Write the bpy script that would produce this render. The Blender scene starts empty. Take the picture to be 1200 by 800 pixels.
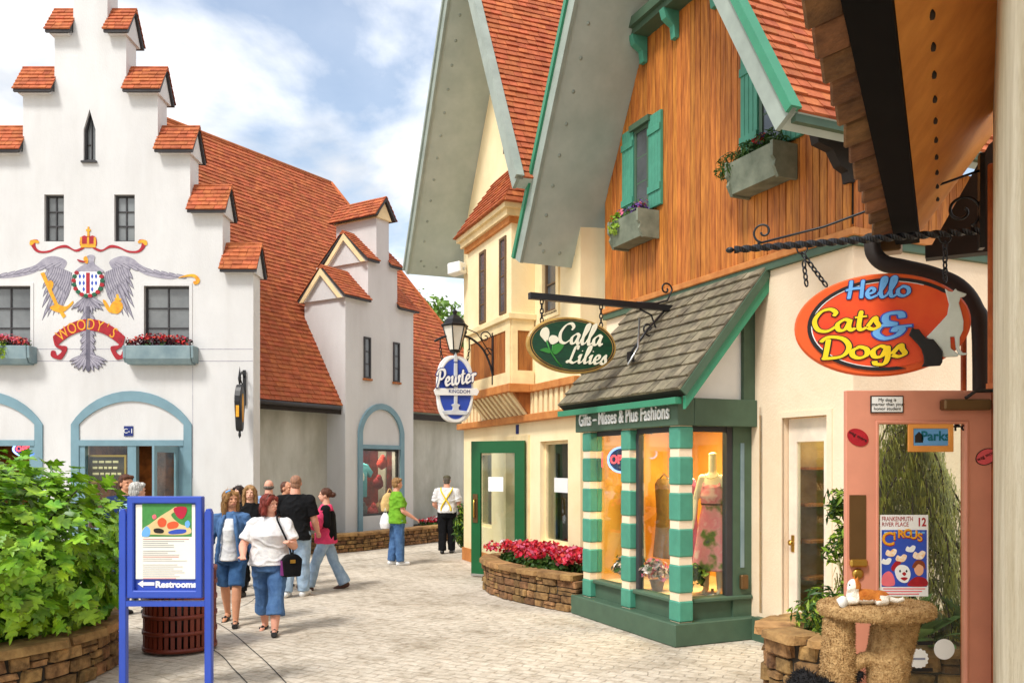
import bpy, bmesh, math, random
from mathutils import Vector, Matrix
R = math.radians
rnd = random.Random(11)
scene = bpy.context.scene
COL = scene.collection

# ------------------------------------------------------------------ camera
EYE = 1.95
cam_data = bpy.data.cameras.new('camera')
cam = bpy.data.objects.new('camera', cam_data)
COL.objects.link(cam)
cam.location = (0, 0, EYE)
cam.rotation_euler = (R(90), 0, 0)
cam_data.lens = 30.0
cam_data.sensor_width = 36.0
cam_data.shift_y = 0.1208
cam_data.clip_start = 0.05
cam_data.clip_end = 2000
scene.camera = cam

# ------------------------------------------------------------------ sky and sun
SUN_EL, SUN_AZ = R(52), R(216)          # azimuth clockwise from +Y: behind the camera, to the left
world = bpy.data.worlds.new('World')
scene.world = world
world.use_nodes = True
wn, wl = world.node_tree.nodes, world.node_tree.links
wn.clear()
w_out = wn.new('ShaderNodeOutputWorld')
w_bg = wn.new('ShaderNodeBackground')
w_sky = wn.new('ShaderNodeTexSky')
w_sky.sky_type = 'NISHITA'
w_sky.sun_disc = False
w_sky.sun_elevation = SUN_EL
w_sky.sun_rotation = SUN_AZ
w_sky.air_density = 1.3
w_sky.dust_density = 0.6
w_sky.ozone_density = 2.0
w_bg.inputs['Strength'].default_value = 0.1
w_tc = wn.new('ShaderNodeTexCoord')
w_sep = wn.new('ShaderNodeSeparateXYZ')
wl.new(w_tc.outputs['Generated'], w_sep.inputs[0])
w_z = wn.new('ShaderNodeMath'); w_z.operation = 'ADD'; w_z.inputs[1].default_value = 0.30
wl.new(w_sep.outputs['Z'], w_z.inputs[0])
w_dx = wn.new('ShaderNodeMath'); w_dx.operation = 'DIVIDE'
w_dy = wn.new('ShaderNodeMath'); w_dy.operation = 'DIVIDE'
wl.new(w_sep.outputs['X'], w_dx.inputs[0]); wl.new(w_z.outputs[0], w_dx.inputs[1])
wl.new(w_sep.outputs['Y'], w_dy.inputs[0]); wl.new(w_z.outputs[0], w_dy.inputs[1])
w_cmb = wn.new('ShaderNodeCombineXYZ')
wl.new(w_dx.outputs[0], w_cmb.inputs[0]); wl.new(w_dy.outputs[0], w_cmb.inputs[1])
w_map = wn.new('ShaderNodeMapping')
w_map.inputs['Location'].default_value = (3.65, 1.9, 0.0)
wl.new(w_cmb.outputs[0], w_map.inputs['Vector'])
w_n1 = wn.new('ShaderNodeTexNoise'); w_n1.inputs['Scale'].default_value = 1.9
w_n1.inputs['Detail'].default_value = 9; w_n1.inputs['Roughness'].default_value = 0.55
w_n1.inputs['Distortion'].default_value = 0.25
wl.new(w_map.outputs[0], w_n1.inputs['Vector'])
w_r1 = wn.new('ShaderNodeValToRGB')
w_r1.color_ramp.elements[0].position = 0.37; w_r1.color_ramp.elements[0].color = (0.2, 0.2, 0.2, 1)
w_r1.color_ramp.elements[1].position = 0.52; w_r1.color_ramp.elements[1].color = (1, 1, 1, 1)
wl.new(w_n1.outputs['Fac'], w_r1.inputs['Fac'])
w_n2 = wn.new('ShaderNodeTexNoise'); w_n2.inputs['Scale'].default_value = 4.0
w_n2.inputs['Detail'].default_value = 6
wl.new(w_map.outputs[0], w_n2.inputs['Vector'])
w_r2 = wn.new('ShaderNodeValToRGB')
w_r2.color_ramp.elements[0].position = 0.35; w_r2.color_ramp.elements[0].color = (4.7, 4.9, 5.2, 1)
w_r2.color_ramp.elements[1].position = 0.6; w_r2.color_ramp.elements[1].color = (8.4, 8.3, 8.2, 1)
wl.new(w_n2.outputs['Fac'], w_r2.inputs['Fac'])
w_mix = wn.new('ShaderNodeMix'); w_mix.data_type = 'RGBA'
wl.new(w_r1.outputs['Color'], w_mix.inputs['Factor'])
wl.new(w_sky.outputs[0], w_mix.inputs['A']); wl.new(w_r2.outputs['Color'], w_mix.inputs['B'])
wl.new(w_mix.outputs['Result'], w_bg.inputs['Color'])
wl.new(w_bg.outputs[0], w_out.inputs['Surface'])

sun_data = bpy.data.lights.new('sun', 'SUN')
sun_data.energy = 1.9
sun_data.angle = R(14)
sun_data.color = (1.0, 0.97, 0.92)
sun = bpy.data.objects.new('sun', sun_data)
COL.objects.link(sun)
sun.rotation_euler = (R(90) - SUN_EL, 0, R(180) - SUN_AZ)

scene.view_settings.view_transform = 'Standard'
scene.view_settings.look = 'None'
scene.view_settings.exposure = 0.92
scene.view_settings.gamma = 1.0
scene.view_settings.use_curve_mapping = False
scene.cycles.max_bounces = 7
scene.cycles.diffuse_bounces = 4
scene.cycles.transparent_max_bounces = 16
scene.cycles.use_denoising = True
try:
    scene.cycles.denoiser = 'OPENIMAGEDENOISE'
except Exception:
    pass

# ------------------------------------------------------------------ materials
MATS = {}
def nodes_of(name):
    m = bpy.data.materials.new(name); m.use_nodes = True
    nt = m.node_tree
    b = nt.nodes.get('Principled BSDF')
    return m, nt, b
def c4(c): return (c[0], c[1], c[2], 1)
def srgb(r, g, b):
    def f(x):
        x /= 255.0
        return x / 12.92 if x <= 0.04045 else ((x + 0.055) / 1.055) ** 2.4
    return (f(r), f(g), f(b))
def sc(c, k): return tuple(min(1, max(0, x * k)) for x in c)
def mat(name, col, rough=0.7, var=0.18, scale=3.0, bump=0.0, bscale=40.0, metal=0.0, col2=None, rand=0.0,
        stretch=(1, 1, 1), spec=0.4, coords='world', detail=6, streak=0.0):
    """plain procedural surface: two tones mixed by noise, optional per-piece variation and fine relief"""
    if name in MATS: return MATS[name]
    m, nt, b = nodes_of(name); N, L = nt.nodes, nt.links
    b.inputs['Roughness'].default_value = rough
    b.inputs['Metallic'].default_value = metal
    b.inputs['Specular IOR Level'].default_value = spec
    if coords == 'world':
        g = N.new('ShaderNodeNewGeometry'); src = g.outputs['Position']
    else:
        g = N.new('ShaderNodeTexCoord'); src = g.outputs['Object']
    mp = N.new('ShaderNodeMapping'); mp.inputs['Scale'].default_value = stretch
    L.new(src, mp.inputs['Vector'])
    n = N.new('ShaderNodeTexNoise'); n.inputs['Scale'].default_value = scale
    n.inputs['Detail'].default_value = detail; n.inputs['Roughness'].default_value = 0.62
    L.new(mp.outputs[0], n.inputs['Vector'])
    r = N.new('ShaderNodeValToRGB')
    r.color_ramp.elements[0].position = 0.32; r.color_ramp.elements[1].position = 0.68
    a = col2 if col2 else sc(col, 1 - var)
    r.color_ramp.elements[0].color = c4(a)
    r.color_ramp.elements[1].color = c4(sc(col, 1 + var * 0.5) if not col2 else col)
    L.new(n.outputs['Fac'], r.inputs['Fac'])
    out = r.outputs['Color']
    if streak > 0:                      # faint rain streaks, weathering of the surface itself
        m3 = N.new('ShaderNodeMapping'); m3.inputs['Scale'].default_value = (2.4, 2.4, 0.30); L.new(src, m3.inputs['Vector'])
        n3 = N.new('ShaderNodeTexNoise'); n3.inputs['Scale'].default_value = 1.0; n3.inputs['Detail'].default_value = 7; n3.inputs['Roughness'].default_value = 0.6
        L.new(m3.outputs[0], n3.inputs['Vector'])
        r3 = N.new('ShaderNodeValToRGB'); r3.color_ramp.elements[0].position = 0.30; r3.color_ramp.elements[1].position = 0.56
        r3.color_ramp.elements[0].color = (1-streak, 1-streak*1.08, 1-streak*1.2, 1); r3.color_ramp.elements[1].color = (1, 1, 1, 1)
        L.new(n3.outputs['Fac'], r3.inputs['Fac'])
        x3 = N.new('ShaderNodeMix'); x3.data_type = 'RGBA'; x3.blend_type = 'MULTIPLY'; x3.inputs['Factor'].default_value = 1.0
        L.new(out, x3.inputs['A']); L.new(r3.outputs['Color'], x3.inputs['B']); out = x3.outputs['Result']
    if rand > 0:
        g2 = N.new('ShaderNodeNewGeometry'); oi = N.new('ShaderNodeObjectInfo')
        ad = N.new('ShaderNodeMath'); ad.operation = 'ADD'
        L.new(g2.outputs['Random Per Island'], ad.inputs[0]); L.new(oi.outputs['Random'], ad.inputs[1])
        fr = N.new('ShaderNodeMath'); fr.operation = 'FRACT'; L.new(ad.outputs[0], fr.inputs[0])
        mr = N.new('ShaderNodeMapRange')
        mr.inputs['To Min'].default_value = 1 - rand; mr.inputs['To Max'].default_value = 1 + rand
        L.new(fr.outputs[0], mr.inputs['Value'])
        hs = N.new('ShaderNodeHueSaturation')
        L.new(mr.outputs[0], hs.inputs['Value']); L.new(out, hs.inputs['Color'])
        mh = N.new('ShaderNodeMapRange')
        mh.inputs['To Min'].default_value = 0.5 - rand * 0.035; mh.inputs['To Max'].default_value = 0.5 + rand * 0.035
        f2 = N.new('ShaderNodeMath'); f2.operation = 'MULTIPLY'; f2.inputs[1].default_value = 7.31
        L.new(fr.outputs[0], f2.inputs[0])
        f3 = N.new('ShaderNodeMath'); f3.operation = 'FRACT'; L.new(f2.outputs[0], f3.inputs[0])
        L.new(f3.outputs[0], mh.inputs['Value']); L.new(mh.outputs[0], hs.inputs['Hue'])
        out = hs.outputs['Color']
    L.new(out, b.inputs['Base Color'])
    if bump > 0:
        n2 = N.new('ShaderNodeTexNoise'); n2.inputs['Scale'].default_value = bscale
        n2.inputs['Detail'].default_value = 5
        L.new(mp.outputs[0], n2.inputs['Vector'])
        bp = N.new('ShaderNodeBump'); bp.inputs['Strength'].default_value = bump
        bp.inputs['Distance'].default_value = 0.02
        L.new(n2.outputs['Fac'], bp.inputs['Height']); L.new(bp.outputs[0], b.inputs['Normal'])
    MATS[name] = m
    return m
def glassy(name, tint=(0.9, 0.95, 0.93), refl=0.035):
    if name in MATS: return MATS[name]
    m, nt, b = nodes_of(name); N, L = nt.nodes, nt.links
    N.remove(b)
    t = N.new('ShaderNodeBsdfTransparent'); t.inputs['Color'].default_value = c4(tint)
    g = N.new('ShaderNodeBsdfGlossy'); g.inputs['Roughness'].default_value = 0.02
    g.inputs['Color'].default_value = (0.9, 0.95, 1, 1)
    lw = N.new('ShaderNodeLayerWeight'); lw.inputs['Blend'].default_value = 0.5
    fr = N.new('ShaderNodeMath'); fr.operation = 'POWER'; fr.inputs[1].default_value = 4.5
    L.new(lw.outputs['Facing'], fr.inputs[0])
    ad = N.new('ShaderNodeMath'); ad.operation = 'ADD'; ad.inputs[1].default_value = refl; ad.use_clamp = True
    L.new(fr.outputs[0], ad.inputs[0])
    mx = N.new('ShaderNodeMixShader')
    L.new(ad.outputs[0], mx.inputs[0]); L.new(t.outputs[0], mx.inputs[1]); L.new(g.outputs[0], mx.inputs[2])
    L.new(mx.outputs[0], N['Material Output'].inputs['Surface'])
    MATS[name] = m
    return m
def emit(name, col, k):
    if name in MATS: return MATS[name]
    m, nt, b = nodes_of(name)
    b.inputs['Base Color'].default_value = c4(col)
    b.inputs['Emission Color'].default_value = c4(col); b.inputs['Emission Strength'].default_value = k
    MATS[name] = m
    return m
def leafmat(name, col, col2, rand=0.25, trans=0.25, rough=0.45):
    if name in MATS: return MATS[name]
    m = mat(name, col, rough=rough, col2=col2, scale=6, rand=rand)
    nt = m.node_tree; N, L = nt.nodes, nt.links
    b = N['Principled BSDF']
    src = b.inputs['Base Color'].links[0].from_socket
    tr = N.new('ShaderNodeBsdfTranslucent'); L.new(src, tr.inputs['Color'])
    mx = N.new('ShaderNodeMixShader'); mx.inputs[0].default_value = trans
    L.new(b.outputs[0], mx.inputs[1]); L.new(tr.outputs[0], mx.inputs[2])
    L.new(mx.outputs[0], N['Material Output'].inputs['Surface'])
    return m

# ------------------------------------------------------------------ mesh helpers
class MB:
    def __init__(s): s.v = []; s.f = []; s.m = []; s.s = []
    def add(s, vs, fs, m=0, smooth=False):
        o = len(s.v); s.v += [tuple(v) for v in vs]
        for f in fs:
            s.f.append(tuple(i + o for i in f)); s.m.append(m); s.s.append(smooth)
        return s
    def box(s, x0, x1, y0, y1, z0, z1, m=0):
        x0, x1 = min(x0, x1), max(x0, x1); y0, y1 = min(y0, y1), max(y0, y1); z0, z1 = min(z0, z1), max(z0, z1)
        vs = [(x0,y0,z0),(x1,y0,z0),(x1,y1,z0),(x0,y1,z0),(x0,y0,z1),(x1,y0,z1),(x1,y1,z1),(x0,y1,z1)]
        return s.add(vs, [(0,3,2,1),(4,5,6,7),(0,1,5,4),(1,2,6,5),(2,3,7,6),(3,0,4,7)], m)
    def prism(s, poly, y0, y1, m=0, smooth=False):
        """polygon in (x, z), extruded from y0 (front) to y1"""
        n = len(poly)
        if area2(poly) < 0: poly = poly[::-1]
        vs = [(p[0], y0, p[1]) for p in poly] + [(p[0], y1, p[1]) for p in poly]
        s.add(vs, [tuple(range(n)), tuple(range(2*n-1, n-1, -1))], m)
        o = len(s.v) - 2*n
        for i in range(n):
            j = (i+1) % n
            s.f.append((o+j, o+i, o+n+i, o+n+j)); s.m.append(m); s.s.append(smooth)
        return s
    def prismz(s, poly, z0, z1, m=0):
        n = len(poly)
        if area2(poly) < 0: poly = poly[::-1]
        vs = [(p[0], p[1], z0) for p in poly] + [(p[0], p[1], z1) for p in poly]
        fs = [tuple(range(n-1, -1, -1)), tuple(range(n, 2*n))]
        for i in range(n):
            j = (i+1) % n; fs.append((i, j, n+j, n+i))
        return s.add(vs, fs, m)
    def prismx(s, poly, x0, x1, m=0):
        """polygon in (y, z), extruded along x"""
        n = len(poly)
        if area2(poly) < 0: poly = poly[::-1]
        vs = [(x0, p[0], p[1]) for p in poly] + [(x1, p[0], p[1]) for p in poly]
        fs = [tuple(range(n-1, -1, -1)), tuple(range(n, 2*n))]
        for i in range(n):
            j = (i+1) % n; fs.append((i, j, n+j, n+i))
        return s.add(vs, fs, m)
    def tube(s, path, r, n=8, m=0, cap=True, smooth=True):
        P = [Vector(p) for p in path]; k = len(P)
        rs = r if isinstance(r, (list, tuple)) else [r]*k
        vs, fs = [], []
        prev = None
        for i in range(k):
            d = (P[min(i+1,k-1)] - P[max(i-1,0)])
            d = d.normalized() if d.length > 1e-9 else Vector((0,0,1))
            if prev is None:
                a = d.orthogonal().normalized()
            else:
                a = (prev - d*prev.dot(d)); a = a.normalized() if a.length > 1e-6 else d.orthogonal().normalized()
            prev = a; b = d.cross(a)
            for j in range(n):
                t = 2*math.pi*j/n
                vs.append(P[i] + (a*math.cos(t) + b*math.sin(t))*rs[i])
        for i in range(k-1):
            for j in range(n):
                q = (j+1) % n
                fs.append((i*n+j, i*n+q, (i+1)*n+q, (i+1)*n+j))
        s.add(vs, fs, m, smooth)
        if cap:
            o = len(s.v) - len(vs)
            s.f += [tuple(o+j for j in range(n-1,-1,-1)), tuple(o+(k-1)*n+j for j in range(n))]
            s.m += [m, m]; s.s += [False, False]
        return s
    def lathe(s, prof, n=16, c=(0,0,0), m=0, smooth=True):
        vs, fs = [], []
        k = len(prof)
        for (r, z) in prof:
            for j in range(n):
                t = 2*math.pi*j/n
                vs.append((c[0]+r*math.cos(t), c[1]+r*math.sin(t), c[2]+z))
        for i in range(k-1):
            for j in range(n):
                q = (j+1) % n
                fs.append((i*n+j, i*n+q, (i+1)*n+q, (i+1)*n+j))
        fs.append(tuple(range(n-1,-1,-1))); fs.append(tuple((k-1)*n+j for j in range(n)))
        return s.add(vs, fs, m, smooth)
    def ell(s, c, r, n=12, k=8, m=0, rot=None, noise=0.0):
        vs, fs = [], []
        for i in range(k+1):
            t = math.pi*i/k
            for j in range(n):
                p = 2*math.pi*j/n
                q = 1 + (rnd.uniform(-noise, noise) if noise else 0)
                v = Vector((r[0]*math.sin(t)*math.cos(p)*q, r[1]*math.sin(t)*math.sin(p)*q, r[2]*math.cos(t)*q))
                if rot: v = rot @ v
                vs.append(Vector(c)+v)
        for i in range(k):
            for j in range(n):
                q = (j+1) % n
                fs.append((i*n+j, (i+1)*n+j, (i+1)*n+q, i*n+q))
        return s.add(vs, fs, m, True)
    def plate(s, outer, holes, y0, y1, m=0):
        """wall: (x, z) outline with holes, thickness y0..y1"""
        bm = bmesh.new(); edges = []
        for loop in [outer] + list(holes):
            vv = [bm.verts.new((p[0], y0, p[1])) for p in loop]
            for i in range(len(vv)): edges.append(bm.edges.new((vv[i], vv[(i+1) % len(vv)])))
        bmesh.ops.triangle_fill(bm, use_beauty=True, use_dissolve=False, edges=edges)
        g = bmesh.ops.extrude_face_region(bm, geom=list(bm.faces))
        bmesh.ops.translate(bm, verts=[e for e in g['geom'] if isinstance(e, bmesh.types.BMVert)], vec=(0, y1-y0, 0))
        bmesh.ops.recalc_face_normals(bm, faces=bm.faces)
        bm.verts.index_update()
        s.add([v.co for v in bm.verts], [tuple(v.index for v in f.verts) for f in bm.faces], m)
        bm.free()
        return s
    def xf(s, M):
        s.v = [tuple(M @ Vector(v)) for v in s.v]; return s
    def mesh(s, name, mats):
        me = bpy.data.meshes.new(name)
        me.from_pydata(s.v, [], s.f)
        if not isinstance(mats, (list, tuple)): mats = [mats]
        for mt in mats: me.materials.append(mt)
        me.polygons.foreach_set('material_index', s.m)
        me.polygons.foreach_set('use_smooth', s.s)
        me.update()
        return me
def area2(p):
    return sum(p[i][0]*p[(i+1) % len(p)][1] - p[(i+1) % len(p)][0]*p[i][1] for i in range(len(p)))
def link(name, data, parent=None):
    o = bpy.data.objects.new(name, data); COL.objects.link(o)
    if parent is not None: o.parent = parent
    return o
def part(name, mb, mats, parent, bevel=0.0, label=None, kind=None, seg=1):
    o = link(name, mb.mesh(name, mats), parent)
    if bevel:
        b = o.modifiers.new('bevel', 'BEVEL'); b.width = bevel; b.segments = seg
        b.limit_method = 'ANGLE'; b.angle_limit = R(40)
    if label: o['label'] = label
    if kind: o['kind'] = kind
    return o
def tag(o, label, cat, group=None):
    o['label'] = label; o['category'] = cat
    if group: o['group'] = group
    return o
def thing(name, label, cat, loc=(0,0,0), rz=0.0, group=None):
    o = link(name, None); o.location = loc; o.rotation_euler = (0, 0, rz)
    o.empty_display_size = 0.2
    return tag(o, label, cat, group)
def Bx(*a): return MB().box(*a)
def wmat(o):
    return Matrix.Translation(o.location) @ o.rotation_euler.to_matrix().to_4x4()
def proj(p):
    """world point to photograph pixel (used only to choose which pieces show largest)"""
    if p[1] < 0.1: return None
    return (600 + 1000*p[0]/p[1], 545 - 1000*(p[2]-EYE)/p[1])
def inframe(p, mgn=25):
    q = proj(p)
    return q is not None and -mgn < q[0] < 1200+mgn and -mgn < q[1] < 800+mgn
def clip_poly(sub, clip):
    """Sutherland-Hodgman, clip convex and counter-clockwise"""
    if area2(clip) < 0: clip = clip[::-1]
    out = sub
    for i in range(len(clip)):
        a, b = clip[i], clip[(i+1) % len(clip)]
        inp, out = out, []
        if not inp: return []
        def side(p): return (b[0]-a[0])*(p[1]-a[1]) - (b[1]-a[1])*(p[0]-a[0])
        for k in range(len(inp)):
            p, q = inp[k], inp[(k+1) % len(inp)]
            sp, sq = side(p), side(q)
            if sp >= 0: out.append(p)
            if (sp >= 0) != (sq >= 0):
                t = sp/(sp-sq); out.append((p[0]+(q[0]-p[0])*t, p[1]+(q[1]-p[1])*t))
    return out if len(out) >= 3 and abs(area2(out)) > 2e-4 else []
def frame(O, U, V):
    U = Vector(U).normalized(); V = Vector(V).normalized(); N = U.cross(V)
    M = Matrix(((U.x, V.x, N.x, O[0]), (U.y, V.y, N.y, O[1]), (U.z, V.z, N.z, O[2]), (0,0,0,1)))
    return M
def shingles(parent, O, U, V, poly, tw, ex, mt, thick=0.022, cap=300, name='shingle', root=None, jit=0.25, near=None):
    """overlapping roof pieces on the plane O + a*U + b*V, inside the convex polygon; the largest in view are parts"""
    M = frame(O, U, V)
    root = root or parent
    W = wmat(root)
    amin = min(p[0] for p in poly); amax = max(p[0] for p in poly)
    bmin = min(p[1] for p in poly); bmax = max(p[1] for p in poly)
    pieces = []
    b = bmin; row = 0
    while b < bmax:
        a = amin - rnd.random()*tw
        while a < amax:
            w = tw*rnd.uniform(1-jit, 1+jit)
            rect = [(a, b), (a+w-0.006, b), (a+w-0.006, b+ex), (a, b+ex)]
            c = clip_poly(rect, poly)
            if c:
                ctr = W @ (M @ Vector((a+w/2, b+ex/2, 0)))
                t = thick*rnd.uniform(0.75, 1.3)
                pieces.append((c, b, t, ctr))
            a += w
        b += ex; row += 1
    def emitp(mb, c, b0, t):
        n = len(c)
        if area2(c) < 0: c = c[::-1]
        top = [M @ Vector((p[0], p[1], 0.004 + t*(1-0.85*(p[1]-b0)/ex))) for p in c]
        bot = [M @ Vector((p[0], p[1], 0.0)) for p in c]
        fs = [tuple(range(n))] + [(n+i, n+(i+1) % n, (i+1) % n, i) for i in range(n)]
        mb.add(top+bot, fs)
    if cap:
        vis = [p for p in pieces if inframe(p[3])]
        ids = {id(p) for p in sorted(vis, key=lambda p: (p[3]-Vector((0,0,EYE))).length)[:cap]}
    else: ids = set()
    rest = MB()
    for p in pieces:
        if id(p) in ids:
            mb = MB(); emitp(mb, *p[:3]); part(name, mb, mt, parent)
        else: emitp(rest, *p[:3])
    if rest.f:
        part(name + 's' if cap == 0 else name + '_field', rest, mt, parent, kind='stuff')
def text_mesh(s, size, extrude=0.004, offset=0.0, align='CENTER', shear=0.0, sx=1.0):
    cu = bpy.data.curves.new('lettering', 'FONT')
    cu.body = s; cu.size = size; cu.extrude = extrude; cu.offset = offset
    cu.align_x = align; cu.align_y = 'CENTER'; cu.shear = shear; cu.resolution_u = 3
    o = bpy.data.objects.new('lettering', cu); COL.objects.link(o)
    bpy.context.view_layer.update()
    me = bpy.data.meshes.new_from_object(o.evaluated_get(bpy.context.evaluated_depsgraph_get()))
    bpy.data.objects.remove(o); bpy.data.curves.remove(cu)
    if sx != 1.0:
        for v in me.vertices: v.co.x *= sx
    me.materials.clear()
    return me
UP = Matrix.Rotation(R(90), 4, 'X')      # lays lettering (x, y) into a wall facing -y
def text(name, s, size, mt, parent, x, y, z, M=None, **k):
    me = text_mesh(s, size, **k)
    me.transform(UP); 
    if M is not None: me.transform(M)
    me.materials.append(mt)
    o = link(name, me, parent); o.location = (x, y, z)
    return o
def cat_rom(pts, n=8, closed=False):
    P = [Vector(p) for p in pts]
    if len(P) < 3: return P
    out = []
    k = len(P)
    rng = range(k) if closed else range(k-1)
    for i in rng:
        p0 = P[(i-1) % k] if closed else P[max(i-1, 0)]
        p1 = P[i]; p2 = P[(i+1) % k] if closed else P[i+1]
        p3 = P[(i+2) % k] if closed else P[min(i+2, k-1)]
        for j in range(n):
            t = j/n
            out.append(0.5*((2*p1) + (p2-p0)*t + (2*p0-5*p1+4*p2-p3)*t*t + (3*p1-p0-3*p2+p3)*t*t*t))
    if not closed: out.append(P[-1])
    return out
GLYPH = {
 'C': (0.66, [[(.60,.68),(.66,.84),(.50,1.0),(.24,.90),(.06,.5),(.16,.10),(.42,.0),(.68,.2)]]),
 'a': (0.52, [[(.40,.42),(.26,.5),(.06,.30),(.10,.03),(.28,.06),(.41,.44)], [(.42,.5),(.38,.14),(.46,.0),(.56,.1)]]),
 'l': (0.34, [[(.02,.12),(.26,.66),(.30,.98),(.18,.97),(.12,.3),(.18,.0),(.36,.12)]]),
 'L': (0.66, [[(.50,.78),(.50,.97),(.36,.95),(.30,.55),(.24,.12),(.12,.01),(.08,.07),(.22,.07),(.44,-.02),(.68,.12)]]),
 'i': (0.32, [[(.02,.3),(.13,.5),(.11,.14),(.18,.0),(.34,.12)], [(.15,.70),(.17,.74)]]),
 'e': (0.42, [[(.04,.2),(.27,.28),(.30,.45),(.16,.5),(.05,.24),(.16,.0),(.42,.12)]]),
 's': (0.40, [[(.02,.12),(.22,.52),(.26,.34),(.33,.12),(.18,.0),(.03,.08)]]),
 'P': (0.64, [[(.28,.94),(.22,.4),(.08,-.05)], [(.04,.70),(.2,1.0),(.56,.98),(.62,.66),(.42,.44),(.2,.5)]]),
 'w': (0.70, [[(.02,.42),(.11,.5),(.10,.1),(.22,.0),(.34,.16),(.37,.46),(.34,.12),(.48,.0),(.60,.2),(.58,.5),(.72,.4)]]),
 't': (0.36, [[(.20,.86),(.14,.2),(.20,.0),(.36,.1)], [(.02,.56),(.36,.6)]]),
 'r': (0.38, [[(.04,.4),(.13,.5),(.12,.0)], [(.13,.3),(.24,.5),(.38,.44)]]),
 'H': (0.72, [[(.20,.98),(.17,.5),(.12,.0)], [(.62,.98),(.59,.5),(.57,.0)], [(.0,.46),(.3,.54),(.60,.54)]]),
 'o': (0.50, [[(.24,.5),(.06,.36),(.06,.12),(.22,.0),(.40,.12),(.40,.38),(.24,.5),(.16,.47)]]),
 'D': (0.78, [[(.22,.92),(.18,.4),(.14,.0)], [(.02,.78),(.2,1.0),(.58,.90),(.74,.5),(.56,.10),(.06,.02)]]),
 'g': (0.50, [[(.38,.40),(.24,.5),(.06,.30),(.10,.03),(.28,.06),(.40,.46)], [(.41,.5),(.42,.0),(.34,-.30),(.14,-.30),(.10,-.16)]]),
 '&': (0.70, [[(.55,.78),(.50,.98),(.26,.94),(.24,.66),(.42,.54),(.16,.5),(.06,.22),(.22,.0),(.46,.10),(.56,.34),(.44,.40),(.40,.24)], [(.44,.44),(.74,.46)]]),
}
def strokes(s, h, pen=0.12, shear=0.0, contrast=0.6, ang=R(40), space=1.0, t=0.008, grow=0.0, z0=0.0):
    """hand-drawn script lettering as raised ribbons in the (x, z) plane, facing -y; returns MB and width"""
    mb = MB(); x = 0.0; lift = 0.0
    for ch in s:
        if ch == ' ': x += 0.3; continue
        adv, lines = GLYPH[ch]
        for ln in lines:
            pts = cat_rom([(p[0], p[1], 0) for p in ln], 7)
            n = len(pts); lift += 0.0006
            L, Rr = [], []
            for i, p in enumerate(pts):
                d = pts[min(i+1, n-1)] - pts[max(i-1, 0)]
                a = math.atan2(d.y, d.x)
                w = pen*((1-contrast) + contrast*abs(math.sin(a-ang)))/2*(0.55 if i in (0, n-1) and contrast > .3 else 1) + grow
                nx, ny = -math.sin(a), math.cos(a)
                e = (Vector((math.cos(a), math.sin(a)))*(grow if i == n-1 else -grow if i == 0 else 0))
                for S, k in ((L, 1), (Rr, -1)):
                    px, py = p.x + e.x + nx*w*k, p.y + e.y + ny*w*k
                    S.append(((x + px + shear*py)*h, py*h, i))
            vs = [(q[0], -t - lift - q[2]*2e-5 - z0, q[1]) for q in L] + [(q[0], -t - lift - q[2]*2e-5 - z0, q[1]) for q in Rr]
            vs += [(q[0], 0, q[1]) for q in L] + [(q[0], 0, q[1]) for q in Rr]
            fs = []
            for i in range(n-1):
                fs.append((n+i, n+i+1, i+1, i)); fs.append((i, i+1, 2*n+i+1, 2*n+i)); fs.append((n+i+1, n+i, 3*n+i, 3*n+i+1))
            fs += [(0, 2*n, 3*n, n), (n-1, 2*n-1, 4*n-1, 3*n-1)]
            mb.add(vs, fs)
        x += adv*space
    return mb, x*h
def oval(cx, cz, rx, rz, n=40, a0=0, a1=2*math.pi):
    full = abs(a1-a0-2*math.pi) < 1e-6
    k = n if full else n+1
    return [(cx+rx*math.cos(a0+(a1-a0)*i/n), cz+rz*math.sin(a0+(a1-a0)*i/n)) for i in range(k)]
def ring(outer, inner, y0, y1, mb=None):
    """band between two outlines of the same length in (x, z)"""
    mb = mb or MB(); n = len(outer)
    vs = [(p[0], y0, p[1]) for p in outer] + [(p[0], y0, p[1]) for p in inner] + [(p[0], y1, p[1]) for p in outer] + [(p[0], y1, p[1]) for p in inner]
    fs = []
    for i in range(n):
        j = (i+1) % n
        fs += [(i, j, n+j, n+i), (j, i, 2*n+i, 2*n+j), (n+i, n+j, 3*n+j, 3*n+i), (2*n+i, 3*n+i, 3*n+j, 2*n+j)]
    mb.add(vs, fs); return mb
def rect(x0, x1, z0, z1): return [(x0, z0), (x1, z0), (x1, z1), (x0, z1)]
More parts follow.
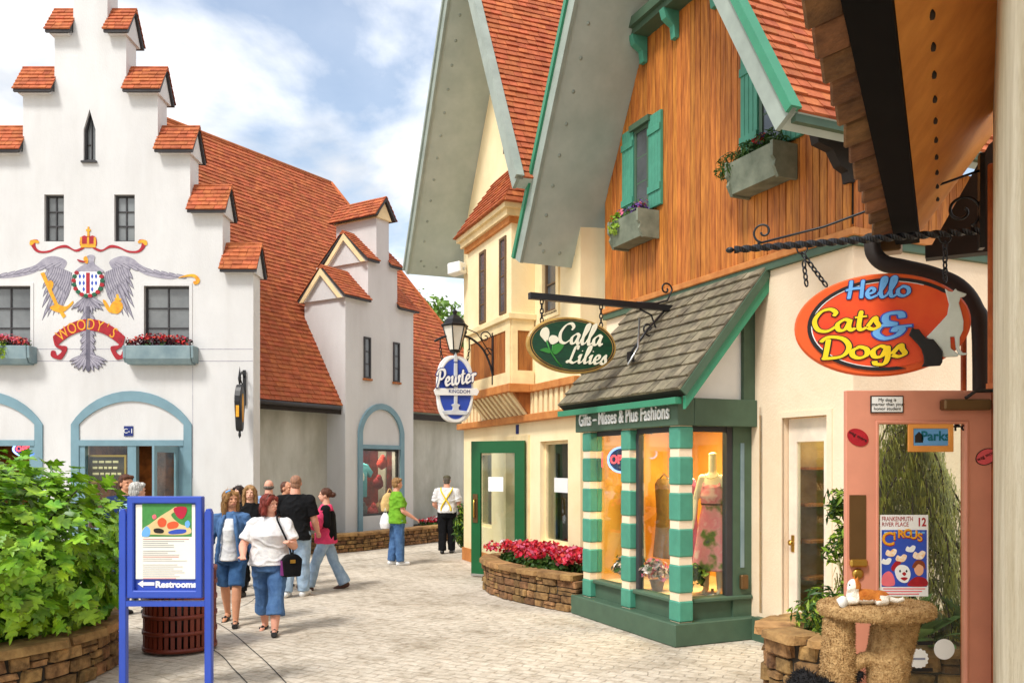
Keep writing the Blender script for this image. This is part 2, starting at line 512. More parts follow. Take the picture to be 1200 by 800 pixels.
def window(parent, x0, x1, z0, z1, y, nx=2, ny=2, fw=0.04, mw=0.02, fm=None, gm=None, proud=0.03, depth=0.05, sill=None, sillm=None, back=None):
    """frame with muntins (part 'window'), each pane a sub-part"""
    mb = MB()
    ya, yb = y-proud, y+depth
    mb.box(x0, x1, ya, yb, z1-fw, z1); mb.box(x0, x1, ya, yb, z0, z0+fw)
    mb.box(x0, x0+fw, ya, yb, z0+fw, z1-fw); mb.box(x1-fw, x1, ya, yb, z0+fw, z1-fw)
    xs = [x0+fw+(x1-x0-2*fw)*i/nx for i in range(nx+1)]; zs = [z0+fw+(z1-z0-2*fw)*i/ny for i in range(ny+1)]
    for x in xs[1:-1]: mb.box(x-mw/2, x+mw/2, ya+0.012, yb-0.006, z0+fw, z1-fw)
    for z in zs[1:-1]:
        for i in range(nx): mb.box(xs[i]+(mw/2 if i else 0), xs[i+1]-(mw/2 if i < nx-1 else 0), ya+0.012, yb-0.006, z-mw/2, z+mw/2)
    w = part('window', mb, fm, parent)
    yp = (ya+yb)/2
    for i in range(nx):
        for j in range(ny):
            part('pane', Bx(xs[i], xs[i+1], yp-0.003+rnd.uniform(-.002,.002), yp+0.004, zs[j], zs[j+1]), gm, w)
    if sill: part('sill', Bx(x0-sill, x1+sill, ya-sill, yb-0.01, z0-0.05, z0-0.002), sillm or fm, w, bevel=0.006)
    return w
# ------------------------------------------------------------------ palette
M_white = mat('white_stucco', (0.68, 0.675, 0.665), rough=0.9, col2=(0.59, 0.58, 0.57), scale=0.9, bump=0.22, bscale=38, stretch=(1, 1, 0.5), streak=0.07)
M_cream = mat('cream_stucco', srgb(248, 230, 188), rough=0.9, col2=srgb(236, 212, 164), scale=0.9, bump=0.2, bscale=40, streak=0.06)
M_peach = mat('peach_stucco', srgb(246, 226, 198), rough=0.9, col2=srgb(232, 205, 172), scale=0.8, bump=0.22, bscale=40, streak=0.06)
M_rough = mat('rough_stucco', srgb(226, 216, 190), rough=0.95, col2=srgb(196, 182, 150), scale=2.2, bump=0.8, bscale=16)
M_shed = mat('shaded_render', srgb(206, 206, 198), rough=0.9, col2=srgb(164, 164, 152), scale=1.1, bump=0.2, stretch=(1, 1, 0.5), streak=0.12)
M_shing = mat('orange_shingle', srgb(190, 106, 64), rough=0.85, col2=srgb(156, 80, 46), scale=7, rand=0.17, bump=0.35, bscale=120)
M_slate = mat('grey_slate', srgb(142, 132, 108), rough=0.75, col2=srgb(92, 84, 70), scale=7, rand=0.22, bump=0.25, bscale=60)
M_wood = mat('orange_siding', srgb(208, 130, 52), rough=0.6, col2=srgb(140, 74, 22), scale=9, rand=0.16, stretch=(3, 3, 0.28), bump=0.25, bscale=26, detail=9)
M_wood2 = mat('brown_panel', srgb(172, 106, 48), rough=0.65, col2=srgb(130, 72, 28), scale=9, rand=0.14, stretch=(3, 3, 0.3), bump=0.2, bscale=26)
M_soffit = mat('grey_soffit', srgb(184, 194, 186), rough=0.8, col2=srgb(164, 176, 168), scale=2.0, bump=0.03)
M_trimgrey = mat('grey_trim', srgb(150, 160, 150), rough=0.6)
M_green = mat('moss_green_trim', srgb(72, 96, 76), rough=0.55, var=0.14, scale=5)
M_teal = mat('teal_paint', srgb(74, 146, 122), rough=0.5, var=0.14, scale=6)
M_teal2 = mat('bright_teal_trim', srgb(54, 134, 100), rough=0.45, var=0.12)
M_door = mat('dark_green_door', srgb(18, 88, 46), rough=0.4, var=0.14)
M_orange = mat('orange_trim', srgb(206, 138, 74), rough=0.6, col2=srgb(176, 104, 48), scale=5)
M_creamtrim = mat('cream_trim', srgb(238, 214, 164), rough=0.65)
M_pink = mat('salmon_paint', srgb(214, 142, 116), rough=0.5, var=0.08, scale=4)
M_rust = mat('rust_orange_wood', srgb(196, 104, 48), rough=0.6, col2=srgb(140, 62, 22), scale=5)
M_ply = mat('orange_plywood', srgb(240, 164, 80), rough=0.7, col2=srgb(206, 130, 56), scale=2.5, bump=0.1, bscale=80)
M_black = mat('black_iron', (0.012, 0.012, 0.014), rough=0.4, var=0.3)
M_dkbrown = mat('dark_brown_timber', (0.022, 0.015, 0.011), rough=0.7, var=0.3)
M_blueg = mat('blue_grey_paint', srgb(116, 148, 160), rough=0.6, var=0.12)
M_boxblue = mat('pale_blue_grey_box', srgb(140, 160, 164), rough=0.7, col2=srgb(112, 134, 142), scale=3)
M_boxgrey = mat('weathered_grey_box', srgb(134, 140, 122), rough=0.75, col2=srgb(96, 104, 88), scale=4)
M_dkframe = mat('dark_window_frame', srgb(58, 56, 58), rough=0.6)
M_glassd = mat('dark_window_glass', (0.10, 0.11, 0.12), rough=0.05, var=0.5, scale=1.2, spec=0.8)
M_glassw = mat('reflection_grey_glass', (0.17, 0.18, 0.18), rough=0.06, var=0.5, scale=0.9, spec=0.8)  # grey base colour stands in for sky and buildings reflected in the panes
M_glass = glassy('shop_glass')
M_glassg = glassy('grey_window_glass', tint=(0.80, 0.83, 0.80), refl=0.03)
M_bronze = mat('bronze_metal', srgb(112, 84, 52), rough=0.4, metal=0.6)
M_brass = mat('brass', srgb(190, 150, 70), rough=0.3, metal=0.9)
M_steel = mat('steel', (0.55, 0.55, 0.54), rough=0.3, metal=0.9)
M_gold = mat('gold_paint', srgb(236, 176, 40), rough=0.5, col2=srgb(206, 132, 24), scale=9)
M_red = mat('red_paint', srgb(176, 26, 40), rough=0.55, col2=srgb(140, 16, 30), scale=8)
M_feather = mat('grey_mural_paint', srgb(172, 168, 178), rough=0.85, col2=srgb(136, 132, 146), scale=9)
M_feather2 = mat('dark_grey_mural_paint', srgb(112, 108, 120), rough=0.85, col2=srgb(84, 82, 96), scale=12)
M_whitep = mat('white_paint', (0.82, 0.82, 0.80), rough=0.5, var=0.05)
M_bluep = mat('royal_blue_paint', srgb(44, 76, 176), rough=0.4, var=0.1, spec=0.5)
M_skyblue = mat('light_blue_paint', srgb(110, 175, 235), rough=0.5)
M_yellow = mat('yellow_paint', srgb(244, 208, 24), rough=0.5, var=0.08)
M_dkblue = mat('dark_blue_paint', srgb(20, 40, 110), rough=0.5)
M_emerald = mat('emerald_paint', srgb(20, 90, 60), rough=0.5)
M_stone = mat('brown_sandstone', srgb(168, 128, 82), rough=0.9, col2=srgb(78, 54, 32), scale=9, rand=0.34, bump=0.7, bscale=28)
M_cope = mat('tan_coping_stone', srgb(178, 140, 88), rough=0.9, col2=srgb(118, 86, 50), scale=6, rand=0.2, bump=0.6, bscale=26)
M_mortar = mat('dark_mortar', (0.035, 0.028, 0.02), rough=1.0, var=0.3)
M_soil = mat('soil', (0.03, 0.02, 0.013), rough=1.0, var=0.4)
M_leaf = leafmat('hydrangea_leaf', srgb(160, 202, 50), srgb(66, 120, 28), rand=0.42, trans=0.22, rough=0.38)
M_leafd = leafmat('dark_foliage', srgb(70, 104, 38), srgb(34, 62, 22), rand=0.3)
M_leafl = leafmat('lime_foliage', srgb(170, 196, 70), srgb(110, 150, 40), rand=0.25)
M_leafp = leafmat('purple_foliage', srgb(96, 40, 52), srgb(50, 20, 30), rand=0.3)
M_needle = leafmat('weeping_needles', srgb(206, 204, 98), srgb(138, 148, 62), rand=0.35)
M_hosta = leafmat('hosta_leaf', srgb(112, 140, 78), srgb(68, 104, 54), rand=0.22, trans=0.2)
M_tree = leafmat('tree_leaf', srgb(124, 156, 60), srgb(76, 112, 36), rand=0.35)
M_bark = mat('bark', (0.06, 0.04, 0.028), rough=1.0, var=0.4, bump=0.6)
def petal(name, rgb, k=0.2): return leafmat(name, srgb(*rgb), sc(srgb(*rgb), 0.6), rand=k, trans=0.2)
M_petr = petal('red_petal', (226, 40, 62)); M_petp = petal('pink_petal', (244, 120, 150)); M_petw = petal('white_petal', (246, 228, 226), 0.1)
M_petv = petal('violet_petal', (128, 84, 176)); M_petc = petal('coral_petal', (236, 92, 76))

def ground_material():
    m, nt, b = nodes_of('stamped_concrete'); N, L = nt.nodes, nt.links
    g = N.new('ShaderNodeNewGeometry')
    mp = N.new('ShaderNodeMapping'); mp.inputs['Rotation'].default_value = (0, 0, R(28))
    L.new(g.outputs['Position'], mp.inputs['Vector'])
    n1 = N.new('ShaderNodeTexNoise'); n1.inputs['Scale'].default_value = 0.55; n1.inputs['Detail'].default_value = 8
    L.new(mp.outputs[0], n1.inputs['Vector'])
    r1 = N.new('ShaderNodeValToRGB')
    r1.color_ramp.elements[0].position = 0.3; r1.color_ramp.elements[0].color = c4(srgb(194, 182, 164))
    r1.color_ramp.elements[1].position = 0.68; r1.color_ramp.elements[1].color = c4(srgb(224, 213, 196))
    L.new(n1.outputs['Fac'], r1.inputs['Fac'])
    # pressed slate pattern: irregular cells with thin joints
    br = N.new('ShaderNodeTexBrick'); br.inputs['Scale'].default_value = 1.0
    br.inputs['Brick Width'].default_value = 0.23; br.inputs['Row Height'].default_value = 0.115
    br.inputs['Mortar Size'].default_value = 0.008; br.inputs['Mortar Smooth'].default_value = 0.6
    br.inputs['Color1'].default_value = (1, 1, 1, 1); br.inputs['Color2'].default_value = (0.84, 0.84, 0.83, 1)
    br.inputs['Mortar'].default_value = (0.58, 0.54, 0.50, 1)
    nw = N.new('ShaderNodeTexNoise'); nw.inputs['Scale'].default_value = 2.2; nw.inputs['Detail'].default_value = 3
    L.new(mp.outputs[0], nw.inputs['Vector'])
    va = N.new('ShaderNodeVectorMath'); va.operation = 'MULTIPLY_ADD'
    va.inputs[1].default_value = (0.22, 0.22, 0.0)
    L.new(nw.outputs['Color'], va.inputs[0]); L.new(mp.outputs[0], va.inputs[2])
    L.new(va.outputs[0], br.inputs['Vector'])
    mx = N.new('ShaderNodeMix'); mx.data_type = 'RGBA'; mx.blend_type = 'MULTIPLY'; mx.inputs['Factor'].default_value = 0.45
    L.new(r1.outputs['Color'], mx.inputs['A']); L.new(br.outputs['Color'], mx.inputs['B'])
    n2 = N.new('ShaderNodeTexNoise'); n2.inputs['Scale'].default_value = 7; n2.inputs['Detail'].default_value = 9; n2.inputs['Roughness'].default_value = 0.75
    L.new(mp.outputs[0], n2.inputs['Vector'])
    r2 = N.new('ShaderNodeValToRGB')
    r2.color_ramp.elements[0].position = 0.36; r2.color_ramp.elements[0].color = (0.66, 0.62, 0.57, 1)
    r2.color_ramp.elements[1].position = 0.56; r2.color_ramp.elements[1].color = (1, 1, 1, 1)
    L.new(n2.outputs['Fac'], r2.inputs['Fac'])
    mx2 = N.new('ShaderNodeMix'); mx2.data_type = 'RGBA'; mx2.blend_type = 'MULTIPLY'; mx2.inputs['Factor'].default_value = 0.9
    L.new(mx.outputs['Result'], mx2.inputs['A']); L.new(r2.outputs['Color'], mx2.inputs['B'])
    n4 = N.new('ShaderNodeTexNoise'); n4.inputs['Scale'].default_value = 1.6; n4.inputs['Detail'].default_value = 10; n4.inputs['Roughness'].default_value = 0.72; n4.inputs['Distortion'].default_value = 0.6
    L.new(mp.outputs[0], n4.inputs['Vector'])
    r4 = N.new('ShaderNodeValToRGB')
    r4.color_ramp.elements[0].position = 0.30; r4.color_ramp.elements[0].color = (0.52, 0.48, 0.42, 1)
    r4.color_ramp.elements[1].position = 0.50; r4.color_ramp.elements[1].color = (1, 1, 1, 1)
    L.new(n4.outputs['Fac'], r4.inputs['Fac'])
    mx4 = N.new('ShaderNodeMix'); mx4.data_type = 'RGBA'; mx4.blend_type = 'MULTIPLY'; mx4.inputs['Factor'].default_value = 0.8
    L.new(mx2.outputs['Result'], mx4.inputs['A']); L.new(r4.outputs['Color'], mx4.inputs['B'])
    L.new(mx4.outputs['Result'], b.inputs['Base Color'])
    b.inputs['Roughness'].default_value = 0.85
    b.inputs['Specular IOR Level'].default_value = 0.3
    bp = N.new('ShaderNodeBump'); bp.inputs['Strength'].default_value = 0.8; bp.inputs['Distance'].default_value = 0.02
    ad = N.new('ShaderNodeMath'); ad.operation = 'ADD'
    L.new(n2.outputs['Fac'], ad.inputs[0]); L.new(br.outputs['Fac'], ad.inputs[1])
    sb = N.new('ShaderNodeMath'); sb.operation = 'SUBTRACT'
    L.new(n2.outputs['Fac'], sb.inputs[0]); L.new(br.outputs['Fac'], sb.inputs[1])
    L.new(sb.outputs[0], bp.inputs['Height']); L.new(bp.outputs[0], b.inputs['Normal'])
    return m
M_ground = ground_material()
M_joint = mat('dark_joint', (0.05, 0.045, 0.04), rough=1.0, var=0.3)

# ------------------------------------------------------------------ ground
g = MB(); g.add([(-500,-500,0),(500,-500,0),(500,500,0),(-500,500,0)], [(0,1,2,3)])
ground = link('ground', g.mesh('ground', M_ground)); ground['kind'] = 'structure'
def joint(pts, w=0.02):
    P = cat_rom([(p[0], p[1], 0) for p in pts], 8)
    mb = MB(); n = len(P); A, B = [], []
    for i, p in enumerate(P):
        d = (P[min(i+1,n-1)] - P[max(i-1,0)]).normalized(); q = Vector((-d.y, d.x, 0))*w/2
        A.append((p.x+q.x, p.y+q.y, 0.004)); B.append((p.x-q.x, p.y-q.y, 0.004))
    mb.add(A+B, [(n+i, n+i+1, i+1, i) for i in range(n-1)])
    part('paving_joint', mb, M_joint, ground)
def gp(x, y): d = 1000*EYE/(y-545); return ((x-600)*d/1000, d)
joint([gp(150,690), gp(245,725), gp(300,765), gp(340,805)], 0.012)
joint([gp(160,735), gp(243,758), gp(275,785), gp(295,806)], 0.012)
joint([gp(120,668), gp(300,671), gp(470,650), gp(540,640)], 0.012)
joint([gp(243,725), gp(292,706), gp(300,692), gp(280,682)], 0.008)

# ------------------------------------------------------------------ the white stepped-gable shop (frontal)
K = 0.017
WX0, WY = -8.4, 17.0
def wx(px): return (px-106)*K
def wz(py): return EYE+(545-py)*K
woody = thing('stepped_gable_shop', 'white stucco shop with stepped gable, eagle mural and two blue arches', 'building', (WX0, WY, 0))
half = [(191, 317), (155, 248), (117, 178), (79, 108), (42, 39), (20, -30)]    # half width and top of every step, in photo px
hw = [h*K for h, _ in half]; ht = [wz(t) for _, t in half]
out = [(-hw[0], 0), (hw[0], 0)]
for i in range(6):
    out.append((hw[i], ht[i]))
    if i < 5: out.append((hw[i+1], ht[i]))
for i in range(5, -1, -1):
    if i < 5: out.append((-hw[i+1], ht[i]))
    out.append((-hw[i], ht[i]))
def arch_pts(cx, w, zs, rise, n=16):
    """segmental arch from right spring to left spring"""
    r = (w*w/4 + rise*rise)/(2*rise); cz = zs+rise-r
    a = math.asin(min(1, w/2/r))
    return [(cx + r*math.sin(a-2*a*i/n), cz + r*math.cos(a-2*a*i/n)) for i in range(n+1)]
holes = []
win_small = [(52, 75, 228, 283), (134, 158, 228, 283)]
win_big = [(-16, 36, 335, 409), (169, 222, 335, 409)]
for a, b, c, d in win_small + win_big: holes.append(rect(wx(a), wx(b), wz(d), wz(c)))
slit = [(wx(98), wz(189)), (wx(112), wz(189)), (wx(112), wz(152)), (wx(105), wz(128)), (wx(98), wz(152))]
holes.append(slit)
arches = [(154.5, 63), (-20, 63)]
for cx, h in arches: holes.append([(wx(cx-h), 0.02), (wx(cx+h), 0.02)] + [(p[0], p[1]) for p in [(wx(cx+h), wz(522)), (wx(cx-h), wz(522))]])
part('wall', MB().plate(out, holes, 0, 0.45, 0), M_white, woody)
# stucco seams
for z in (wz(409), wz(423)): part('seam', Bx(-hw[0], hw[0]-.01, -0.002, 0.004, z-0.006, z+0.006), M_feather, woody)
part('seam', Bx(wx(226)-0.005, wx(226)+0.004, -0.002, 0.004, wz(560), wz(423)-.01), M_feather, woody)
# step caps: saddle roofs
def step_cap(parent, x0, x1, zb, yc, hd=0.34, rise=0.58, along='x', cut=None):
    """little shingled saddle roof; ridge along x"""
    mb = MB()
    mb.prismx([(yc-hd-0.05, zb-0.06), (yc-hd, zb-0.06), (yc, zb+rise-0.06), (yc+hd, zb-0.06), (yc+hd+0.05, zb-0.06), (yc+hd+0.05, zb-0.01), (yc, zb+rise), (yc-hd-0.05, zb-0.01)], x0, x1)
    c = part('step_cap', mb, M_dkframe, parent)
    mb2 = MB(); mb2.prismx([(yc-hd+.02, zb-0.06), (yc+hd-.02, zb-0.06), (yc, zb+rise-0.08)], x0+0.05, x1-0.05)
    part('cap_core', mb2, M_white, c)
    sl = math.hypot(hd+0.05, rise+0.01)
    ang = (rise+0.01)/(hd+0.05)
    Vv = Vector((0, 1, ang)).normalized()
    O = Vector((x0-0.02, yc-hd-0.06, zb-0.012)) 
    shingles(c, O, (1,0,0), Vv, [(0,0),(x1-x0+0.04,0),(x1-x0+0.04,sl),(0,sl)], 0.16, 0.115, M_shing, cap=0, root=parent)
    Vb = Vector((0, -1, ang)).normalized()
    shingles(c, Vector((x1+0.02, yc+hd+0.06, zb-0.012)), (-1,0,0), Vb, [(0,0),(x1-x0+0.04,0),(x1-x0+0.04,sl),(0,sl)], 0.16, 0.115, M_shing, cap=0, root=parent)
    part('ridge', MB().prismx([(yc-0.07, zb+rise-0.07), (yc+0.07, zb+rise-0.07), (yc, zb+rise+0.035)], x0-0.02, x1+0.02), M_shing, c)
    return c
for i in range(5):
    for sg in (1, -1):
        inner, outer = hw[i+1]-0.10 if i < 5 else 0, hw[i]+0.10
        a, b = (inner+0.10-0.002, outer) if sg > 0 else (-outer, -inner-0.10+0.002)
        step_cap(woody, a, b, ht[i], 0.22)
for a, b, c, d in win_small:
    window(woody, wx(a), wx(b), wz(d), wz(c), 0.10, 2, 3, fw=0.035, mw=0.022, fm=M_dkframe, gm=M_glassw, sill=0.05)
for a, b, c, d in win_big:
    w = window(woody, wx(a), wx(b), wz(d), wz(c), 0.10, 2, 3, fw=0.035, mw=0.024, fm=M_dkframe, gm=M_glassw)
    part('surround', ring([(wx(a)-.06, wz(d)-.06), (wx(b)+.06, wz(d)-.06), (wx(b)+.06, wz(c)+.06), (wx(a)-.06, wz(c)+.06)], rect(wx(a), wx(b), wz(d), wz(c)), -0.012, 0.01), M_white, w)
mb = MB().prism([(p[0], p[1]) for p in slit], 0.11, 0.15)
sw = part('slit_window', mb, M_glassw, woody)
part('frame', ring(slit, [(wx(105)+(p[0]-wx(105))*.72, wz(160)+(p[1]-wz(160))*.9) for p in slit], 0.05, 0.12), M_dkframe, sw)
part('muntin', Bx(wx(104.4), wx(105.6), 0.085, 0.108, wz(187), wz(134)), M_dkframe, sw)
part('muntin', Bx(wx(99), wx(104.4), 0.085, 0.108, wz(168)-.01, wz(168)+.01), M_dkframe, sw)
part('sill', Bx(wx(96), wx(114), -0.05, 0.1, wz(191), wz(189)+.0), M_dkframe, sw)
# window boxes
def tuft(mb, c, r, n, size, mi, flat=0.6):
    """small leaf faces through a lump"""
    for _ in range(n):
        u = Vector((rnd.gauss(0,1), rnd.gauss(0,1), rnd.gauss(0,1))).normalized()*(rnd.random()**0.45)
        p = Vector(c)+Vector((u.x*r[0], u.y*r[1], u.z*r[2]))
        nrm = (u + Vector((rnd.uniform(-.7,.7), rnd.uniform(-.7,.7), rnd.uniform(-.2,.9)))).normalized()
        a = nrm.orthogonal().normalized(); a = Matrix.Rotation(rnd.uniform(0,6.28), 3, nrm) @ a; b = nrm.cross(a)
        s = size*rnd.uniform(.6,1.3)
        m = mi if isinstance(mi, int) else rnd.choices([q[0] for q in mi], [q[1] for q in mi])[0]
        mb.add([p-a*s, p-b*s*flat+nrm*s*.15, p+a*s, p+b*s*flat+nrm*s*.15], [(0,1,2),(0,2,3)], m)
    return mb
for a, b, col in ((-30, 44, 'l'), (151, 233, 'r')):
    x0, x1, z0, z1 = wx(a), wx(b), wz(428), wz(407)
    mb = MB(); n = 10
    pr = [(-0.30, z1), (-0.28, z0+.10), (-0.22, z0), (0.0, z0), (0.0, z1), (-0.04, z1), (-0.04, z1-.06), (-0.26, z1-.06), (-0.26, z1)]
    mb.prismx(pr, x0+.06, x1-.06)
    for e, sg in ((x0, 1), (x1, -1)):
        mb.prismx([(-0.29, z1), (-0.27, z0+.12), (-0.20, z0+.03), (-0.002, z0+.03), (-0.002, z1)], e, e+sg*.058)
    w = part('window_box', mb, M_boxblue, woody, bevel=0.01)
    part('soil', Bx(x0+.06, x1-.06, -0.255, -0.045, z1-.07, z1-.04), M_soil, w)
    fl = MB()
    for k in range(9):
        xx = x0+.1+(x1-x0-.2)*(k+.5)/9
        tuft(fl, (xx, -0.16, z1+.05), (.14,.12,.13), 60, .038, [(0,3),(1,1)] if col == 'l' else [(1,4),(0,1)])
        tuft(fl, (xx+rnd.uniform(-.05,.05), -0.2, z1+.13*math.sin(math.pi*(k+.5)/9)+.05), (.12,.10,.09), 46, .032, [(2,3),(3,2)] if col == 'l' else [(3,2),(4,2),(1,2)])
    if col == 'l': tuft(fl, (x1-.62, -0.31, z1-.10), (.2,.06,.2), 130, .04, 5)
    part('flowers', fl, [M_leafd, M_leafp, M_petp, M_petc, M_petr, M_leafl], w, kind='stuff')
# arches with blue-grey band, lintel, shop window and door
for k, (cx, h) in enumerate(arches):
    X = wx(cx); w2 = h*K
    zl = wz(519)
    zsp = wz(497)
    ou = [(X+w2+.13, 0.0), (X+w2+.13, zsp)] + arch_pts(X, 2*w2+.26, zsp, wz(458)-zsp)[1:-1] + [(X-w2-.13, zsp), (X-w2-.13, 0.0)]
    inn = [(X+w2-.03, 0.0), (X+w2-.03, zsp)] + arch_pts(X, 2*w2-.06, zsp, wz(470)-zsp)[1:-1] + [(X-w2+.03, zsp), (X-w2+.03, 0.0)]
    mb = MB(); n = len(ou)
    for i in range(n-1):
        A, B, C_, D = ou[i], ou[i+1], inn[i+1], inn[i]
        vs = [(q[0], -0.03, q[1]) for q in (A,B,C_,D)] + [(q[0], 0.004, q[1]) for q in (A,B,C_,D)]
        mb.add(vs, [(0,1,2,3), (4,5,1,0), (7,3,2,6)])
    ap = part('arch_surround', mb, M_blueg, woody)
    part('lintel', Bx(X-w2+.031, X+w2-.031, -0.035, 0.06, zl-.055, zl+.06), M_blueg, ap)
    mid = X-w2+.052+(wx(152)-wx(91.5)) if k == 0 else X
    part('mullion', Bx(mid-.085, mid+.085, -0.02, 0.12, 0, zl-.055), M_blueg, ap)
    for e in (X-w2+.031, X+w2-.14): part('jamb', Bx(e, e+.11, -0.01, 0.12, 0, zl-.055), M_blueg, ap)
    part('stall_riser', Bx(X-w2+.141, mid-.085, 0.0, 0.1, 0, 0.7), M_blueg, ap)
    part('pane', Bx(X-w2+.141, mid-.085, 0.05, 0.056, 0.7, zl-.056), M_glass, ap)
    part('interior', MB().box(X-w2-.3, X+w2+.3, 2.9, 2.95, 0, 2.6).box(X-w2-.35, X-w2-.3, .5, 2.9, 0, 2.6).box(X+w2+.3, X+w2+.35, .5, 2.9, 0, 2.6).box(X-w2-.3, X+w2+.3, .5, 2.9, 2.55, 2.6).box(X-w2-.3, X+w2+.3, .5, 2.9, -.02, .012),
         mat('shop_interior_brown', srgb(150, 96, 50), rough=.8, col2=srgb(80, 48, 24), scale=5), ap)
    wl_ = bpy.data.lights.new('shop_light', 'AREA'); wl_.energy = 16; wl_.color = (1, .74, .42); wl_.size = .8
    wlo = link('shop_light', wl_, woody); wlo.location = (X, 1.3, 2.45)
    part('shop_lamp', MB().lathe([(.1,0),(.12,.03),(.05,.06)], 16, (X,1.3,2.455)), M_whitep, ap)
    if k == 0:
        dr = part('door', ring(rect(-.02, .86, .02, zl-.07), rect(.08, .76, .25, zl-.19), -.022, .022), M_blueg, woody)
        dr.location = (X+w2-.15, -.04, 0); dr.rotation_euler = (0, 0, R(262))
        part('pane', Bx(.081, .759, -.004, .004, .251, zl-.191), M_glass, dr)
# display behind the glass
disp = thing('gift_shelf', 'dim shelf of gifts inside the arched doorway of the eagle shop', 'shelf', (WX0+wx(188), WY+1.9, 0))
part('cabinet', Bx(-.28, .28, -.2, .2, 0, 1.05).box(-.22,.22,-.18,.18,1.05,1.6), mat('red_brown_wood', srgb(120,44,24), rough=.5), disp, bevel=.02)
for k in range(6):
    part('gift', MB().lathe([(.03,0),(.06,.04),(.045,.14),(.02,.2)], 10, (rnd.uniform(-.2,.2), -.24, .45+.24*(k % 4))), [M_gold, M_red, M_whitep][k % 3], disp)
notice = thing('shop_notice_board', 'gold framed dark notice hung inside the arched shop window', 'notice', (WX0+wx(121), WY+.16, wz(548)))
part('board', Bx(-.36,.36,-.01,.012,-.26,.22), mat('dark_board', (0.05,0.03,0.015), rough=.6), notice)
part('frame', ring(rect(-.4,.4,-.3,.26), rect(-.36,.36,-.26,.22), -.03, .02), M_brass, notice)
for z in (.12, .0, -.12):
    x = -.28
    while x < .24:
        w_ = rnd.uniform(.05, .13); part('painted_mark', Bx(x, x+w_, -.018, -.009, z-.02, z+.025), M_creamtrim, notice); x += w_+.03
plq = thing('number_plaque', 'small blue C-1 plaque on the white tympanum of the arch', 'plaque', (WX0+wx(151), WY-.002, wz(505)))
part('plate', Bx(-.09,.09,-.014,0,-.1,.1), M_dkblue, plq)
text('lettering', 'C-1', .13, M_whitep, plq, 0, -.017, 0, extrude=.002)
op1 = thing('neon_open_sign', 'round blue and red OPEN sign in the left arch window', 'sign', (WX0+wx(30), WY+.02, wz(526)))
part('board', MB().prism(oval(0,0,.24,.13), -.01, .0), M_dkblue, op1)
part('rim', ring(oval(0,0,.26,.15), oval(0,0,.225,.12), -.03, -.011), emit('neon_blue', (.25,.4,1), 1.4), op1)
text('lettering', 'OPEN', .15, emit('neon_red', (1,.06,.08), 1.6), op1, 0, -.018, 0, extrude=.004, offset=.004)

# eagle mural, painted on the wall as thin raised paint
mural = thing('eagle_mural', 'painted grey eagle with shield, crown and red name banner on white gable', 'mural', (WX0, WY, 0))
def q(px, py): return (px*0.225, 260+py*0.225)       # enlarged-crop px to photo px
def mp_(pts): return [(wx(q(*p)[0]), wz(q(*p)[1])) for p in pts]
LAY = [0.003]
def paint(name, pts, m, smooth=True, closed=True, parent=mural):
    P = mp_(pts)
    if smooth: P = [(v.x, v.y) for v in cat_rom([(p[0], p[1], 0) for p in P], 4, True)]
    LAY[0] += 0.0006
    return part(name, MB().prism(P, -LAY[0], -0.0005), m, parent)
def feather(mb, x0, y0, x1, y1, w):
    a = Vector((x0, y0)); b = Vector((x1, y1)); d = (b-a); n = Vector((-d.y, d.x)).normalized()*w
    pts = [a+n*.6, a+d*.5+n, a+d*.85+n*.6, b, a+d*.8-n*.5, a+d*.5-n, a-n*.6]
    big = [a+n*.95, a+d*.5+n*1.32, a+d*.86+n*.95, b+d*.05, a+d*.8-n*.9, a+d*.5-n*1.3, a-n*.95]
    LAY[0] += 0.00004
    mb.prism(mp_([(p.x, p.y) for p in big]), -LAY[0], -.0005, 1)
    LAY[0] += 0.00004
    mb.prism(mp_([(p.x, p.y) for p in pts]), -LAY[0], -.0005, 0)
for sg in (-1, 1):
    f = lambda x: 460+sg*(x-460)
    w = MB()
    arm = [(f(570),215),(f(590),192),(f(640),178),(f(690),190),(f(735),225),(f(800),255),(f(870),275),(f(960),278),(f(900),298),(f(830),292),(f(760),275),(f(700),245),(f(650),235),(f(600),255)]
    if sg < 0: arm = [(f(570),215),(f(590),192),(f(640),178),(f(690),190),(f(735),225),(f(800),245),(f(870),265),(f(990),280),(f(1080),262),(f(1000),292),(f(870),292),(f(760),272),(f(700),245),(f(650),235),(f(600),255)]
    P = [(v.x, v.y) for v in cat_rom([(p[0], p[1], 0) for p in mp_(arm)], 4, True)]
    LAY[0] += .0006; w.prism(P, -LAY[0], -.0005, 0)
    tips = [(575,405),(592,440),(612,472),(640,478),(668,486),(694,500),(672,452),(696,438),(676,402),(692,384),(672,362),(696,344),(676,320),(692,296)]
    for k, (tx, ty) in enumerate(tips):
        t = k/13
        feather(w, f(548+92*t), 285-65*t, f(tx), ty, 9)
    for k in range(10):
        t = k/9
        feather(w, f(552+90*t), 262-40*t, f(580+92*t), 372-78*t, 9)
    for k in range(9):
        t = k/8
        feather(w, f(600+320*t), 215+62*t, f(640+330*t), 240+52*t, 7)
    part('wing', w, [M_feather, M_feather2], mural)
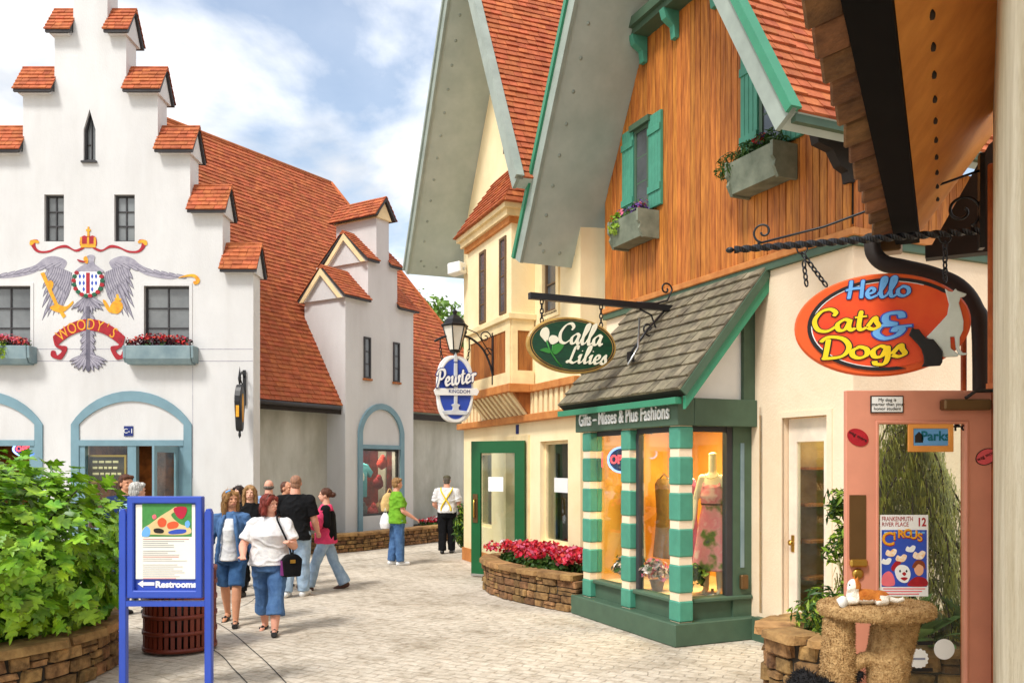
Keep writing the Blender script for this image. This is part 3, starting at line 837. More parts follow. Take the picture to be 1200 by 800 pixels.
# sword and orb hands, crown, ribbon
paint('sword', [(212,268),(232,262),(300,420),(345,490),(330,502),(285,430)], M_gold, False)
paint('sword_guard', [(262,445),(300,430),(345,440),(380,412),(378,430),(330,470),(285,465)], M_gold)
paint('sword_hand', [(240,320),(265,305),(280,320),(272,350),(255,352)], M_gold)
paint('orb', [(575,440),(600,410),(635,420),(640,450),(615,478),(585,470)], M_gold)
paint('orb_claw', [(537,408),(552,412),(575,450),(600,475),(570,470),(548,440)], M_gold)
paint('orb_cross', [(606,378),(618,376),(622,398),(634,400),(632,412),(602,410),(598,398),(608,396)], M_gold, False)
bd = MB()
for (a, b) in (((460,175),(460,260)),):
    bd.prism([(v.x, v.y) for v in cat_rom([(p[0],p[1],0) for p in mp_([(445,190),(470,172),(495,180),(492,215),(520,240),(540,262),(460,285),(395,262),(420,235),(445,218)])],4,True)], -LAY[0]-.001, -.0005, 0)
LAY[0] += .0015
for k in range(14):
    a = -1.1+2.2*k/13
    feather(bd, 460+6*a, 390, 460+95*math.sin(a), 390+85*math.cos(a)+rnd.uniform(-10,25), 7)
for k in range(26):
    y = 470+k*10.5; sp = (22+18*abs(math.sin(k*.9)))*(1.0 if y < 690 else 1.9)
    for sg in (-1, 1): feather(bd, 460, y-8, 460+sg*sp, y+26, 6)
for k in range(11):
    a = -1.45+2.9*k/10
    feather(bd, 462, 690, 462+95*math.sin(a), 715+62*math.cos(a), 7)
bd.prism(mp_([(452,440),(470,440),(474,770),(462,782),(450,770)]), -LAY[0]-.0004, -.0005, 1)
part('body', bd, [M_feather, M_feather2], mural); LAY[0] += .001
paint('beak', [(438,190),(452,180),(462,200),(458,218),(444,212)], M_gold)
paint('tongue', [(405,196),(440,205),(456,204),(440,212),(415,208)], M_red)
sh = MB()
P = [(v.x, v.y) for v in cat_rom([(p[0],p[1],0) for p in mp_([(400,266),(460,262),(522,266),(526,310),(508,360),(462,380),(416,360),(398,310)])],4,True)]
sh.prism(P, -LAY[0]-.003, -.0005); so = part('shield', sh, M_whitep, mural); LAY[0] += .0035
part('stripe', MB().prism(mp_([(452,266),(472,266),(472,374),(452,374)]), -LAY[0]-.001, -.002), M_red, so)
for cx in (420, 440, 484, 504):
    for cy in (285, 320, 352):
        if cy == 352 and cx in (420, 504): continue
        part('lozenge', MB().prism(mp_([(cx,cy-15),(cx+7,cy),(cx,cy+15),(cx-7,cy)]), -LAY[0]-.001, -.002), M_bluep, so)
for k in range(16):
    a = R(-38)+R(256)*k/15
    cx, cy = 462+74*math.cos(a), 312+74*math.sin(a)
    paint('garland_bead', [(cx+12*math.cos(t), cy+10*math.sin(t)) for t in (0,1.05,2.1,3.14,4.2,5.2)], M_red if k % 2 else M_emerald)
LAY[0] = .01
paint('ribbon', [(162,102),(180,92),(200,96),(185,106),(190,135),(215,152),(260,148),(310,126),(350,122),(390,145),(425,135),(440,138),(400,156),(350,136),(300,140),(255,160),(200,160),(170,135)], M_red)
paint('ribbon', [(2*462-x, y) for x, y in [(162,102),(180,92),(200,96),(185,106),(190,135),(215,152),(260,148),(310,126),(350,122),(390,145),(425,135),(440,138),(400,156),(350,136),(300,140),(255,160),(200,160),(170,135)]], M_red)
for sg in (-1, 1): paint('ribbon_end', [(462+sg*(x-462), y) for x, y in [(720,102),(740,94),(764,98),(768,118),(756,122),(742,110),(724,112)]], M_gold)
paint('crown', [(420,88),(440,72),(455,76),(462,60),(470,76),(484,72),(502,86),(498,130),(424,130)], M_red)
paint('crown_band', [(422,116),(500,116),(500,134),(422,134)], M_gold, False)
for x in (424, 461, 496): paint('crown_rib', [(x-5,80),(x+5,80),(x+6,118),(x-6,118)], M_gold, False)
paint('crown_cross', [(458,26),(466,26),(466,38),(474,40),(474,48),(467,50),(468,76),(456,76),(457,50),(450,48),(450,40),(458,38)], M_gold, False)
paint('scroll', [(930,292),(985,274),(1020,276),(1042,300),(1034,322),(1014,326),(1008,312),(1022,306),(1012,290),(985,286)], M_gold)
bn = MB(); LAY[0] += .001
N_ = 18; outr, inr = [], []
for i in range(N_+1):
    t = -1+2*i/N_
    x = 465+186*t; outr.append((x, 506+90*t*t)); inr.append((465+160*t, 566+74*t*t))
bn.prism(mp_(outr+inr[::-1]), -LAY[0]-.002, -.0005)
bo = part('banner', bn, M_red, mural); LAY[0] += .0026
bn = MB()
for i, ch in enumerate("WOODY'S"):
    t = (-.78, -.50, -.22, .06, .33, .53, .74)[i]
    me = text_mesh(ch, 0.31, extrude=0.0012, offset=.0, sx=.74)
    me.transform(UP)
    ang = math.atan2(2*82*t, 173)
    me.transform(Matrix.Rotation(ang, 4, 'Y'))
    px, py = q(465+173*t, 536+82*t*t)
    me.materials.append(M_gold)
    o = link('letter', me, bo); o.location = (wx(px), -LAY[0]-.001, wz(py))
for sg in (-1, 1):
    paint('banner_fold', [(465+sg*a, b) for a, b in [(186,596),(160,640),(118,648),(116,672),(140,712),(160,716),(196,700),(194,672),(176,672),(170,690),(160,694),(140,672),(164,655),(178,640)]], M_red)
bpy.context.view_layer.update()

# hanging wrought sign seen edge-on at the corner
hs = thing('wrought_corner_sign', 'gilded black wrought sign seen edge on beside the stepped gable corner', 'sign', (WX0+wx(287), WY-.02, wz(472)))
part('bracket', MB().tube([(0,0,.5),(0,-.15,.6),(0,-.3,.5),(0,-.3,.34)], .018).tube([(0,0,.2),(0,-.15,.36),(0,-.3,.48)], .014).box(-.03,.03,-.02,0,-.05,.65), M_black, hs)
yc_ = -.30
mb = MB().prismx([(yc_+.14*math.cos(t)*(1+.2*math.sin(3*t)), -.12+.46*math.sin(t)) for t in [2*math.pi*k/24 for k in range(24)]], -.06, .06)
part('plate', mb, M_black, hs, bevel=.01)
part('gilding', MB().prismx([(yc_+.05*math.cos(t), -.12+.28*math.sin(t)) for t in [2*math.pi*k/20 for k in range(20)]], -.066, .066).box(-.03,.03,yc_-.145,yc_-.13,-.3,.06), M_gold, hs)
part('lower_finial', MB().lathe([(.0,-.16),(.03,-.1),(.02,0)], 8, (0,yc_,-.56)), M_black, hs)
part('upper_finial', MB().lathe([(.02,0),(.035,.1),(0,.34)], 8, (0,yc_,.36)), M_black, hs)

# ------------------------------------------------------------------ orange-roofed wing receding behind it
wing = thing('orange_roofed_wing', 'long white wing under steep orange shingle roof with narrow stepped dormer', 'building', (-5.35, 18.0, 0), math.atan2(.84, .54))
ZE, ZR, WD = 3.35, 10.35, 4.05
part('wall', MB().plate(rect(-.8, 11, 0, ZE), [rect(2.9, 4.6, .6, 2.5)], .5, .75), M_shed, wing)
Vs = Vector((0, WD, ZR-ZE)); SL = Vs.length
s_r0, s_r1, s_e1 = -.85, 6.2, 10.2
poly = [(-.85, 0), (s_e1, 0), (s_r1, SL), (-.85, SL)]
slab = MB(); th = .16
A = [(-.85, 0, ZE), (s_e1, 0, ZE), (s_r1, WD, ZR), (-.85, WD, ZR)]
Nn = Vector((0, -(ZR-ZE), WD)).normalized()
slab.add([Vector(p)-Nn*.006 for p in A]+[Vector(p)-Nn*th for p in A], [(0,1,2,3),(7,6,5,4),(4,5,1,0),(5,6,2,1),(6,7,3,2),(7,4,0,3)])
rf = part('roof', slab, M_trimgrey, wing)
shingles(rf, (0,0,ZE), (1,0,0), Vs, poly, .20, .125, M_shing, thick=.026, cap=0, root=wing)
# hip end
Hd = Vector((s_r1-s_e1, WD, ZR-ZE)); 
part('hip_slope', MB().add([(s_e1,0,ZE),(s_e1,2*WD,ZE),(s_r1,WD,ZR)], [(0,1,2)]), M_shing, rf)
part('back_slope', MB().add([(-.85,2*WD,ZE),(s_e1,2*WD,ZE),(s_r1,WD,ZR),(-.85,WD,ZR)], [(1,0,3,2)]), M_shing, rf)
part('hip_ridge', MB().tube([Vector((s_e1,0,ZE)).lerp(Vector((s_r1,WD,ZR)), t/10) for t in range(11)], .07, 6), M_shing, rf)
part('ridge', MB().tube([(-.85,WD,ZR),(s_r1,WD,ZR)], .06, 6), M_shing, rf)
part('fascia', Bx(-.85, s_e1, .03, .07, ZE-.2, ZE-.05), M_dkbrown, rf)
part('gutter', MB().tube([(-.85,-.05,ZE-.06),(2.38,-.05,ZE-.06)], .05, 8), M_dkframe, rf)
# small kicked valley strip by the gable corner
# stepped dormer
DY0, DY1 = -.1, 1.25
dl = [(2.5, 5.0, 5.95), (3.28, 4.36, 6.95), (3.58, 4.04, 8.1)]
arch = lambda w, zs, rise: arch_pts(3.75, w, zs, rise)
hole = [(3.05, .72), (4.45, .72), (4.45, 2.35), (3.05, 2.35)]
outl = [(2.5, 0), (5.0, 0), (5.0, 5.95), (4.36, 5.95), (4.36, 6.95), (4.04, 6.95), (4.04, 8.1), (3.58, 8.1), (3.58, 6.95), (3.28, 6.95), (3.28, 5.95), (2.5, 5.95)]
dm = part('dormer_wall', MB().plate(outl, [hole], DY0, DY0+.25), M_white, wing)
mb = MB()
mb.box(2.501, 2.75, DY0+.25, DY1, 0, 5.949); mb.box(4.75, 4.999, DY0+.25, DY1+1.0, 0, 5.949)
mb.box(2.75, 4.75, DY0+.25, DY1, 5.6, 5.949); mb.box(3.281, 4.359, DY0+.25, DY1+.4, 5.95, 6.949); mb.box(3.581, 4.039, DY0+.25, DY1, 6.95, 8.099)
part('dormer_flank', mb, M_white, wing)
def cap_x(x0, x1, zb, ya, yb, rise):
    yc, hd = (ya+yb)/2, (yb-ya)/2
    return step_cap(wing, x0, x1, zb, yc, hd=hd+.06, rise=rise)
cap_x(2.38, 3.28, 5.95, DY0, DY1, .75); cap_x(4.36, 5.12, 5.95, DY0, DY1, .75)
cap_x(3.16, 3.58, 6.95, DY0, DY1+.1, .75); cap_x(4.04, 4.48, 6.95, DY0, DY1+.1, .75)
# cream verge boards at the cap ends that face the street
for (x, zb) in ((2.372, 5.95), (3.152, 6.95)):
    yc, hd, rise = (DY0+DY1)/2, (DY1-DY0)/2+.03, .70
    part('verge_board', MB().prismx([(yc-hd, zb-.08), (yc-hd+.13, zb-.08), (yc, zb+rise-.18), (yc+hd-.13, zb-.08), (yc+hd, zb-.08), (yc, zb+rise-.02)], x-.03, x-.002), M_creamtrim, wing)
# top cap, ridge towards the street
x0, x1, zb, rise = 3.42, 4.2, 8.05, .52
xc = (x0+x1)/2
tc = part('top_cap', MB().prism([(x0, zb), (x0+.06, zb), (xc, zb+rise-.1), (x1-.06, zb), (x1, zb), (xc, zb+rise)], DY0-.12, DY1+.12), M_dkframe, wing)
part('cap_core', MB().prism([(x0+.12, zb-.02), (x1-.12, zb-.02), (xc, zb+rise-.12)], DY0-.06, DY1+.06), M_creamtrim, tc)
for sg in (-1, 1):
    Uu = (0, -1, 0) if sg < 0 else (0, 1, 0)
    e = x0-.02 if sg < 0 else x1+.02
    Vv = Vector((-sg*(xc-x0+.02), 0, rise+.01)); O = (e, DY1+.13 if sg < 0 else DY0-.13, zb)
    ln = DY1+.26-DY0
    shingles(tc, O, Uu, Vv, [(0,0),(ln,0),(ln,Vv.length),(0,Vv.length)], .16, .12, M_shing, cap=0, root=wing)
for a, b, z0, z1 in ((3.12, 3.36, 4.05, 5.05), (4.20, 4.44, 4.05, 5.05)):
    window(wing, a, b, z0, z1, DY0, 1, 3, fw=.04, mw=.02, fm=M_dkframe, gm=M_glassd, sill=.03, depth=.03, sillm=M_wood2)
zsp, X, w2 = 2.75, 3.75, .70
ou = [(X+w2+.14, .35), (X+w2+.14, zsp)] + arch_pts(X, 2*w2+.28, zsp, .72)[1:-1] + [(X-w2-.14, zsp), (X-w2-.14, .35)]
inn = [(X+w2, .35), (X+w2, zsp)] + arch_pts(X, 2*w2, zsp, .58)[1:-1] + [(X-w2, zsp), (X-w2, .35)]
mb = MB()
for i in range(len(ou)-1):
    vs = [(p[0], DY0-.05, p[1]) for p in (ou[i], ou[i+1], inn[i+1], inn[i])] + [(p[0], DY0+.004, p[1]) for p in (ou[i], ou[i+1], inn[i+1], inn[i])]
    mb.add(vs, [(0,1,2,3),(4,5,1,0),(7,3,2,6)])
asu = part('arch_surround', mb, M_blueg, wing)
part('lintel', Bx(X-w2, X+w2, DY0-.045, DY0+.05, 2.35, 2.45), M_blueg, asu)
part('frame', ring(rect(3.052, 4.448, .722, 2.348), rect(3.10, 4.40, .77, 2.30), DY0+.03, DY0+.1), M_dkframe, asu)
part('pane', Bx(3.10, 4.40, DY0+.06, DY0+.066, .77, 2.30), M_glassg, asu)
part('interior', MB().box(2.8,4.7,DY0+1.2,DY0+1.25,.5,2.6).box(2.8,2.85,DY0+.27,DY0+1.2,.5,2.6).box(4.65,4.7,DY0+.27,DY0+1.2,.5,2.6).box(2.8,4.7,DY0+.27,DY0+1.2,.55,.6).box(2.8,4.7,DY0+.27,DY0+1.2,2.55,2.6), mat('maroon_interior', srgb(150,48,40), rough=.8, col2=srgb(70,26,26), scale=4), asu)
dml = bpy.data.lights.new('display_light', 'AREA'); dml.energy = 30; dml.color = (1, .82, .6); dml.size = .6  # added light, put in so the goods in the dormer window show
dmo = link('display_light', dml, wing); dmo.location = (3.75, .5, 2.5)
part('added_lamp', MB().lathe([(.1,0),(.12,.03),(.05,.04)], 16, (3.75,.5,2.505)), M_whitep, asu)  # fitting made up to go with the added light
MW = wmat(wing)
def wing_pt(s, y, z): return tuple(MW @ Vector((s, y, z)))
shirt = thing('display_shirt', 'turquoise shirt with pale skull print in the dormer shop window', 'shirt', wing_pt(3.6, DY0+.6, 1.55), wing.rotation_euler.z)
part('cloth', MB().prism([(-.3,.42),(-.5,.22),(-.4,.08),(-.27,.2),(-.27,-.4),(.27,-.4),(.27,.2),(.4,.08),(.5,.22),(.3,.42),(.1,.46),(0,.4),(-.1,.46)], -.05, .05), mat('turquoise_cloth', srgb(90,176,196)), shirt, bevel=.02)
sk = part('print', MB().prism([(v.x, v.y) for v in cat_rom([(-.14,.05,0),(-.12,.2,0),(0,.27,0),(.12,.2,0),(.14,.05,0),(.07,-.02,0),(.07,-.13,0),(-.07,-.13,0),(-.07,-.02,0)],4,True)], -.056, -.05), M_whitep, shirt)
for sx in (-.055,.055): part('eye_hole', MB().prism(oval(sx,.08,.035,.04,12), -.06,-.055), M_dkblue, sk)
for i, (s_, z_, col) in enumerate(((3.2,1.0,(190,176,160)),(3.5,.85,(90,90,96)),(4.1,1.5,(150,40,50)),(4.2,.9,(206,170,130)),(3.9,.8,(196,60,60)),(3.3,1.9,(60,60,66)),(4.25,2.0,(200,60,50)))):
    tr = thing('folded_garment', ['pale folded top low in the dormer window','dark folded top low in the dormer window','red hanging top beside the turquoise shirt','tan folded top low right in the dormer window','red folded cap low centre in the dormer window','dark cap hung high left in the dormer window','red cap hung high right in the dormer window'][i], 'clothing', wing_pt(s_, DY0+.4, z_), wing.rotation_euler.z)
    part('cloth', MB().ell((0,0,0),(.17,.1,.15),10,6,noise=.12).ell((0,-.02,.12),(.09,.07,.1),8,5,noise=.1), mat('garment%d' % i, srgb(*col), rough=.9), tr)
M_brframe = mat('dark_brown_frame', srgb(104, 82, 58), rough=.6)
# ------------------------------------------------------------------ shared gable-roof builder (gable towards the street)
def gable_roof(b, xl, zl, xa, za, xr, zr, yf, yb, soffit, verge, vergetop, thick=.2, cap_r=300):
    """two slabs; left slope shows its soffit, right slope its shingles"""
    parts = []
    for side, (x0, z0) in (('l', (xl, zl)), ('r', (xr, zr))):
        d = Vector((xa-x0, 0, za-z0)); L = d.length; dn = d.normalized()
        nrm = Vector((-dn.z, 0, dn.x)) if side == 'l' else Vector((dn.z, 0, -dn.x))
        if nrm.z < 0: nrm = -nrm
        A = [Vector((x0, yf, z0)), Vector((xa, yf, za)), Vector((xa, yb, za)), Vector((x0, yb, z0))]
        B = [p + nrm*thick for p in A]
        mb = MB()
        f = [(0,1,2,3),(7,6,5,4),(0,4,5,1),(1,5,6,2),(2,6,7,3),(3,7,4,0)]
        if side == 'r': f = [t[::-1] for t in f]
        mb.add(A+B, f)
        s = part('roof_slope', mb, soffit, b)
        # verge board on the front edge
        vb = MB(); o1 = nrm*(thick+.03); o0 = -nrm*.02
        C1 = [A[0]+o0, A[1]+o0, A[1]+o1, A[0]+o1]
        vb.add([c+Vector((0,-.05,0)) for c in C1]+[c for c in C1], [(0,1,2,3),(4,0,3,7),(1,5,6,2),(3,2,6,7),(0,4,5,1)])
        part('verge_board', vb, verge, s)
        vt = MB(); o1b = nrm*(thick+.05); o2 = nrm*(thick-.03)
        C2 = [A[0]+o2, A[1]+o2, A[1]+o1b, A[0]+o1b]
        vt.add([c+Vector((0,-.085,0)) for c in C2]+[c+Vector((0,.04,0)) for c in C2], [(0,1,2,3),(4,0,3,7),(1,5,6,2),(3,2,6,7),(0,4,5,1)])
        part('metal_edge', vt, vergetop, s)
        # bolts on the soffit
        bt = MB()
        n = int(L/.42)
        for k in range(n):
            p = A[0] + dn*(.3+k*.42) + Vector((0,.22,0)) - nrm*.0
            bt.add([p+Vector((0,.03*math.cos(t),0))+dn*.03*math.sin(t) for t in [k2*math.pi/4 for k2 in range(8)]] + [p-nrm*.02], [(i, (i+1) % 8, 8) for i in range(8)])
        for k in range(4):
            p = A[0] + dn*.2 + Vector((0,.3+k*.27,0))
            bt.add([p+Vector((0,.03*math.cos(t),0))+dn*.03*math.sin(t) for t in [k2*math.pi/4 for k2 in range(8)]] + [p-nrm*.02], [(i, (i+1) % 8, 8) for i in range(8)])
        part('bolts', bt, M_trimgrey, s, kind='stuff')
        if side == 'r':
            O = Vector((x0, yf+.02, z0)) + nrm*thick
            shingles(s, O, (0,1,0), d, [(0,0),(yb-yf,0),(yb-yf,L),(0,L)], .17, .12, M_shing, thick=.024, cap=cap_r, root=b)
        else:
            O = Vector((x0, yb, z0)) + nrm*thick
            part('outer_shingles', MB().add([p+nrm*(thick+.01) for p in A], [(3,2,1,0)]), M_shing, s)
        parts.append(s)
    return parts

# ------------------------------------------------------------------ cream half-timbered shop in the middle
u2 = (.371, -.928)
b2 = thing('cream_gabled_shop', 'cream shop with grey overhanging gable, bay window and open green door', 'building', (-1.0, 17.7, 0), math.atan2(u2[1], u2[0]))
XL, ZL, XA, ZA, XR, ZR2 = -.5, 5.93, 2.8, 10.9, 5.45, 5.93
gl = lambda x: ZL+(x-XL)*(ZA-ZL)/(XA-XL) if x < XA else ZR2+(XR-x)*(ZA-ZR2)/(XR-XA)
W2 = 5.43
outer = [(0,0),(W2,0),(W2,gl(W2)-.01),(XA,ZA-.01),(0,gl(0)-.01)]
holes = [rect(2.4,3.47,.03,2.4), rect(3.94,5.0,.7,2.34), rect(.75,1.65,.75,2.2), rect(4.08,4.61,4.4,5.75)]
part('wall', MB().plate(outer, holes, 0, .28), M_cream, b2)
part('side_wall', MB().box(W2-.25, W2-.002, .28, 5, 0, 5.9).box(.002, .25, .28, 5, 0, 5.9), M_cream, b2)
gable_roof(b2, XL, ZL, XA, ZA, XR, ZR2, -1.04, 5.2, M_soffit, M_trimgrey, M_trimgrey)
part('plinth', MB().box(-.02, 2.38, -.03, .02, 0, .26).box(3.49, W2, -.03, .02, 0, .26).box(-.03, .001, -.03, 4, 0, .26), M_orange, b2)
# ground floor trims
part('lower_rail', Bx(-.06, W2, -.14, -.001, 2.68, 2.8), M_orange, b2, bevel=.01)
for k in range(27):
    x = .04+k*.2
    part('batten', Bx(x, x+.115, -.06, -.001, 2.8, 3.16), M_creamtrim, b2)
part('frieze_ground', Bx(-.01, W2-.01, -.02, -.002, 2.8, 3.16), M_wood2, b2)
for a_, c_ in ((-.06, 1.5-.07), (3.72+.07, W2)): part('upper_rail', Bx(a_, c_, -.12, -.001, 3.16, 3.28), M_orange, b2, bevel=.01)
# projecting bay on the upper floor
BX0, BX1, BY = 1.5, 3.72, -.42
bay = part('bay', MB().box(BX0, BX1, BY, -.002, 3.3, 6.05), M_cream, b2)
part('bay_base', MB().box(BX0-.06, BX1+.06, BY-.07, -.001, 3.16, 3.30), M_orange, bay, bevel=.01)
part('under_corbel', MB().prismx([(BY+.06,3.16),(-.002,3.16),(-.002,2.8),(-.08,2.8)], BX0+.05, BX1-.05), M_wood2, bay)
for k in range(10):
    x = BX0+.07+k*.215
    part('bracket', MB().prismx([(BY+.0,3.159),(-.003,3.159),(-.003,2.801),(-.12,2.801)], x, x+.10), M_creamtrim, bay)
part('cornice', MB().box(BX0-.1, BX1+.1, BY-.12, -.001, 6.05, 6.16).box(BX0-.16, BX1+.16, BY-.18, -.001, 6.16, 6.24), M_creamtrim, bay)
part('cornice_band', MB().box(BX0-.05, BX1+.05, BY-.06, -.001, 5.95, 6.05), M_orange, bay)
part('sill_band', MB().box(BX0-.07, BX1+.07, BY-.08, -.001, 4.36, 4.46), M_creamtrim, bay, bevel=.01)
# wood panels with cream framing, front and the side that faces the camera
fr = MB()
for (x0, x1) in ((BX0, BX0+.2), (BX1-.2, BX1)): fr.box(x0, x1, BY-.03, BY-.001, 3.3, 4.36)
fr.box(BX0+.2, BX1-.2, BY-.03, BY-.001, 3.3, 3.5); fr.box(BX0+.2, BX1-.2, BY-.03, BY-.001, 4.2, 4.36)
part('panel_frame', fr, M_creamtrim, bay)
for k in range(18):
    x = BX0+.21+k*.1
    part('plank', Bx(x+.003, x+.097, BY-.014, BY-.001, 3.5, 4.2), M_wood2, bay)
part('side_panel', Bx(BX1+.001, BX1+.012, BY+.1, -.05, 3.52, 4.18), M_wood2, bay)
part('side_frame', MB().box(BX1+.001, BX1+.03, BY, BY+.1, 3.3, 4.36).box(BX1+.001, BX1+.03, BY+.1, -.03, 3.3, 3.52).box(BX1+.001, BX1+.03, BY+.1, -.03, 4.18, 4.36), M_creamtrim, bay)
for a, b_ in ((2.18, 2.50), (3.2, 3.5)):
    window(b2, a, b_, 4.5, 5.8, BY, 1, 4, fw=.045, mw=.02, fm=M_brframe, gm=M_glassd, proud=.025, depth=.02)
# hipped bay roof
ey, ez = BY-.22, 6.24
hp = [(BX0-.2, ey, ez), (BX1+.2, ey, ez), (BX1-.35, -.002, 7.25), (BX0+.35, -.002, 7.25), (BX0-.2, -.002, ez), (BX1+.2, -.002, ez)]
hr = part('bay_roof', MB().add(hp, [(0,1,2,3),(0,3,4),(1,5,2),(0,4,5,1)]), M_shing, bay)
d = Vector((0, -ey, 1.01)); 
shingles(hr, (BX0-.2, ey-.005, ez), (1,0,0), d, [(0,0),(BX1-BX0+.4,0),(BX1-BX0-.15,d.length),(.55,d.length)], .17, .12, M_shing, cap=160, root=b2)
dd = Vector((-.55, 0, 1.01))
shingles(hr, (BX1+.205, ey, ez), (0,1,0), dd, [(0,0),(-ey,0),(-ey,dd.length)], .17, .12, M_shing, cap=40, root=b2)
# windows
window(b2, 4.08, 4.61, 4.4, 5.75, .05, 1, 3, fw=.05, mw=.025, fm=M_brframe, gm=M_glassd, sill=.05)
part('window_surround', ring(rect(3.98,4.71,4.3,5.85), rect(4.08,4.61,4.4,5.75), -.03, .01), M_creamtrim, b2)
window(b2, 2.35, 2.75, 7.6, 8.3, -.02, 1, 2, fw=.06, fm=M_brframe, gm=M_glassd, proud=.02, depth=.018)
w = window(b2, 3.94, 5.0, .7, 2.34, .12, 1, 1, fw=.05, fm=M_creamtrim, gm=M_glassg, sill=.06, sillm=M_creamtrim)
part('dark_room_backdrop', Bx(4.0, 4.95, .9, .94, .6, 2.4), mat('dim_interior', srgb(112, 100, 72), rough=.9, col2=srgb(52, 48, 36), scale=1.6), w)  # backdrop sheet, the darkness of the unlit room put into its colour
w = window(b2, .75, 1.65, .75, 2.2, .12, 1, 1, fw=.05, fm=M_creamtrim, gm=M_glassg, sill=.08, sillm=M_green)
part('dark_room_backdrop', Bx(.7, 1.7, .8, .84, .6, 2.4), MATS['dim_interior'], w)  # same dark room backdrop behind the far window
part('notice', Bx(4.28, 4.78, .10, .104, 1.52, 1.75), M_whitep, b2)
part('entry_back', MB().box(2.3, 3.6, 1.6, 1.65, 0, 2.6).box(2.25, 2.3, .29, 1.6, 0, 2.6).box(3.6, 3.65, .29, 1.6, 0, 2.6), MATS['dim_interior'], b2)
part('door_frame', MB().box(2.36, 2.46, -.03, .2, 0, 2.46).box(3.41, 3.51, -.03, .2, 0, 2.46).box(2.46, 3.41, -.03, .2, 2.36, 2.46), M_creamtrim, b2)
dr = part('door', ring(rect(0, 1.06, .04, 2.37), rect(.19, .87, .34, 2.16), -.025, .025), M_door, b2, bevel=.004)
dr.location = (3.46, -.07, 0); dr.rotation_euler = (0, 0, R(180+39))
part('pane', Bx(.191, .869, -.005, .005, .341, 2.159), M_glass, dr)
part('push_plate', Bx(.92, 1.02, .027, .036, .95, 1.45), M_bronze, dr)
part('handle', MB().tube([(.97,.03,1.36),(.97,.075,1.34),(.97,.08,1.2),(.97,.075,1.06),(.97,.03,1.04)], .016), M_brass, dr)
part('paper_sign', Bx(.42, .72, .0055, .007, 1.5, 1.75), M_whitep, dr)
part('kick_edge', Bx(.0, 1.06, -.03, .03, .02, .06), M_steel, dr)
part('number_plate', Bx(2.9, 3.02, -.012, -.001, 2.50, 2.66), M_dkblue, b2)
spk = thing('eave_speaker', 'small white loudspeaker under the grey eave of the cream shop', 'speaker', (-1.12, 17.45, 5.95), R(-30))
part('case', MB().prism([(-.16,-.12),(.16,-.08),(.14,.14),(-.17,.12)], -.13, .13), M_whitep, spk, bevel=.02)
part('mount', Bx(.0,.2,-.03,.03,-.02,.02), M_steel, spk)

# ------------------------------------------------------------------ wood-gabled boutique
u1 = (.41, -.912)
b1 = thing('wood_gabled_boutique', 'boutique with orange wood gable, teal shutters, green corner shopfront and slate awning', 'building', (2.73, 9.65, 0), math.atan2(u1[1], u1[0]))
XL, ZL, XA, ZA, XR, ZR1 = -3.75, 4.94, -1.0, 9.83, 1.73, 4.94
S0, S1 = -3.25, 1.46
gl = lambda x: ZL+(x-XL)*(ZA-ZL)/(XA-XL) if x < XA else ZR1+(XR-x)*(ZA-ZR1)/(XR-XA)
part('wall', MB().plate(rect(S0, S1, 0, 4.22), [rect(-2.06, -.16, .45, 2.55), rect(.47, 1.12, .12, 2.46)], 0, .25), M_peach, b1)
part('gable_ground', MB().prism([(S0,4.22),(S1,4.22),(S1,gl(S1)-.01),(XA,ZA-.01),(S0,gl(S0)-.01)], .0, .25), M_dkbrown, b1)
part('side_wall', MB().box(S1-.25, S1-.001, .25, 4.5, 0, 4.22), M_peach, b1)
part('side_wall_upper', MB().box(S1-.25, S1-.001, .25, 4.5, 4.22, 4.95), M_dkbrown, b1)
clipg = [(S0,4.24),(S1,4.24),(S1,gl(S1)-.02),(XA,ZA-.02),(S0,gl(S0)-.02)]
x = S0
sd = part('siding', Bx(S0, S1, -.004, -.001, 4.23, 4.30), M_wood, b1)
while x < S1-.02:
    w = rnd.choice([.095,.095,.1,.11])
    c = clip_poly([(x+.004, 4.2), (min(x+w, S1)-.004, 4.2), (min(x+w, S1)-.004, 12), (x+.004, 12)], clipg)
    if c: part('board', MB().prism(c, -.028-rnd.uniform(0,.008), -.001), M_wood, sd, bevel=.003)
    x += w
y = .0
while y < 3.0:
    part('board', Bx(S1, S1+.026+rnd.uniform(0,.006), y+.004, y+.096, 4.24, 4.98), M_wood, sd); y += .1
part('drip_board', MB().box(S0-.02, S1+.08, -.08, -.001, 4.17, 4.25).box(S1, S1+.08, -.001, 3.2, 4.17, 4.25), M_orange, b1, bevel=.01)
part('drip_green', MB().box(S0-.02, S1+.055, -.055, -.001, 4.09, 4.17).box(S1, S1+.055, -.001, 3.2, 4.09, 4.17), M_green, b1)
gable_roof(b1, XL, ZL, XA, ZA, XR, ZR1, -1.14, 4.6, M_soffit, M_trimgrey, M_teal2)
# eave end of the right slope: fascia and scrolled bracket
part('eave_board', Bx(XR+.10, XR+.16, -1.12, 4.5, ZR1+.02, ZR1+.10), M_green, b1)
part('eave_bracket', MB().prismx([(-.002,4.70),(-.002,5.16),(-.50,5.16),(-.46,5.02),(-.28,4.98),(-.18,4.84),(-.08,4.80),(-.06,4.70)], 1.38, 1.48), M_dkbrown, b1)
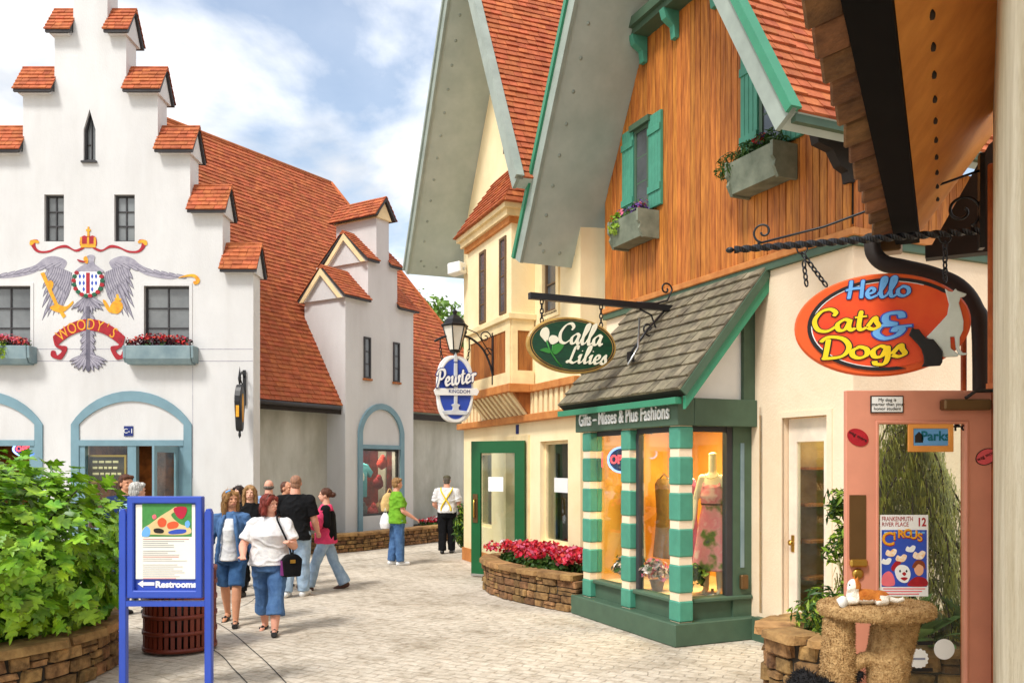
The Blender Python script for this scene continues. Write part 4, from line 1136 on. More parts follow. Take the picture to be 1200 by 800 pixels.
# ledge and brackets high on the gable
lg = part('ledge', MB().box(-2.25, .25, -.32, -.03, 7.82, 7.94).box(-2.25,.25,-.26,-.03,7.74,7.82), M_green, b1)
for sx in (-2.15, -1.42, -.6, .1):
    part('bracket', MB().prismx([(-.28,7.739),(-.04,7.739),(-.04,7.40),(-.10,7.40),(-.12,7.55),(-.24,7.62)], sx-.05, sx+.05), M_teal, lg)
part('jetty', MB().prism([(-1.3,7.95),(-.7,7.95),(-.7,8.4),(-1.3,8.4)], -.30, -.03), M_wood, b1)
# windows with shutters and boxes
for cx, kind in ((-2.21, 0), (.35, 1)):
    a, b_ = cx-.18, cx+.18
    w = window(b1, a, b_, 5.42, 6.56, -.035, 1, 3, fw=.05, mw=.02, fm=M_green, gm=M_glassd, proud=.03, depth=.004)
    part('head', Bx(a-.06, b_+.06, -.12, -.03, 6.56, 6.64), M_green, w)
    for sg in (-1, 1):
        e = a-.30 if sg < 0 else b_+.01
        sh = part('shutter', Bx(e, e+.29, -.066, -.04, 5.38, 6.62), M_teal, b1)
        for j in range(4): part('shutter_board', Bx(e+.003+j*.0725, e+.0695+j*.0725, -.082, -.066, 5.38, 6.62), M_teal, sh, bevel=.004)
        for z in (5.58, 6.36): part('cross_batten', Bx(e, e+.29, -.10, -.082, z, z+.09), M_teal, sh)
    z0, z1 = 4.97, 5.30
    bx0, bx1 = cx-.39, cx+.39
    mb = MB().prismx([(-.36,z1),(-.30,z0),(-.05,z0),(-.05,z1),(-.09,z1),(-.09,z1-.06),(-.32,z1-.06),(-.32,z1)], bx0+.04, bx1-.04)
    side = [(-.37,z1+.02),(-.37,z1-.14),(-.33,z1-.18),(-.35,z1-.24),(-.29,z0-.02),(-.04,z0-.02),(-.04,z1+.02)]
    for e in (bx0, bx1-.04): mb.prismx(side, e, e+.04)
    wb = part('window_box', mb, M_boxgrey, b1)
    fl = MB()
    for j in range(8):
        xx = bx0+.1+(bx1-bx0-.2)*(j+.5)/8
        if kind == 0:
            tuft(fl, (xx, -.22, z1+.07), (.12,.12,.12), 50, .035, [(0,2),(1,3),(3,1)])
        else:
            tuft(fl, (xx, -.22, z1+.08), (.14,.13,.14), 90, .05, [(0,9)], flat=.2)
            if j in (3, 4, 5): tuft(fl, (xx, -.24, z1+.16), (.06,.06,.05), 18, .03, [(2,3),(1,1)])
    if kind == 0: tuft(fl, (bx0+.16, -.34, z1-.04), (.14,.08,.16), 130, .035, 4)
    else: tuft(fl, (bx0-.02, -.3, z1+.0), (.2,.14,.16), 170, .055, 0, flat=.18)
    part('flowers', fl, [M_leafd, M_petv, M_petr, M_petp, M_leafl], wb, kind='stuff')
# shopfront
FY = -.98
pl = part('plinth', MB().prismz([(-2.28,-.0),(-2.28,FY-.14),(.08,FY-.14),(.08,-.001)][::1], 0, .25), M_green, b1, bevel=.012)
part('wall_base', Bx(.081, .46, -.09, -.001, 0, .26), M_green, b1)
part('sill_wall', MB().box(-2.1, -.06, FY+.02, FY+.1, .25, .44).box(-.14, -.06, FY+.1, -.001, .25, .44).box(-2.1,-2.02,FY+.1,-.001,.25,.44), M_green, b1)
part('sill_cap', MB().box(-1.88, -1.17, FY-.04, FY+.12, .44, .49).box(-.93,-.17,FY-.04,FY+.12,.44,.49).box(-.19, .0, FY+.16, -.002, .44, .49), M_green, b1, bevel=.012)
part('fascia', MB().box(-2.22, .07, FY-.10, FY+.12, 2.38, 2.68).box(-.08, .07, FY+.12, -.002, 2.38, 2.68).box(-2.22,-2.1,FY+.12,-.002,2.38,2.68), M_green, b1, bevel=.006)
text('lettering', 'Gifts – Misses & Plus Fashions', .235, M_whitep, b1, -1.08, FY-.112, 2.53, extrude=.008, offset=.0035, sx=.715)
for px_ in (-2.0, -1.05, -.05):
    post = part('post', Bx(px_-.085, px_+.085, FY-.055, FY+.115, .25, 2.38), M_peach, b1)
    zz = .25
    for k in range(6):
        hgt = .24 if k == 0 else .318
        if k == 5: hgt = 2.378-zz
        e = .10
        part('post_block', Bx(px_-e, px_+e, FY-.07, FY+.13, zz+.002, zz+hgt-.002), M_teal, post, bevel=.02)
        zz += hgt+.072
mu = MB().box(-1.93+.03, -1.17, FY+.03, FY+.07, 2.30, 2.38)
part('transom', MB().box(-1.88,-1.16,FY+.03,FY+.08,2.32,2.38).box(-.94,-.16,FY+.03,FY+.08,2.32,2.38).box(-.1,-.05,FY+.14,-.32,2.32,2.38), M_dkframe, b1)
for a, b_ in ((-1.9,-1.15), (-.95,-.15)):
    part('shop_pane', Bx(a, b_, FY+.045, FY+.053, .49, 2.32), glassy('reflective_shop_glass', tint=(.86,.9,.88), refl=.10), b1)
part('shop_pane', Bx(-.082, -.074, FY+.13, -.34, .49, 2.32), M_glass, b1)
part('corner_mullion', MB().box(-.94,-.88,FY+.02,FY+.09,.49,2.32).box(-.12,-.04,-.34,-.26,.49,2.38), M_dkframe, b1)
part('end_panel', Bx(-.13, -.03, -.26, -.002, .25, 2.38), M_green, b1)
part('pale_strip', Bx(-.029, -.022, -.16, -.11, .8, 2.2), M_boxblue, b1)  # pale vertical strip on the green end panel
part('meter_box', Bx(-.029, .02, -.18, -.08, .56, .72), M_bronze, b1, bevel=.01)
part('left_end', Bx(-2.1, -2.04, FY+.13, -.002, .25, 2.38), M_green, b1)
M_amber = mat('amber_interior', srgb(244, 200, 104), rough=.8, col2=srgb(226, 166, 62), scale=1.2)
intr = part('interior', MB().box(-2.2, .1, .75, .8, .3, 2.6).box(-2.25,-2.2,.0,.75,.3,2.6).box(.1,.15,.0,.75,.3,2.6).box(-2.03,-.14,FY+.14,.75,2.52,2.56), M_amber, b1)
part('display_floor', Bx(-2.03,-.15,FY+.12,.75,.40,.46), M_creamtrim, b1)
part('end_lining', Bx(-2.038,-2.03,FY+.14,-.002,.46,2.37), M_amber, b1)
part('wall_lining', MB().box(-2.055,-2.05,0,.25,.46,2.5).box(-.17,-.162,0,.25,.46,2.5), M_amber, b1)
dl_ = bpy.data.lights.new('display_light', 'AREA'); dl_.energy = 42; dl_.color = (1, .72, .34); dl_.size = .7
dlo = link('display_light', dl_, b1); dlo.location = (-.75, -.25, 2.50)
part('ceiling_lamp', MB().lathe([(.12,0),(.14,.03),(.05,.06)], 16, (-.75,-.25,2.505)), M_whitep, b1)
# slate awning over the shopfront
AX0, AX1, AYF, AZF, AZT = -2.5, .26, FY-.20, 2.74, 4.16
sl = Vector((0, -AYF, AZT-AZF)); L = sl.length; nn = Vector((0, -(AZT-AZF), -AYF)).normalized()
A = [Vector((AX0, AYF, AZF)), Vector((AX1, AYF, AZF)), Vector((AX1, -.002, AZT)), Vector((AX0, -.002, AZT))]
aw = part('awning', MB().add([p for p in A]+[p-nn*.09 for p in A], [(0,1,2,3),(7,6,5,4),(4,5,1,0),(5,6,2,1),(6,7,3,2),(7,4,0,3)]), M_dkbrown, b1)
shingles(aw, A[0]+nn*.004, (1,0,0), sl, [(0,0),(AX1-AX0,0),(AX1-AX0,L),(0,L)],   .145, .185, M_slate, thick=.03, cap=300, root=b1, name='slate')
part('awning_edge', MB().add([p+Vector((.0,0,0)) for p in (A[1]-nn*.09, A[2]-nn*.09, A[2]-nn*.09-Vector((0,0,.16)), A[1]-nn*.09-Vector((0,0,.14)))]+[p+Vector((-.05,0,0)) for p in (A[1]-nn*.09, A[2]-nn*.09, A[2]-nn*.09-Vector((0,0,.16)), A[1]-nn*.09-Vector((0,0,.14)))], [(0,3,2,1),(4,5,6,7),(0,1,5,4),(2,3,7,6),(3,0,4,7)]), M_teal2, aw)
part('awning_rake', MB().add([p+Vector((dx,0,0)) for dx in (.02,-.03) for p in (A[1]+nn*.0, A[2]+nn*.0, A[2]-nn*.085, A[1]-nn*.085)], [(0,3,2,1),(4,5,6,7),(0,1,5,4),(2,3,7,6),(3,0,4,7)]), M_green, aw)
part('awning_gutter', MB().box(AX0, AX1-.06, AYF-.02, AYF+.06, AZF-.14, AZF-.07), M_teal2, aw)
# timbered triangle on the side
tri = part('side_gable', MB().prismx([(FY+.1, 2.68), (-.16, 2.68), (-.16, 3.86)], -.06, -.02), M_whitep, b1)
part('side_post', Bx(-.05, .03, -.16, -.002, 2.681, 3.98), M_green, tri)
part('side_rafter', MB().prismx([(FY-.02,2.681),(FY+.14,2.681),(-.161,3.74),(-.161,3.90)], -.045, .02), M_green, tri)
# white side door
dj = part('door', ring(rect(.48,1.11,.13,2.45), rect(.60,.99,.40,2.2), .08, .13), mat('ivory_door', srgb(240,224,204), rough=.5), b1)
part('pane', Bx(.601,.989,.1,.106,.401,2.199), M_glass, dj)
part('knob', MB().lathe([(.02,0),(.03,.02),(.03,.05),(.0,.06)], 12, (0,0,0)).xf(Matrix.Translation((.545,.08,1.12)) @ Matrix.Rotation(R(90),4,'X')), M_brass, dj)
part('knob_plate', Bx(.525,.565,.07,.079,1.02,1.2), M_brass, dj)
part('door_surround', ring(rect(.40,1.19,.13,2.52), rect(.47,1.12,.131,2.46), -.012, .02), M_peach, b1)
part('side_interior', MB().box(.3,1.3,1.2,1.25,0,2.6).box(.3,.35,.26,1.2,0,2.6), mat('beige_interior', srgb(176,150,104), rough=.8, col2=srgb(120,96,58), scale=2), b1)
for z in (.7, 1.1, 1.5, 1.9): part('wall_shelf', Bx(.35, .55, .3, 1.1, z, z+.03), M_wood2, b1)

sl2 = bpy.data.lights.new('shop_light', 'AREA'); sl2.energy = 5; sl2.color = (1, .76, .40); sl2.size = .5
slo = link('shop_light', sl2, b1); slo.location = (.8, .7, 2.5)
part('shop_lamp', MB().lathe([(.1,0),(.12,.03),(.05,.06)], 16, (.8,.7,2.505)), M_whitep, b1)
# ------------------------------------------------------------------ nearest shop on the right: wall, eave, door
v0 = (-.482, -.876)
b0 = thing('rough_stucco_shop', 'rough cream stucco shop with orange soffit and dark shake eave at right edge', 'building', (3.1, 5.5, 0), math.atan2(v0[1], v0[0]))
part('wall', MB().box(0, 4.7, 0, .3, 0, 4.6).box(4.4, 4.7, .3, 4, 0, 4.6), M_rough, b0)
part('door_post', Bx(-.11, -.002, -.03, .2, 0, 3.9), M_rust, b0, bevel=.01)
part('far_wall', Bx(-.1, -.02, .2, 3.0, 0, 4.3), M_peach, b0)
EX0, EX1 = -.52, 4.7
EAVE = Matrix.Translation((1.6, 0, 0)) @ Matrix.Rotation(R(1.9), 4, 'Z') @ Matrix.Translation((-1.6, 0, 0))   # the eave runs a little out of line with the wall
sf = [(-.385, 3.63), (0.12, 4.32), (0.12, 4.40), (-.385, 3.72)]
so = part('soffit', MB().prismx(sf, EX0, EX1).xf(EAVE), M_ply, b0)
for k in range(14): part('bolt', MB().ell((EX0+.25+k*.3, -.27, 3.785), (.045,.012,.016), 8, 4, rot=Matrix.Rotation(R(54),3,'X')).xf(EAVE), M_dkbrown, so)
part('fascia', MB().box(EX0-.02, EX1, -.545, -.386, 3.56, 3.74).xf(EAVE), mat('matte_black_board', (.006,.005,.005), rough=.9, spec=.1), b0)  # even near-black matte colour
part('roof_deck', MB().prismx([(-.62,3.76),(.3,5.05),(.3,5.15),(-.62,3.86)], EX0, EX1).xf(EAVE), M_dkbrown, b0)
x = EX0-.02; k = 0
M_shake = mat('brown_shake', srgb(136,96,60), rough=.85, col2=srgb(84,56,34), scale=8, rand=.25, bump=.4)
while x < EX1-.1:
    w = rnd.uniform(.24, .3)
    tz = 3.59+rnd.uniform(-.008, .008)
    part('shake', MB().prismx([(-.69,tz-.01),(-.55,tz+.03),(-.55,tz+.16),(-.69,tz+.09)], x, x+w-.014).xf(Matrix.Translation((x,-.6,0)) @ Matrix.Rotation(R(rnd.uniform(3,7)),4,'Z') @ Matrix.Translation((-x,.6,0))).xf(EAVE), M_shake, b0, bevel=.012)
    x += w; k += 1
part('shade_infill', MB().prismx([(-.38,3.53),(.05,3.53),(.05,4.25),(-.02,4.19)], EX0-.06, EX0-.005), M_dkbrown, b0)  # dark sheet standing in for the shadowed space under the roof end
part('end_beam', Bx(EX0-.10, EX0+.02, -.42, .2, 3.44, 3.53), M_dkbrown, b0)
B0W = wmat(b0)
def b0p(x, y, z): return B0W @ Vector((x, y, z))
part('gutter_box', MB().prismz([(EX0-.14,-.74),(EX0+.02,-.74),(EX0+.02,-.58),(EX0-.14,-.58)], 3.52, 3.66), M_bronze, b0, bevel=.01)
dpw = [(2.62,6.2,3.62),(2.62,6.19,3.50),(2.68,6.16,3.41),(2.80,6.10,3.36),(2.96,6.04,3.30),(3.12,5.97,3.20),(3.22,5.94,3.04),(3.26,5.93,2.8),(3.26,5.93,1.5),(3.26,5.93,.05)]
B0I = B0W.inverted()
part('downspout', MB().tube(cat_rom([B0I @ Vector(p) for p in dpw], 5), .058, 10), M_dkbrown, b0)
part('downspout_brace', MB().tube([B0I @ Vector((3.16,5.97,3.0)), B0I @ Vector((3.16,5.97,.05))], .02, 6), M_rust, b0)

pk = thing('salmon_shop_door', 'open salmon pink door with glass pane, closer arm, stickers and poster', 'door', (3.1, 5.5, 0))
DW, DH = .955, 2.43
part('leaf', ring(rect(-DW, -.02, .03, DH), rect(-DW+.19, -.17, .30, 2.235), -.022, .022), M_pink, pk, bevel=.004)
part('bead', ring(rect(-DW+.188, -.168, .298, 2.237), rect(-DW+.21, -.19, .32, 2.215), -.03, .03), M_pink, pk, bevel=.006)
part('pane', Bx(-DW+.2, -.18, -.004, .004, .31, 2.225), glassy('door_glass', tint=(.93,.96,.92), refl=.03), pk)
part('hinge_post', Bx(-.018, .05, -.03, .05, 0, 2.48), M_rust, pk)
cl = part('closer', Bx(-.36, -.06, -.10, -.024, 2.30, 2.37), M_bronze, pk, bevel=.01)
part('closer_arm', MB().tube([(-.22,-.08,2.375),(-.16,-.09,2.42),(.0,-.02,2.43)], .012, 6), M_dkbrown, cl)
part('push_plate', Bx(-.935, -.83, -.03, -.0225, 1.35, 1.76), M_bronze, pk)
part('pull_lip', Bx(-.94, -.825, -.06, -.0225, 1.30, 1.35), M_brass, pk, bevel=.012)
part('lock', MB().lathe([(.036,0),(.036,.012),(.02,.02)], 16).xf(Matrix.Translation((-.882,-.022,1.255)) @ Matrix.Rotation(R(90),4,'X')), M_brass, pk)
def on_door(px, py): return (px-1163.6)*.0055, EYE+(545-py)*.0055
mq = thing('smart_dog_sign', 'small white framed sign reading about an honor student on pink door rail', 'sign', (3.1+on_door(1037,474)[0], 5.5-.024, on_door(1037,474)[1]))
part('plate', Bx(-.105,.105,-.008,0,-.055,.055), M_dkbrown, mq); part('card', Bx(-.098,.098,-.0095,-.006,-.048,.048), M_whitep, mq)
for i, t in enumerate(('My dog is', 'smarter than your', 'honor student')): text('lettering', t, .03, M_black, mq, 0, -.011, .028-.028*i, extrude=.0008)
for (cx, cy, w, h, ang, lab) in ((1003.5,512.5,.07,.058,-28,'left'), (1153,535,.068,.055,25,'right')):
    a, b_ = on_door(cx, cy)
    st = thing('oval_sticker', 'tilted red oval sticker on the %s stile of the pink door' % lab, 'sticker', (3.1+a, 5.5-.0225, b_))
    Mr = Matrix.Rotation(R(-ang), 4, 'Y')
    part('disc', MB().prism(oval(0,0,w,w*.72), -.003, 0).xf(Mr), M_red if lab == 'left' else mat('pink_sticker', srgb(226,92,96)), st)
    part('edge', ring(oval(0,0,w*1.03,w*.75), oval(0,0,w*.96,w*.68), -.004, 0).xf(Mr), M_dkbrown if lab == 'right' else M_red, st)
    text('lettering', 'wag more', .032, M_black, st, 0, -.005, .008, M=Mr, extrude=.0006)
# poster
a, b_ = on_door(1059, 650.5)
po = thing('circus_poster', 'white and blue circus poster with clown faces taped on the door glass', 'poster', (3.1+a, 5.5-.0045, b_))
pb = part('paper', Bx(-.155,.155,-.002,0,-.262,.262), M_whitep, po)
pic = part('picture', Bx(-.145,.145,-.003,-.002,-.2,.165), M_bluep, po)
text('lettering', 'FRANKENMUTH', .042, M_red, po, -.145, -.003, .235, align='LEFT', extrude=.0006, offset=.0, sx=.66)
text('lettering', 'RIVER PLACE', .038, M_red, po, -.145, -.003, .200, align='LEFT', extrude=.0006, sx=.80)
text('lettering', '12', .075, M_red, po, .112, -.003, .213, extrude=.0006, offset=.002, sx=.8)
for i, ch in enumerate('CIRCUS'):
    t = i/5
    sz = (.12,.07,.07,.075,.075,.07)[i]
    text('letter', ch, sz, M_gold, po, -.105+.205*t, -.005, .105+.03*math.sin(math.pi*t)+.012*t, extrude=.0008, offset=.002)
    text('letter_shade', ch, sz, M_red, po, -.102+.205*t, -.0038, .100+.03*math.sin(math.pi*t)+.012*t, extrude=.0006, offset=.003)
for k in range(9): part('print_mark', Bx(-.13+k*.03, -.108+k*.03, -.004, -.003, .142, .154), M_skyblue, po)
def blob2(name, pts, m, y, parent):
    P = [(v.x, v.y) for v in cat_rom([(p[0],p[1],0) for p in pts], 5, True)]
    return part(name, MB().prism(P, y, -.003), m, parent)
M_flesh = mat('printed_flesh', srgb(232,170,130)); M_pink2 = mat('printed_pink', srgb(232,110,120))
M_tig = mat('printed_tiger', srgb(236,176,96), col2=srgb(246,240,230), scale=60)
for (cx, cz, k) in ((-.085,.02,.8),(.04,.045,.7),(.095,.005,.9),(-.02,-.015,.8),(-.115,-.035,.7)):
    blob2('tiger', [(cx-.045*k,cz-.01),(cx-.03*k,cz+.022*k),(cx-.005,cz+.012*k),(cx+.02*k,cz+.03*k),(cx+.045*k,cz+.02*k),(cx+.04*k,cz-.005),(cx+.02*k,cz-.03*k),(cx-.02*k,cz-.03*k)], M_tig if k > .75 else M_whitep, -.0042, po)
blob2('clown_face', [(-.06,-.09),(-.03,-.06),(.02,-.07),(.04,-.12),(.02,-.17),(-.02,-.17),(-.05,-.14)], M_whitep, -.0048, po)
blob2('clown_nose', [(-.015,-.115),(.0,-.105),(.012,-.117),(.0,-.13)], M_red, -.0054, po)
blob2('clown_mouth', [(-.025,-.145),(.0,-.138),(.022,-.145),(.0,-.16)], M_red, -.0054, po)
for sx in (-.028,.014): blob2('clown_eye', [(sx-.006,-.1),(sx,-.09),(sx+.006,-.1),(sx,-.108)], M_black, -.0054, po)
blob2('clown_hair', [(-.075,-.06),(-.05,-.035),(-.02,-.045),(-.05,-.075),(-.07,-.1),(-.085,-.085)], M_red, -.0044, po)
blob2('child_face', [(.065,-.07),(.09,-.05),(.12,-.07),(.12,-.11),(.095,-.13),(.07,-.11)], M_flesh, -.0048, po)
blob2('child_hair', [(.05,-.07),(.08,-.03),(.125,-.04),(.135,-.09),(.12,-.07),(.09,-.055),(.065,-.08)], mat('printed_auburn', srgb(130,60,30)), -.0052, po)
blob2('costume', [(.03,-.17),(.08,-.135),(.14,-.15),(.143,-.195),(.03,-.195)], M_red, -.0044, po)
blob2('tent', [(-.14,-.19),(-.14,-.13),(-.1,-.1),(-.07,-.13),(-.065,-.19)], M_pink2, -.0044, po)
for i in range(3): part('print_line', Bx(-.135, .135-.02*i, -.003, -.002, -.2165-.017*i, -.2095-.017*i), M_pink2, po)
M_print2 = mat('grey_blue_print', (.25,.27,.36))
# wooden framed little sign, B4, round stickers on the glass
a, b_ = on_door(1089, 513)
wsg = thing('framed_pane_sign', 'little orange wood framed blue picture sign on the door glass', 'sign', (3.1+a, 5.5-.012, b_))
part('frame', ring(rect(-.145,.145,-.09,.09), rect(-.112,.112,-.05,.06), -.014, .006), M_ply, wsg, bevel=.004)
part('picture', Bx(-.112,.112,-.004,.004,-.05,.06), M_skyblue, wsg)
text('lettering', 'Parks', .085, mat('deep_teal', srgb(10,110,130)), wsg, .03, -.006, .01, extrude=.001, offset=.002)
part('kennel', MB().prism([(-.10,-.03),(-.05,-.03),(-.05,.015),(-.075,.04),(-.10,.015)], -.007, -.004), M_dkbrown, wsg)
text('door_number', 'B4', .10, M_black, pk, on_door(1126,499)[0], -.005, on_door(1126,499)[1], M=Matrix.Scale(-1, 4, (1,0,0)), extrude=.0006, offset=.002)
for px_, py_, r, lab in ((1106,760,.066,'plain white round sticker low on the door glass'), (1076,771,.062,'scalloped white badge with small lettering low on the door glass')):
    a, b_ = on_door(px_, py_)
    st = thing('round_sticker', lab, 'sticker', (3.1+a, 5.5-.0045, b_))
    part('disc', MB().prism([((r+(.004*math.cos(14*t) if 'badge' in lab else 0))*math.cos(t), (r+(.004*math.cos(14*t) if 'badge' in lab else 0))*math.sin(t)) for t in [2*math.pi*k/84 for k in range(84)]], -.002, 0), M_whitep, st)
    if 'badge' in lab: part('print_line', Bx(-.04,.042,-.003,-.002,-.007,.006), M_print2, st)
for py_ in (753, 784):
    a, b_ = on_door(1078, py_)
    part('glass_band', Bx(a-.08, a+.08, -.0065, -.0045, b_-.012, b_+.012), M_black, pk)

# ------------------------------------------------------------------ hanging signs
def chain(mb, p, q_, link_=.055, r=.006):
    p, q_ = Vector(p), Vector(q_); d = q_-p; n = max(1, int(d.length/(link_*.72))); dn = d.normalized()
    for i in range(n):
        c = p + d*((i+.5)/n)
        a = dn.orthogonal().normalized() if i % 2 else dn.cross(dn.orthogonal()).normalized()
        pts = [c + dn*(math.cos(t)*link_/2) + a*(math.sin(t)*link_*.28) for t in [k*math.pi/4 for k in range(9)]]
        mb.tube(pts, r, 5, cap=False)
    return mb
def spiral(c, r0, turns, a0, n=26, plane='xz', sg=1):
    out = []
    for i in range(n+1):
        t = i/n; r = r0*(1-.82*t); a = a0+sg*turns*2*math.pi*t
        out.append((c[0]+r*math.cos(a), c[1], c[2]+r*math.sin(a)))
    return out
# cats and dogs
cd_ = Vector((2.5, 5.80, 2.90))
cs = thing('pet_shop_sign', 'orange oval Hello Cats & Dogs sign with dog and cat cutouts on twisted bar', 'sign', cd_, R(-18.4))
kx, kz = .00102, .00098
def s(cx, cy): return ((cx-571)*kx, (414-cy)*kz)
RX, RZ = 541*kx, 354*kz
M_orsign = mat('orange_enamel', srgb(226,92,36), rough=.35, var=.1, scale=3)
M_orsign2 = mat('red_orange_enamel', srgb(220,62,34), rough=.35, col2=srgb(232,92,40), scale=2.6)
part('board', MB().prism(oval(0,0,RX,RZ,64), -.03, .03), M_orsign, cs, bevel=.012)
fcp = part('face', MB().prism(oval(.03,0,RX*.86,RZ*.84,64), -.036, -.0), M_orsign2, cs)
arc_o = oval(.03,0,RX*.90,RZ*.90,40,R(35),R(285)); arc_i = oval(.03,0,RX*.855,RZ*.835,40,R(35),R(285))
arc_i = [arc_o[0]]+arc_i[1:-1]+[arc_o[-1]]
part('black_arc', MB().prism(arc_o+arc_i[::-1], -.041, -.02), M_black, cs)
arc_o2 = oval(.03,0,RX*.855,RZ*.835,40,R(60),R(265)); arc_i2 = oval(.032,0,RX*.845,RZ*.822,40,R(60),R(265))
part('white_arc', MB().prism(arc_o2+arc_i2[::-1], -.040, -.02), M_whitep, cs)
def script(parent, word, cx, cy, capw, h, mt, under, dx=.0, **kw):
    for lay, (mm, gr, y) in enumerate(((under, .035, -.042), (mt, 0, -.046))):
        mb, W = strokes(word, h, grow=gr, t=.006, **kw)
        o = part('lettering' if lay else 'lettering_edge', mb, mm, parent)
        sx = capw/W
        o.scale = (sx, 1, 1)
        o.location = (cx-capw/2, y+.006, cy-.0)
for (w_, x0, x1, base, h, m1, m2) in (('Hello', 355, 755, 228, .128, M_skyblue, M_dkblue), ('Cats', 145, 575, 445, .150, M_yellow, M_black), ('Dogs', 190, 735, 640, .150, M_yellow, M_black), ('&', 525, 745, 512, .17, M_skyblue, M_bluep)):
    ax, az = s(x0, base); bx_, _ = s(x1, base)
    script(cs, w_, (ax+bx_)/2, az, bx_-ax, h, m1, m2, pen=.15, contrast=.35, shear=.02)
dog = [(955,195),(975,215),(1000,222),(1015,200),(1025,215),(1080,240),(1072,255),(1045,262),(1035,300),(1050,360),(1062,420),(1060,480),(1040,530),(1040,610),(1058,632),(1085,636),(1083,645),(1040,646),(1020,600),(1012,520),(985,520),(988,600),(1035,640),(1030,655),(945,655),(935,600),(900,570),(845,515),(870,490),(930,420),(970,370),(980,300),(968,250)]
part('dog_cutout', MB().prism([s(*p) for p in dog], -.06, -.03), mat('pale_sage_paint', srgb(214,222,212)), cs, bevel=.004)
catp = [(760,445),(772,460),(800,462),(815,490),(845,530),(885,535),(915,580),(938,620),(938,690),(925,715),(815,718),(830,690),(826,640),(815,600),(790,560),(740,500),(748,480)]
part('cat_cutout', MB().prism([s(*p) for p in catp], -.075, -.058), M_black, cs, bevel=.004)
zb = 3.49-2.90
bar = MB(); n = 90; xb0, xb1 = -.96, .62
prevs = []
for i in range(n+1):
    t = i/n; x = xb0+(xb1-xb0)*t; a = t*22*math.pi/1.0*.5
    for kq in range(4):
        an = a+kq*math.pi/2; r = .027
        prevs.append((x, r*math.cos(an), zb+r*math.sin(an)))
bar.add(prevs, [(i*4+j, i*4+(j+1) % 4, (i+1)*4+(j+1) % 4, (i+1)*4+j) for i in range(n) for j in range(4)])
bar.ell((xb0-.03,0,zb), (.03,.022,.022), 8, 6)
bb = part('twisted_bar', bar, M_black, cs)
part('scroll', MB().tube(spiral((xb0+.20,0,zb+.11), .075, 1.2, R(-100), sg=-1), .008, 6), M_black, bb)
part('tie_rod', MB().tube([(xb0+.16,0,zb+.03),(xb0+.6,0,zb+.11),(.1,0,zb+.25),(.62,0,zb+.40)], .008, 6), M_black, bb)
part('wall_scroll', MB().tube(spiral((.5,0,zb+.14), .12, 1.3, R(-60)), .010, 6).box(.60,.63,-.04,.04,zb-.12,zb+.5), M_black, bb)
for (x0, x1, xr, zr) in ((-.50,-.40,-.34,.29), (.40,.40,.40,.27)):
    lk = MB()
    lk.tube([(x0+.035*math.cos(t), 0, zb-.03+.035*math.sin(t)) for t in [k*math.pi/5 for k in range(11)]], .006, 5, cap=False)
    chain(lk, (x0,0,zb-.06), (xr,0,zr))
    if x0 < 0: chain(lk, (-.49,0,zb-.12), (-.47,0,.30))
    part('chain', lk, M_black, cs)

# calla lilies sign
cl_ = thing('boutique_hanging_sign', 'green oval Calla Lilies sign hanging from black arm over the slate awning', 'sign', (.713, 10.17, 3.374), math.atan2(.41, .912))
RX, RZ = .60, .335
part('board', MB().prism(oval(0,0,RX,RZ,56), -.03, .03), mat('antique_gold', srgb(196,158,84), rough=.4, col2=srgb(150,112,50), scale=6), cl_, bevel=.012)
part('rim', ring(oval(0,0,RX*.945,RZ*.92,56), oval(0,0,RX*.925,RZ*.89,56), -.036, -.02), M_dkbrown, cl_)
part('face', MB().prism(oval(0,0,RX*.90,RZ*.86,56), -.035, -.02), mat('dark_green_enamel', srgb(14,74,44), rough=.35, col2=srgb(8,50,32), scale=5, stretch=(1,1,4)), cl_)
M_ivory = mat('ivory_paint', srgb(246,240,216), rough=.5, var=.05)
for w_, cx, cz, wd, h in (('Calla', .08, .02, .60, .235), ('Lilies', .17, -.205, .55, .20)):
    mb, W = strokes(w_, h, pen=.16, contrast=.62, shear=.28, t=.006)
    o = part('lettering', mb, M_ivory, cl_); o.scale = (wd/W, 1, 1); o.location = (cx-wd/2, -.036, cz)
fl = part('lily', MB().prism([(v.x, v.y) for v in cat_rom([(-.44,.10,0),(-.41,.17,0),(-.35,.19,0),(-.32,.14,0),(-.33,.07,0),(-.36,.02,0),(-.40,.05,0)],5,True)], -.042, -.03), M_ivory, cl_)
part('lily', MB().prism([(v.x, v.y) for v in cat_rom([(-.33,.05,0),(-.29,.10,0),(-.22,.09,0),(-.2,.04,0),(-.26,.0,0),(-.30,.0,0)],5,True)], -.044, -.03), M_ivory, cl_)
part('stem', MB().tube([(-.36,-.036,.04),(-.31,-.037,-.08),(-.22,-.037,-.2),(-.15,-.036,-.26)], .009, 6).tube([(-.27,-.036,.02),(-.28,-.037,-.12)], .008, 6), mat('leaf_green_paint', srgb(60,140,60)), cl_)
for pts in ([(-.29,-.08),(-.24,0),(-.13,.0),(-.17,-.07),(-.24,-.12)], [(-.3,-.08),(-.36,-.05),(-.44,-.08),(-.38,-.1),(-.32,-.11)]):
    part('leaf', MB().prism([(v.x, v.y) for v in cat_rom([(p[0],p[1],0) for p in pts],5,True)], -.041, -.03), MATS['leaf_green_paint'], cl_)
za = 3.92-3.374
arm = part('arm', Bx(-.56, 1.45, -.035, .035, za-.035, za+.04), M_black, cl_)
sc_ = MB().tube([(.9,0,za+.04),(1.2,0,za+.05),(1.36,0,za+.10),(1.42,0,za+.22)]+spiral((1.34,0,za+.24),.09,1.1,R(-5)), .012, 6)
sc_.tube([(.95,0,za-.04),(1.12,0,za-.10),(1.18,0,za-.24)]+spiral((1.08,0,za-.27),.11,1.2,R(10),sg=-1), .012, 6)
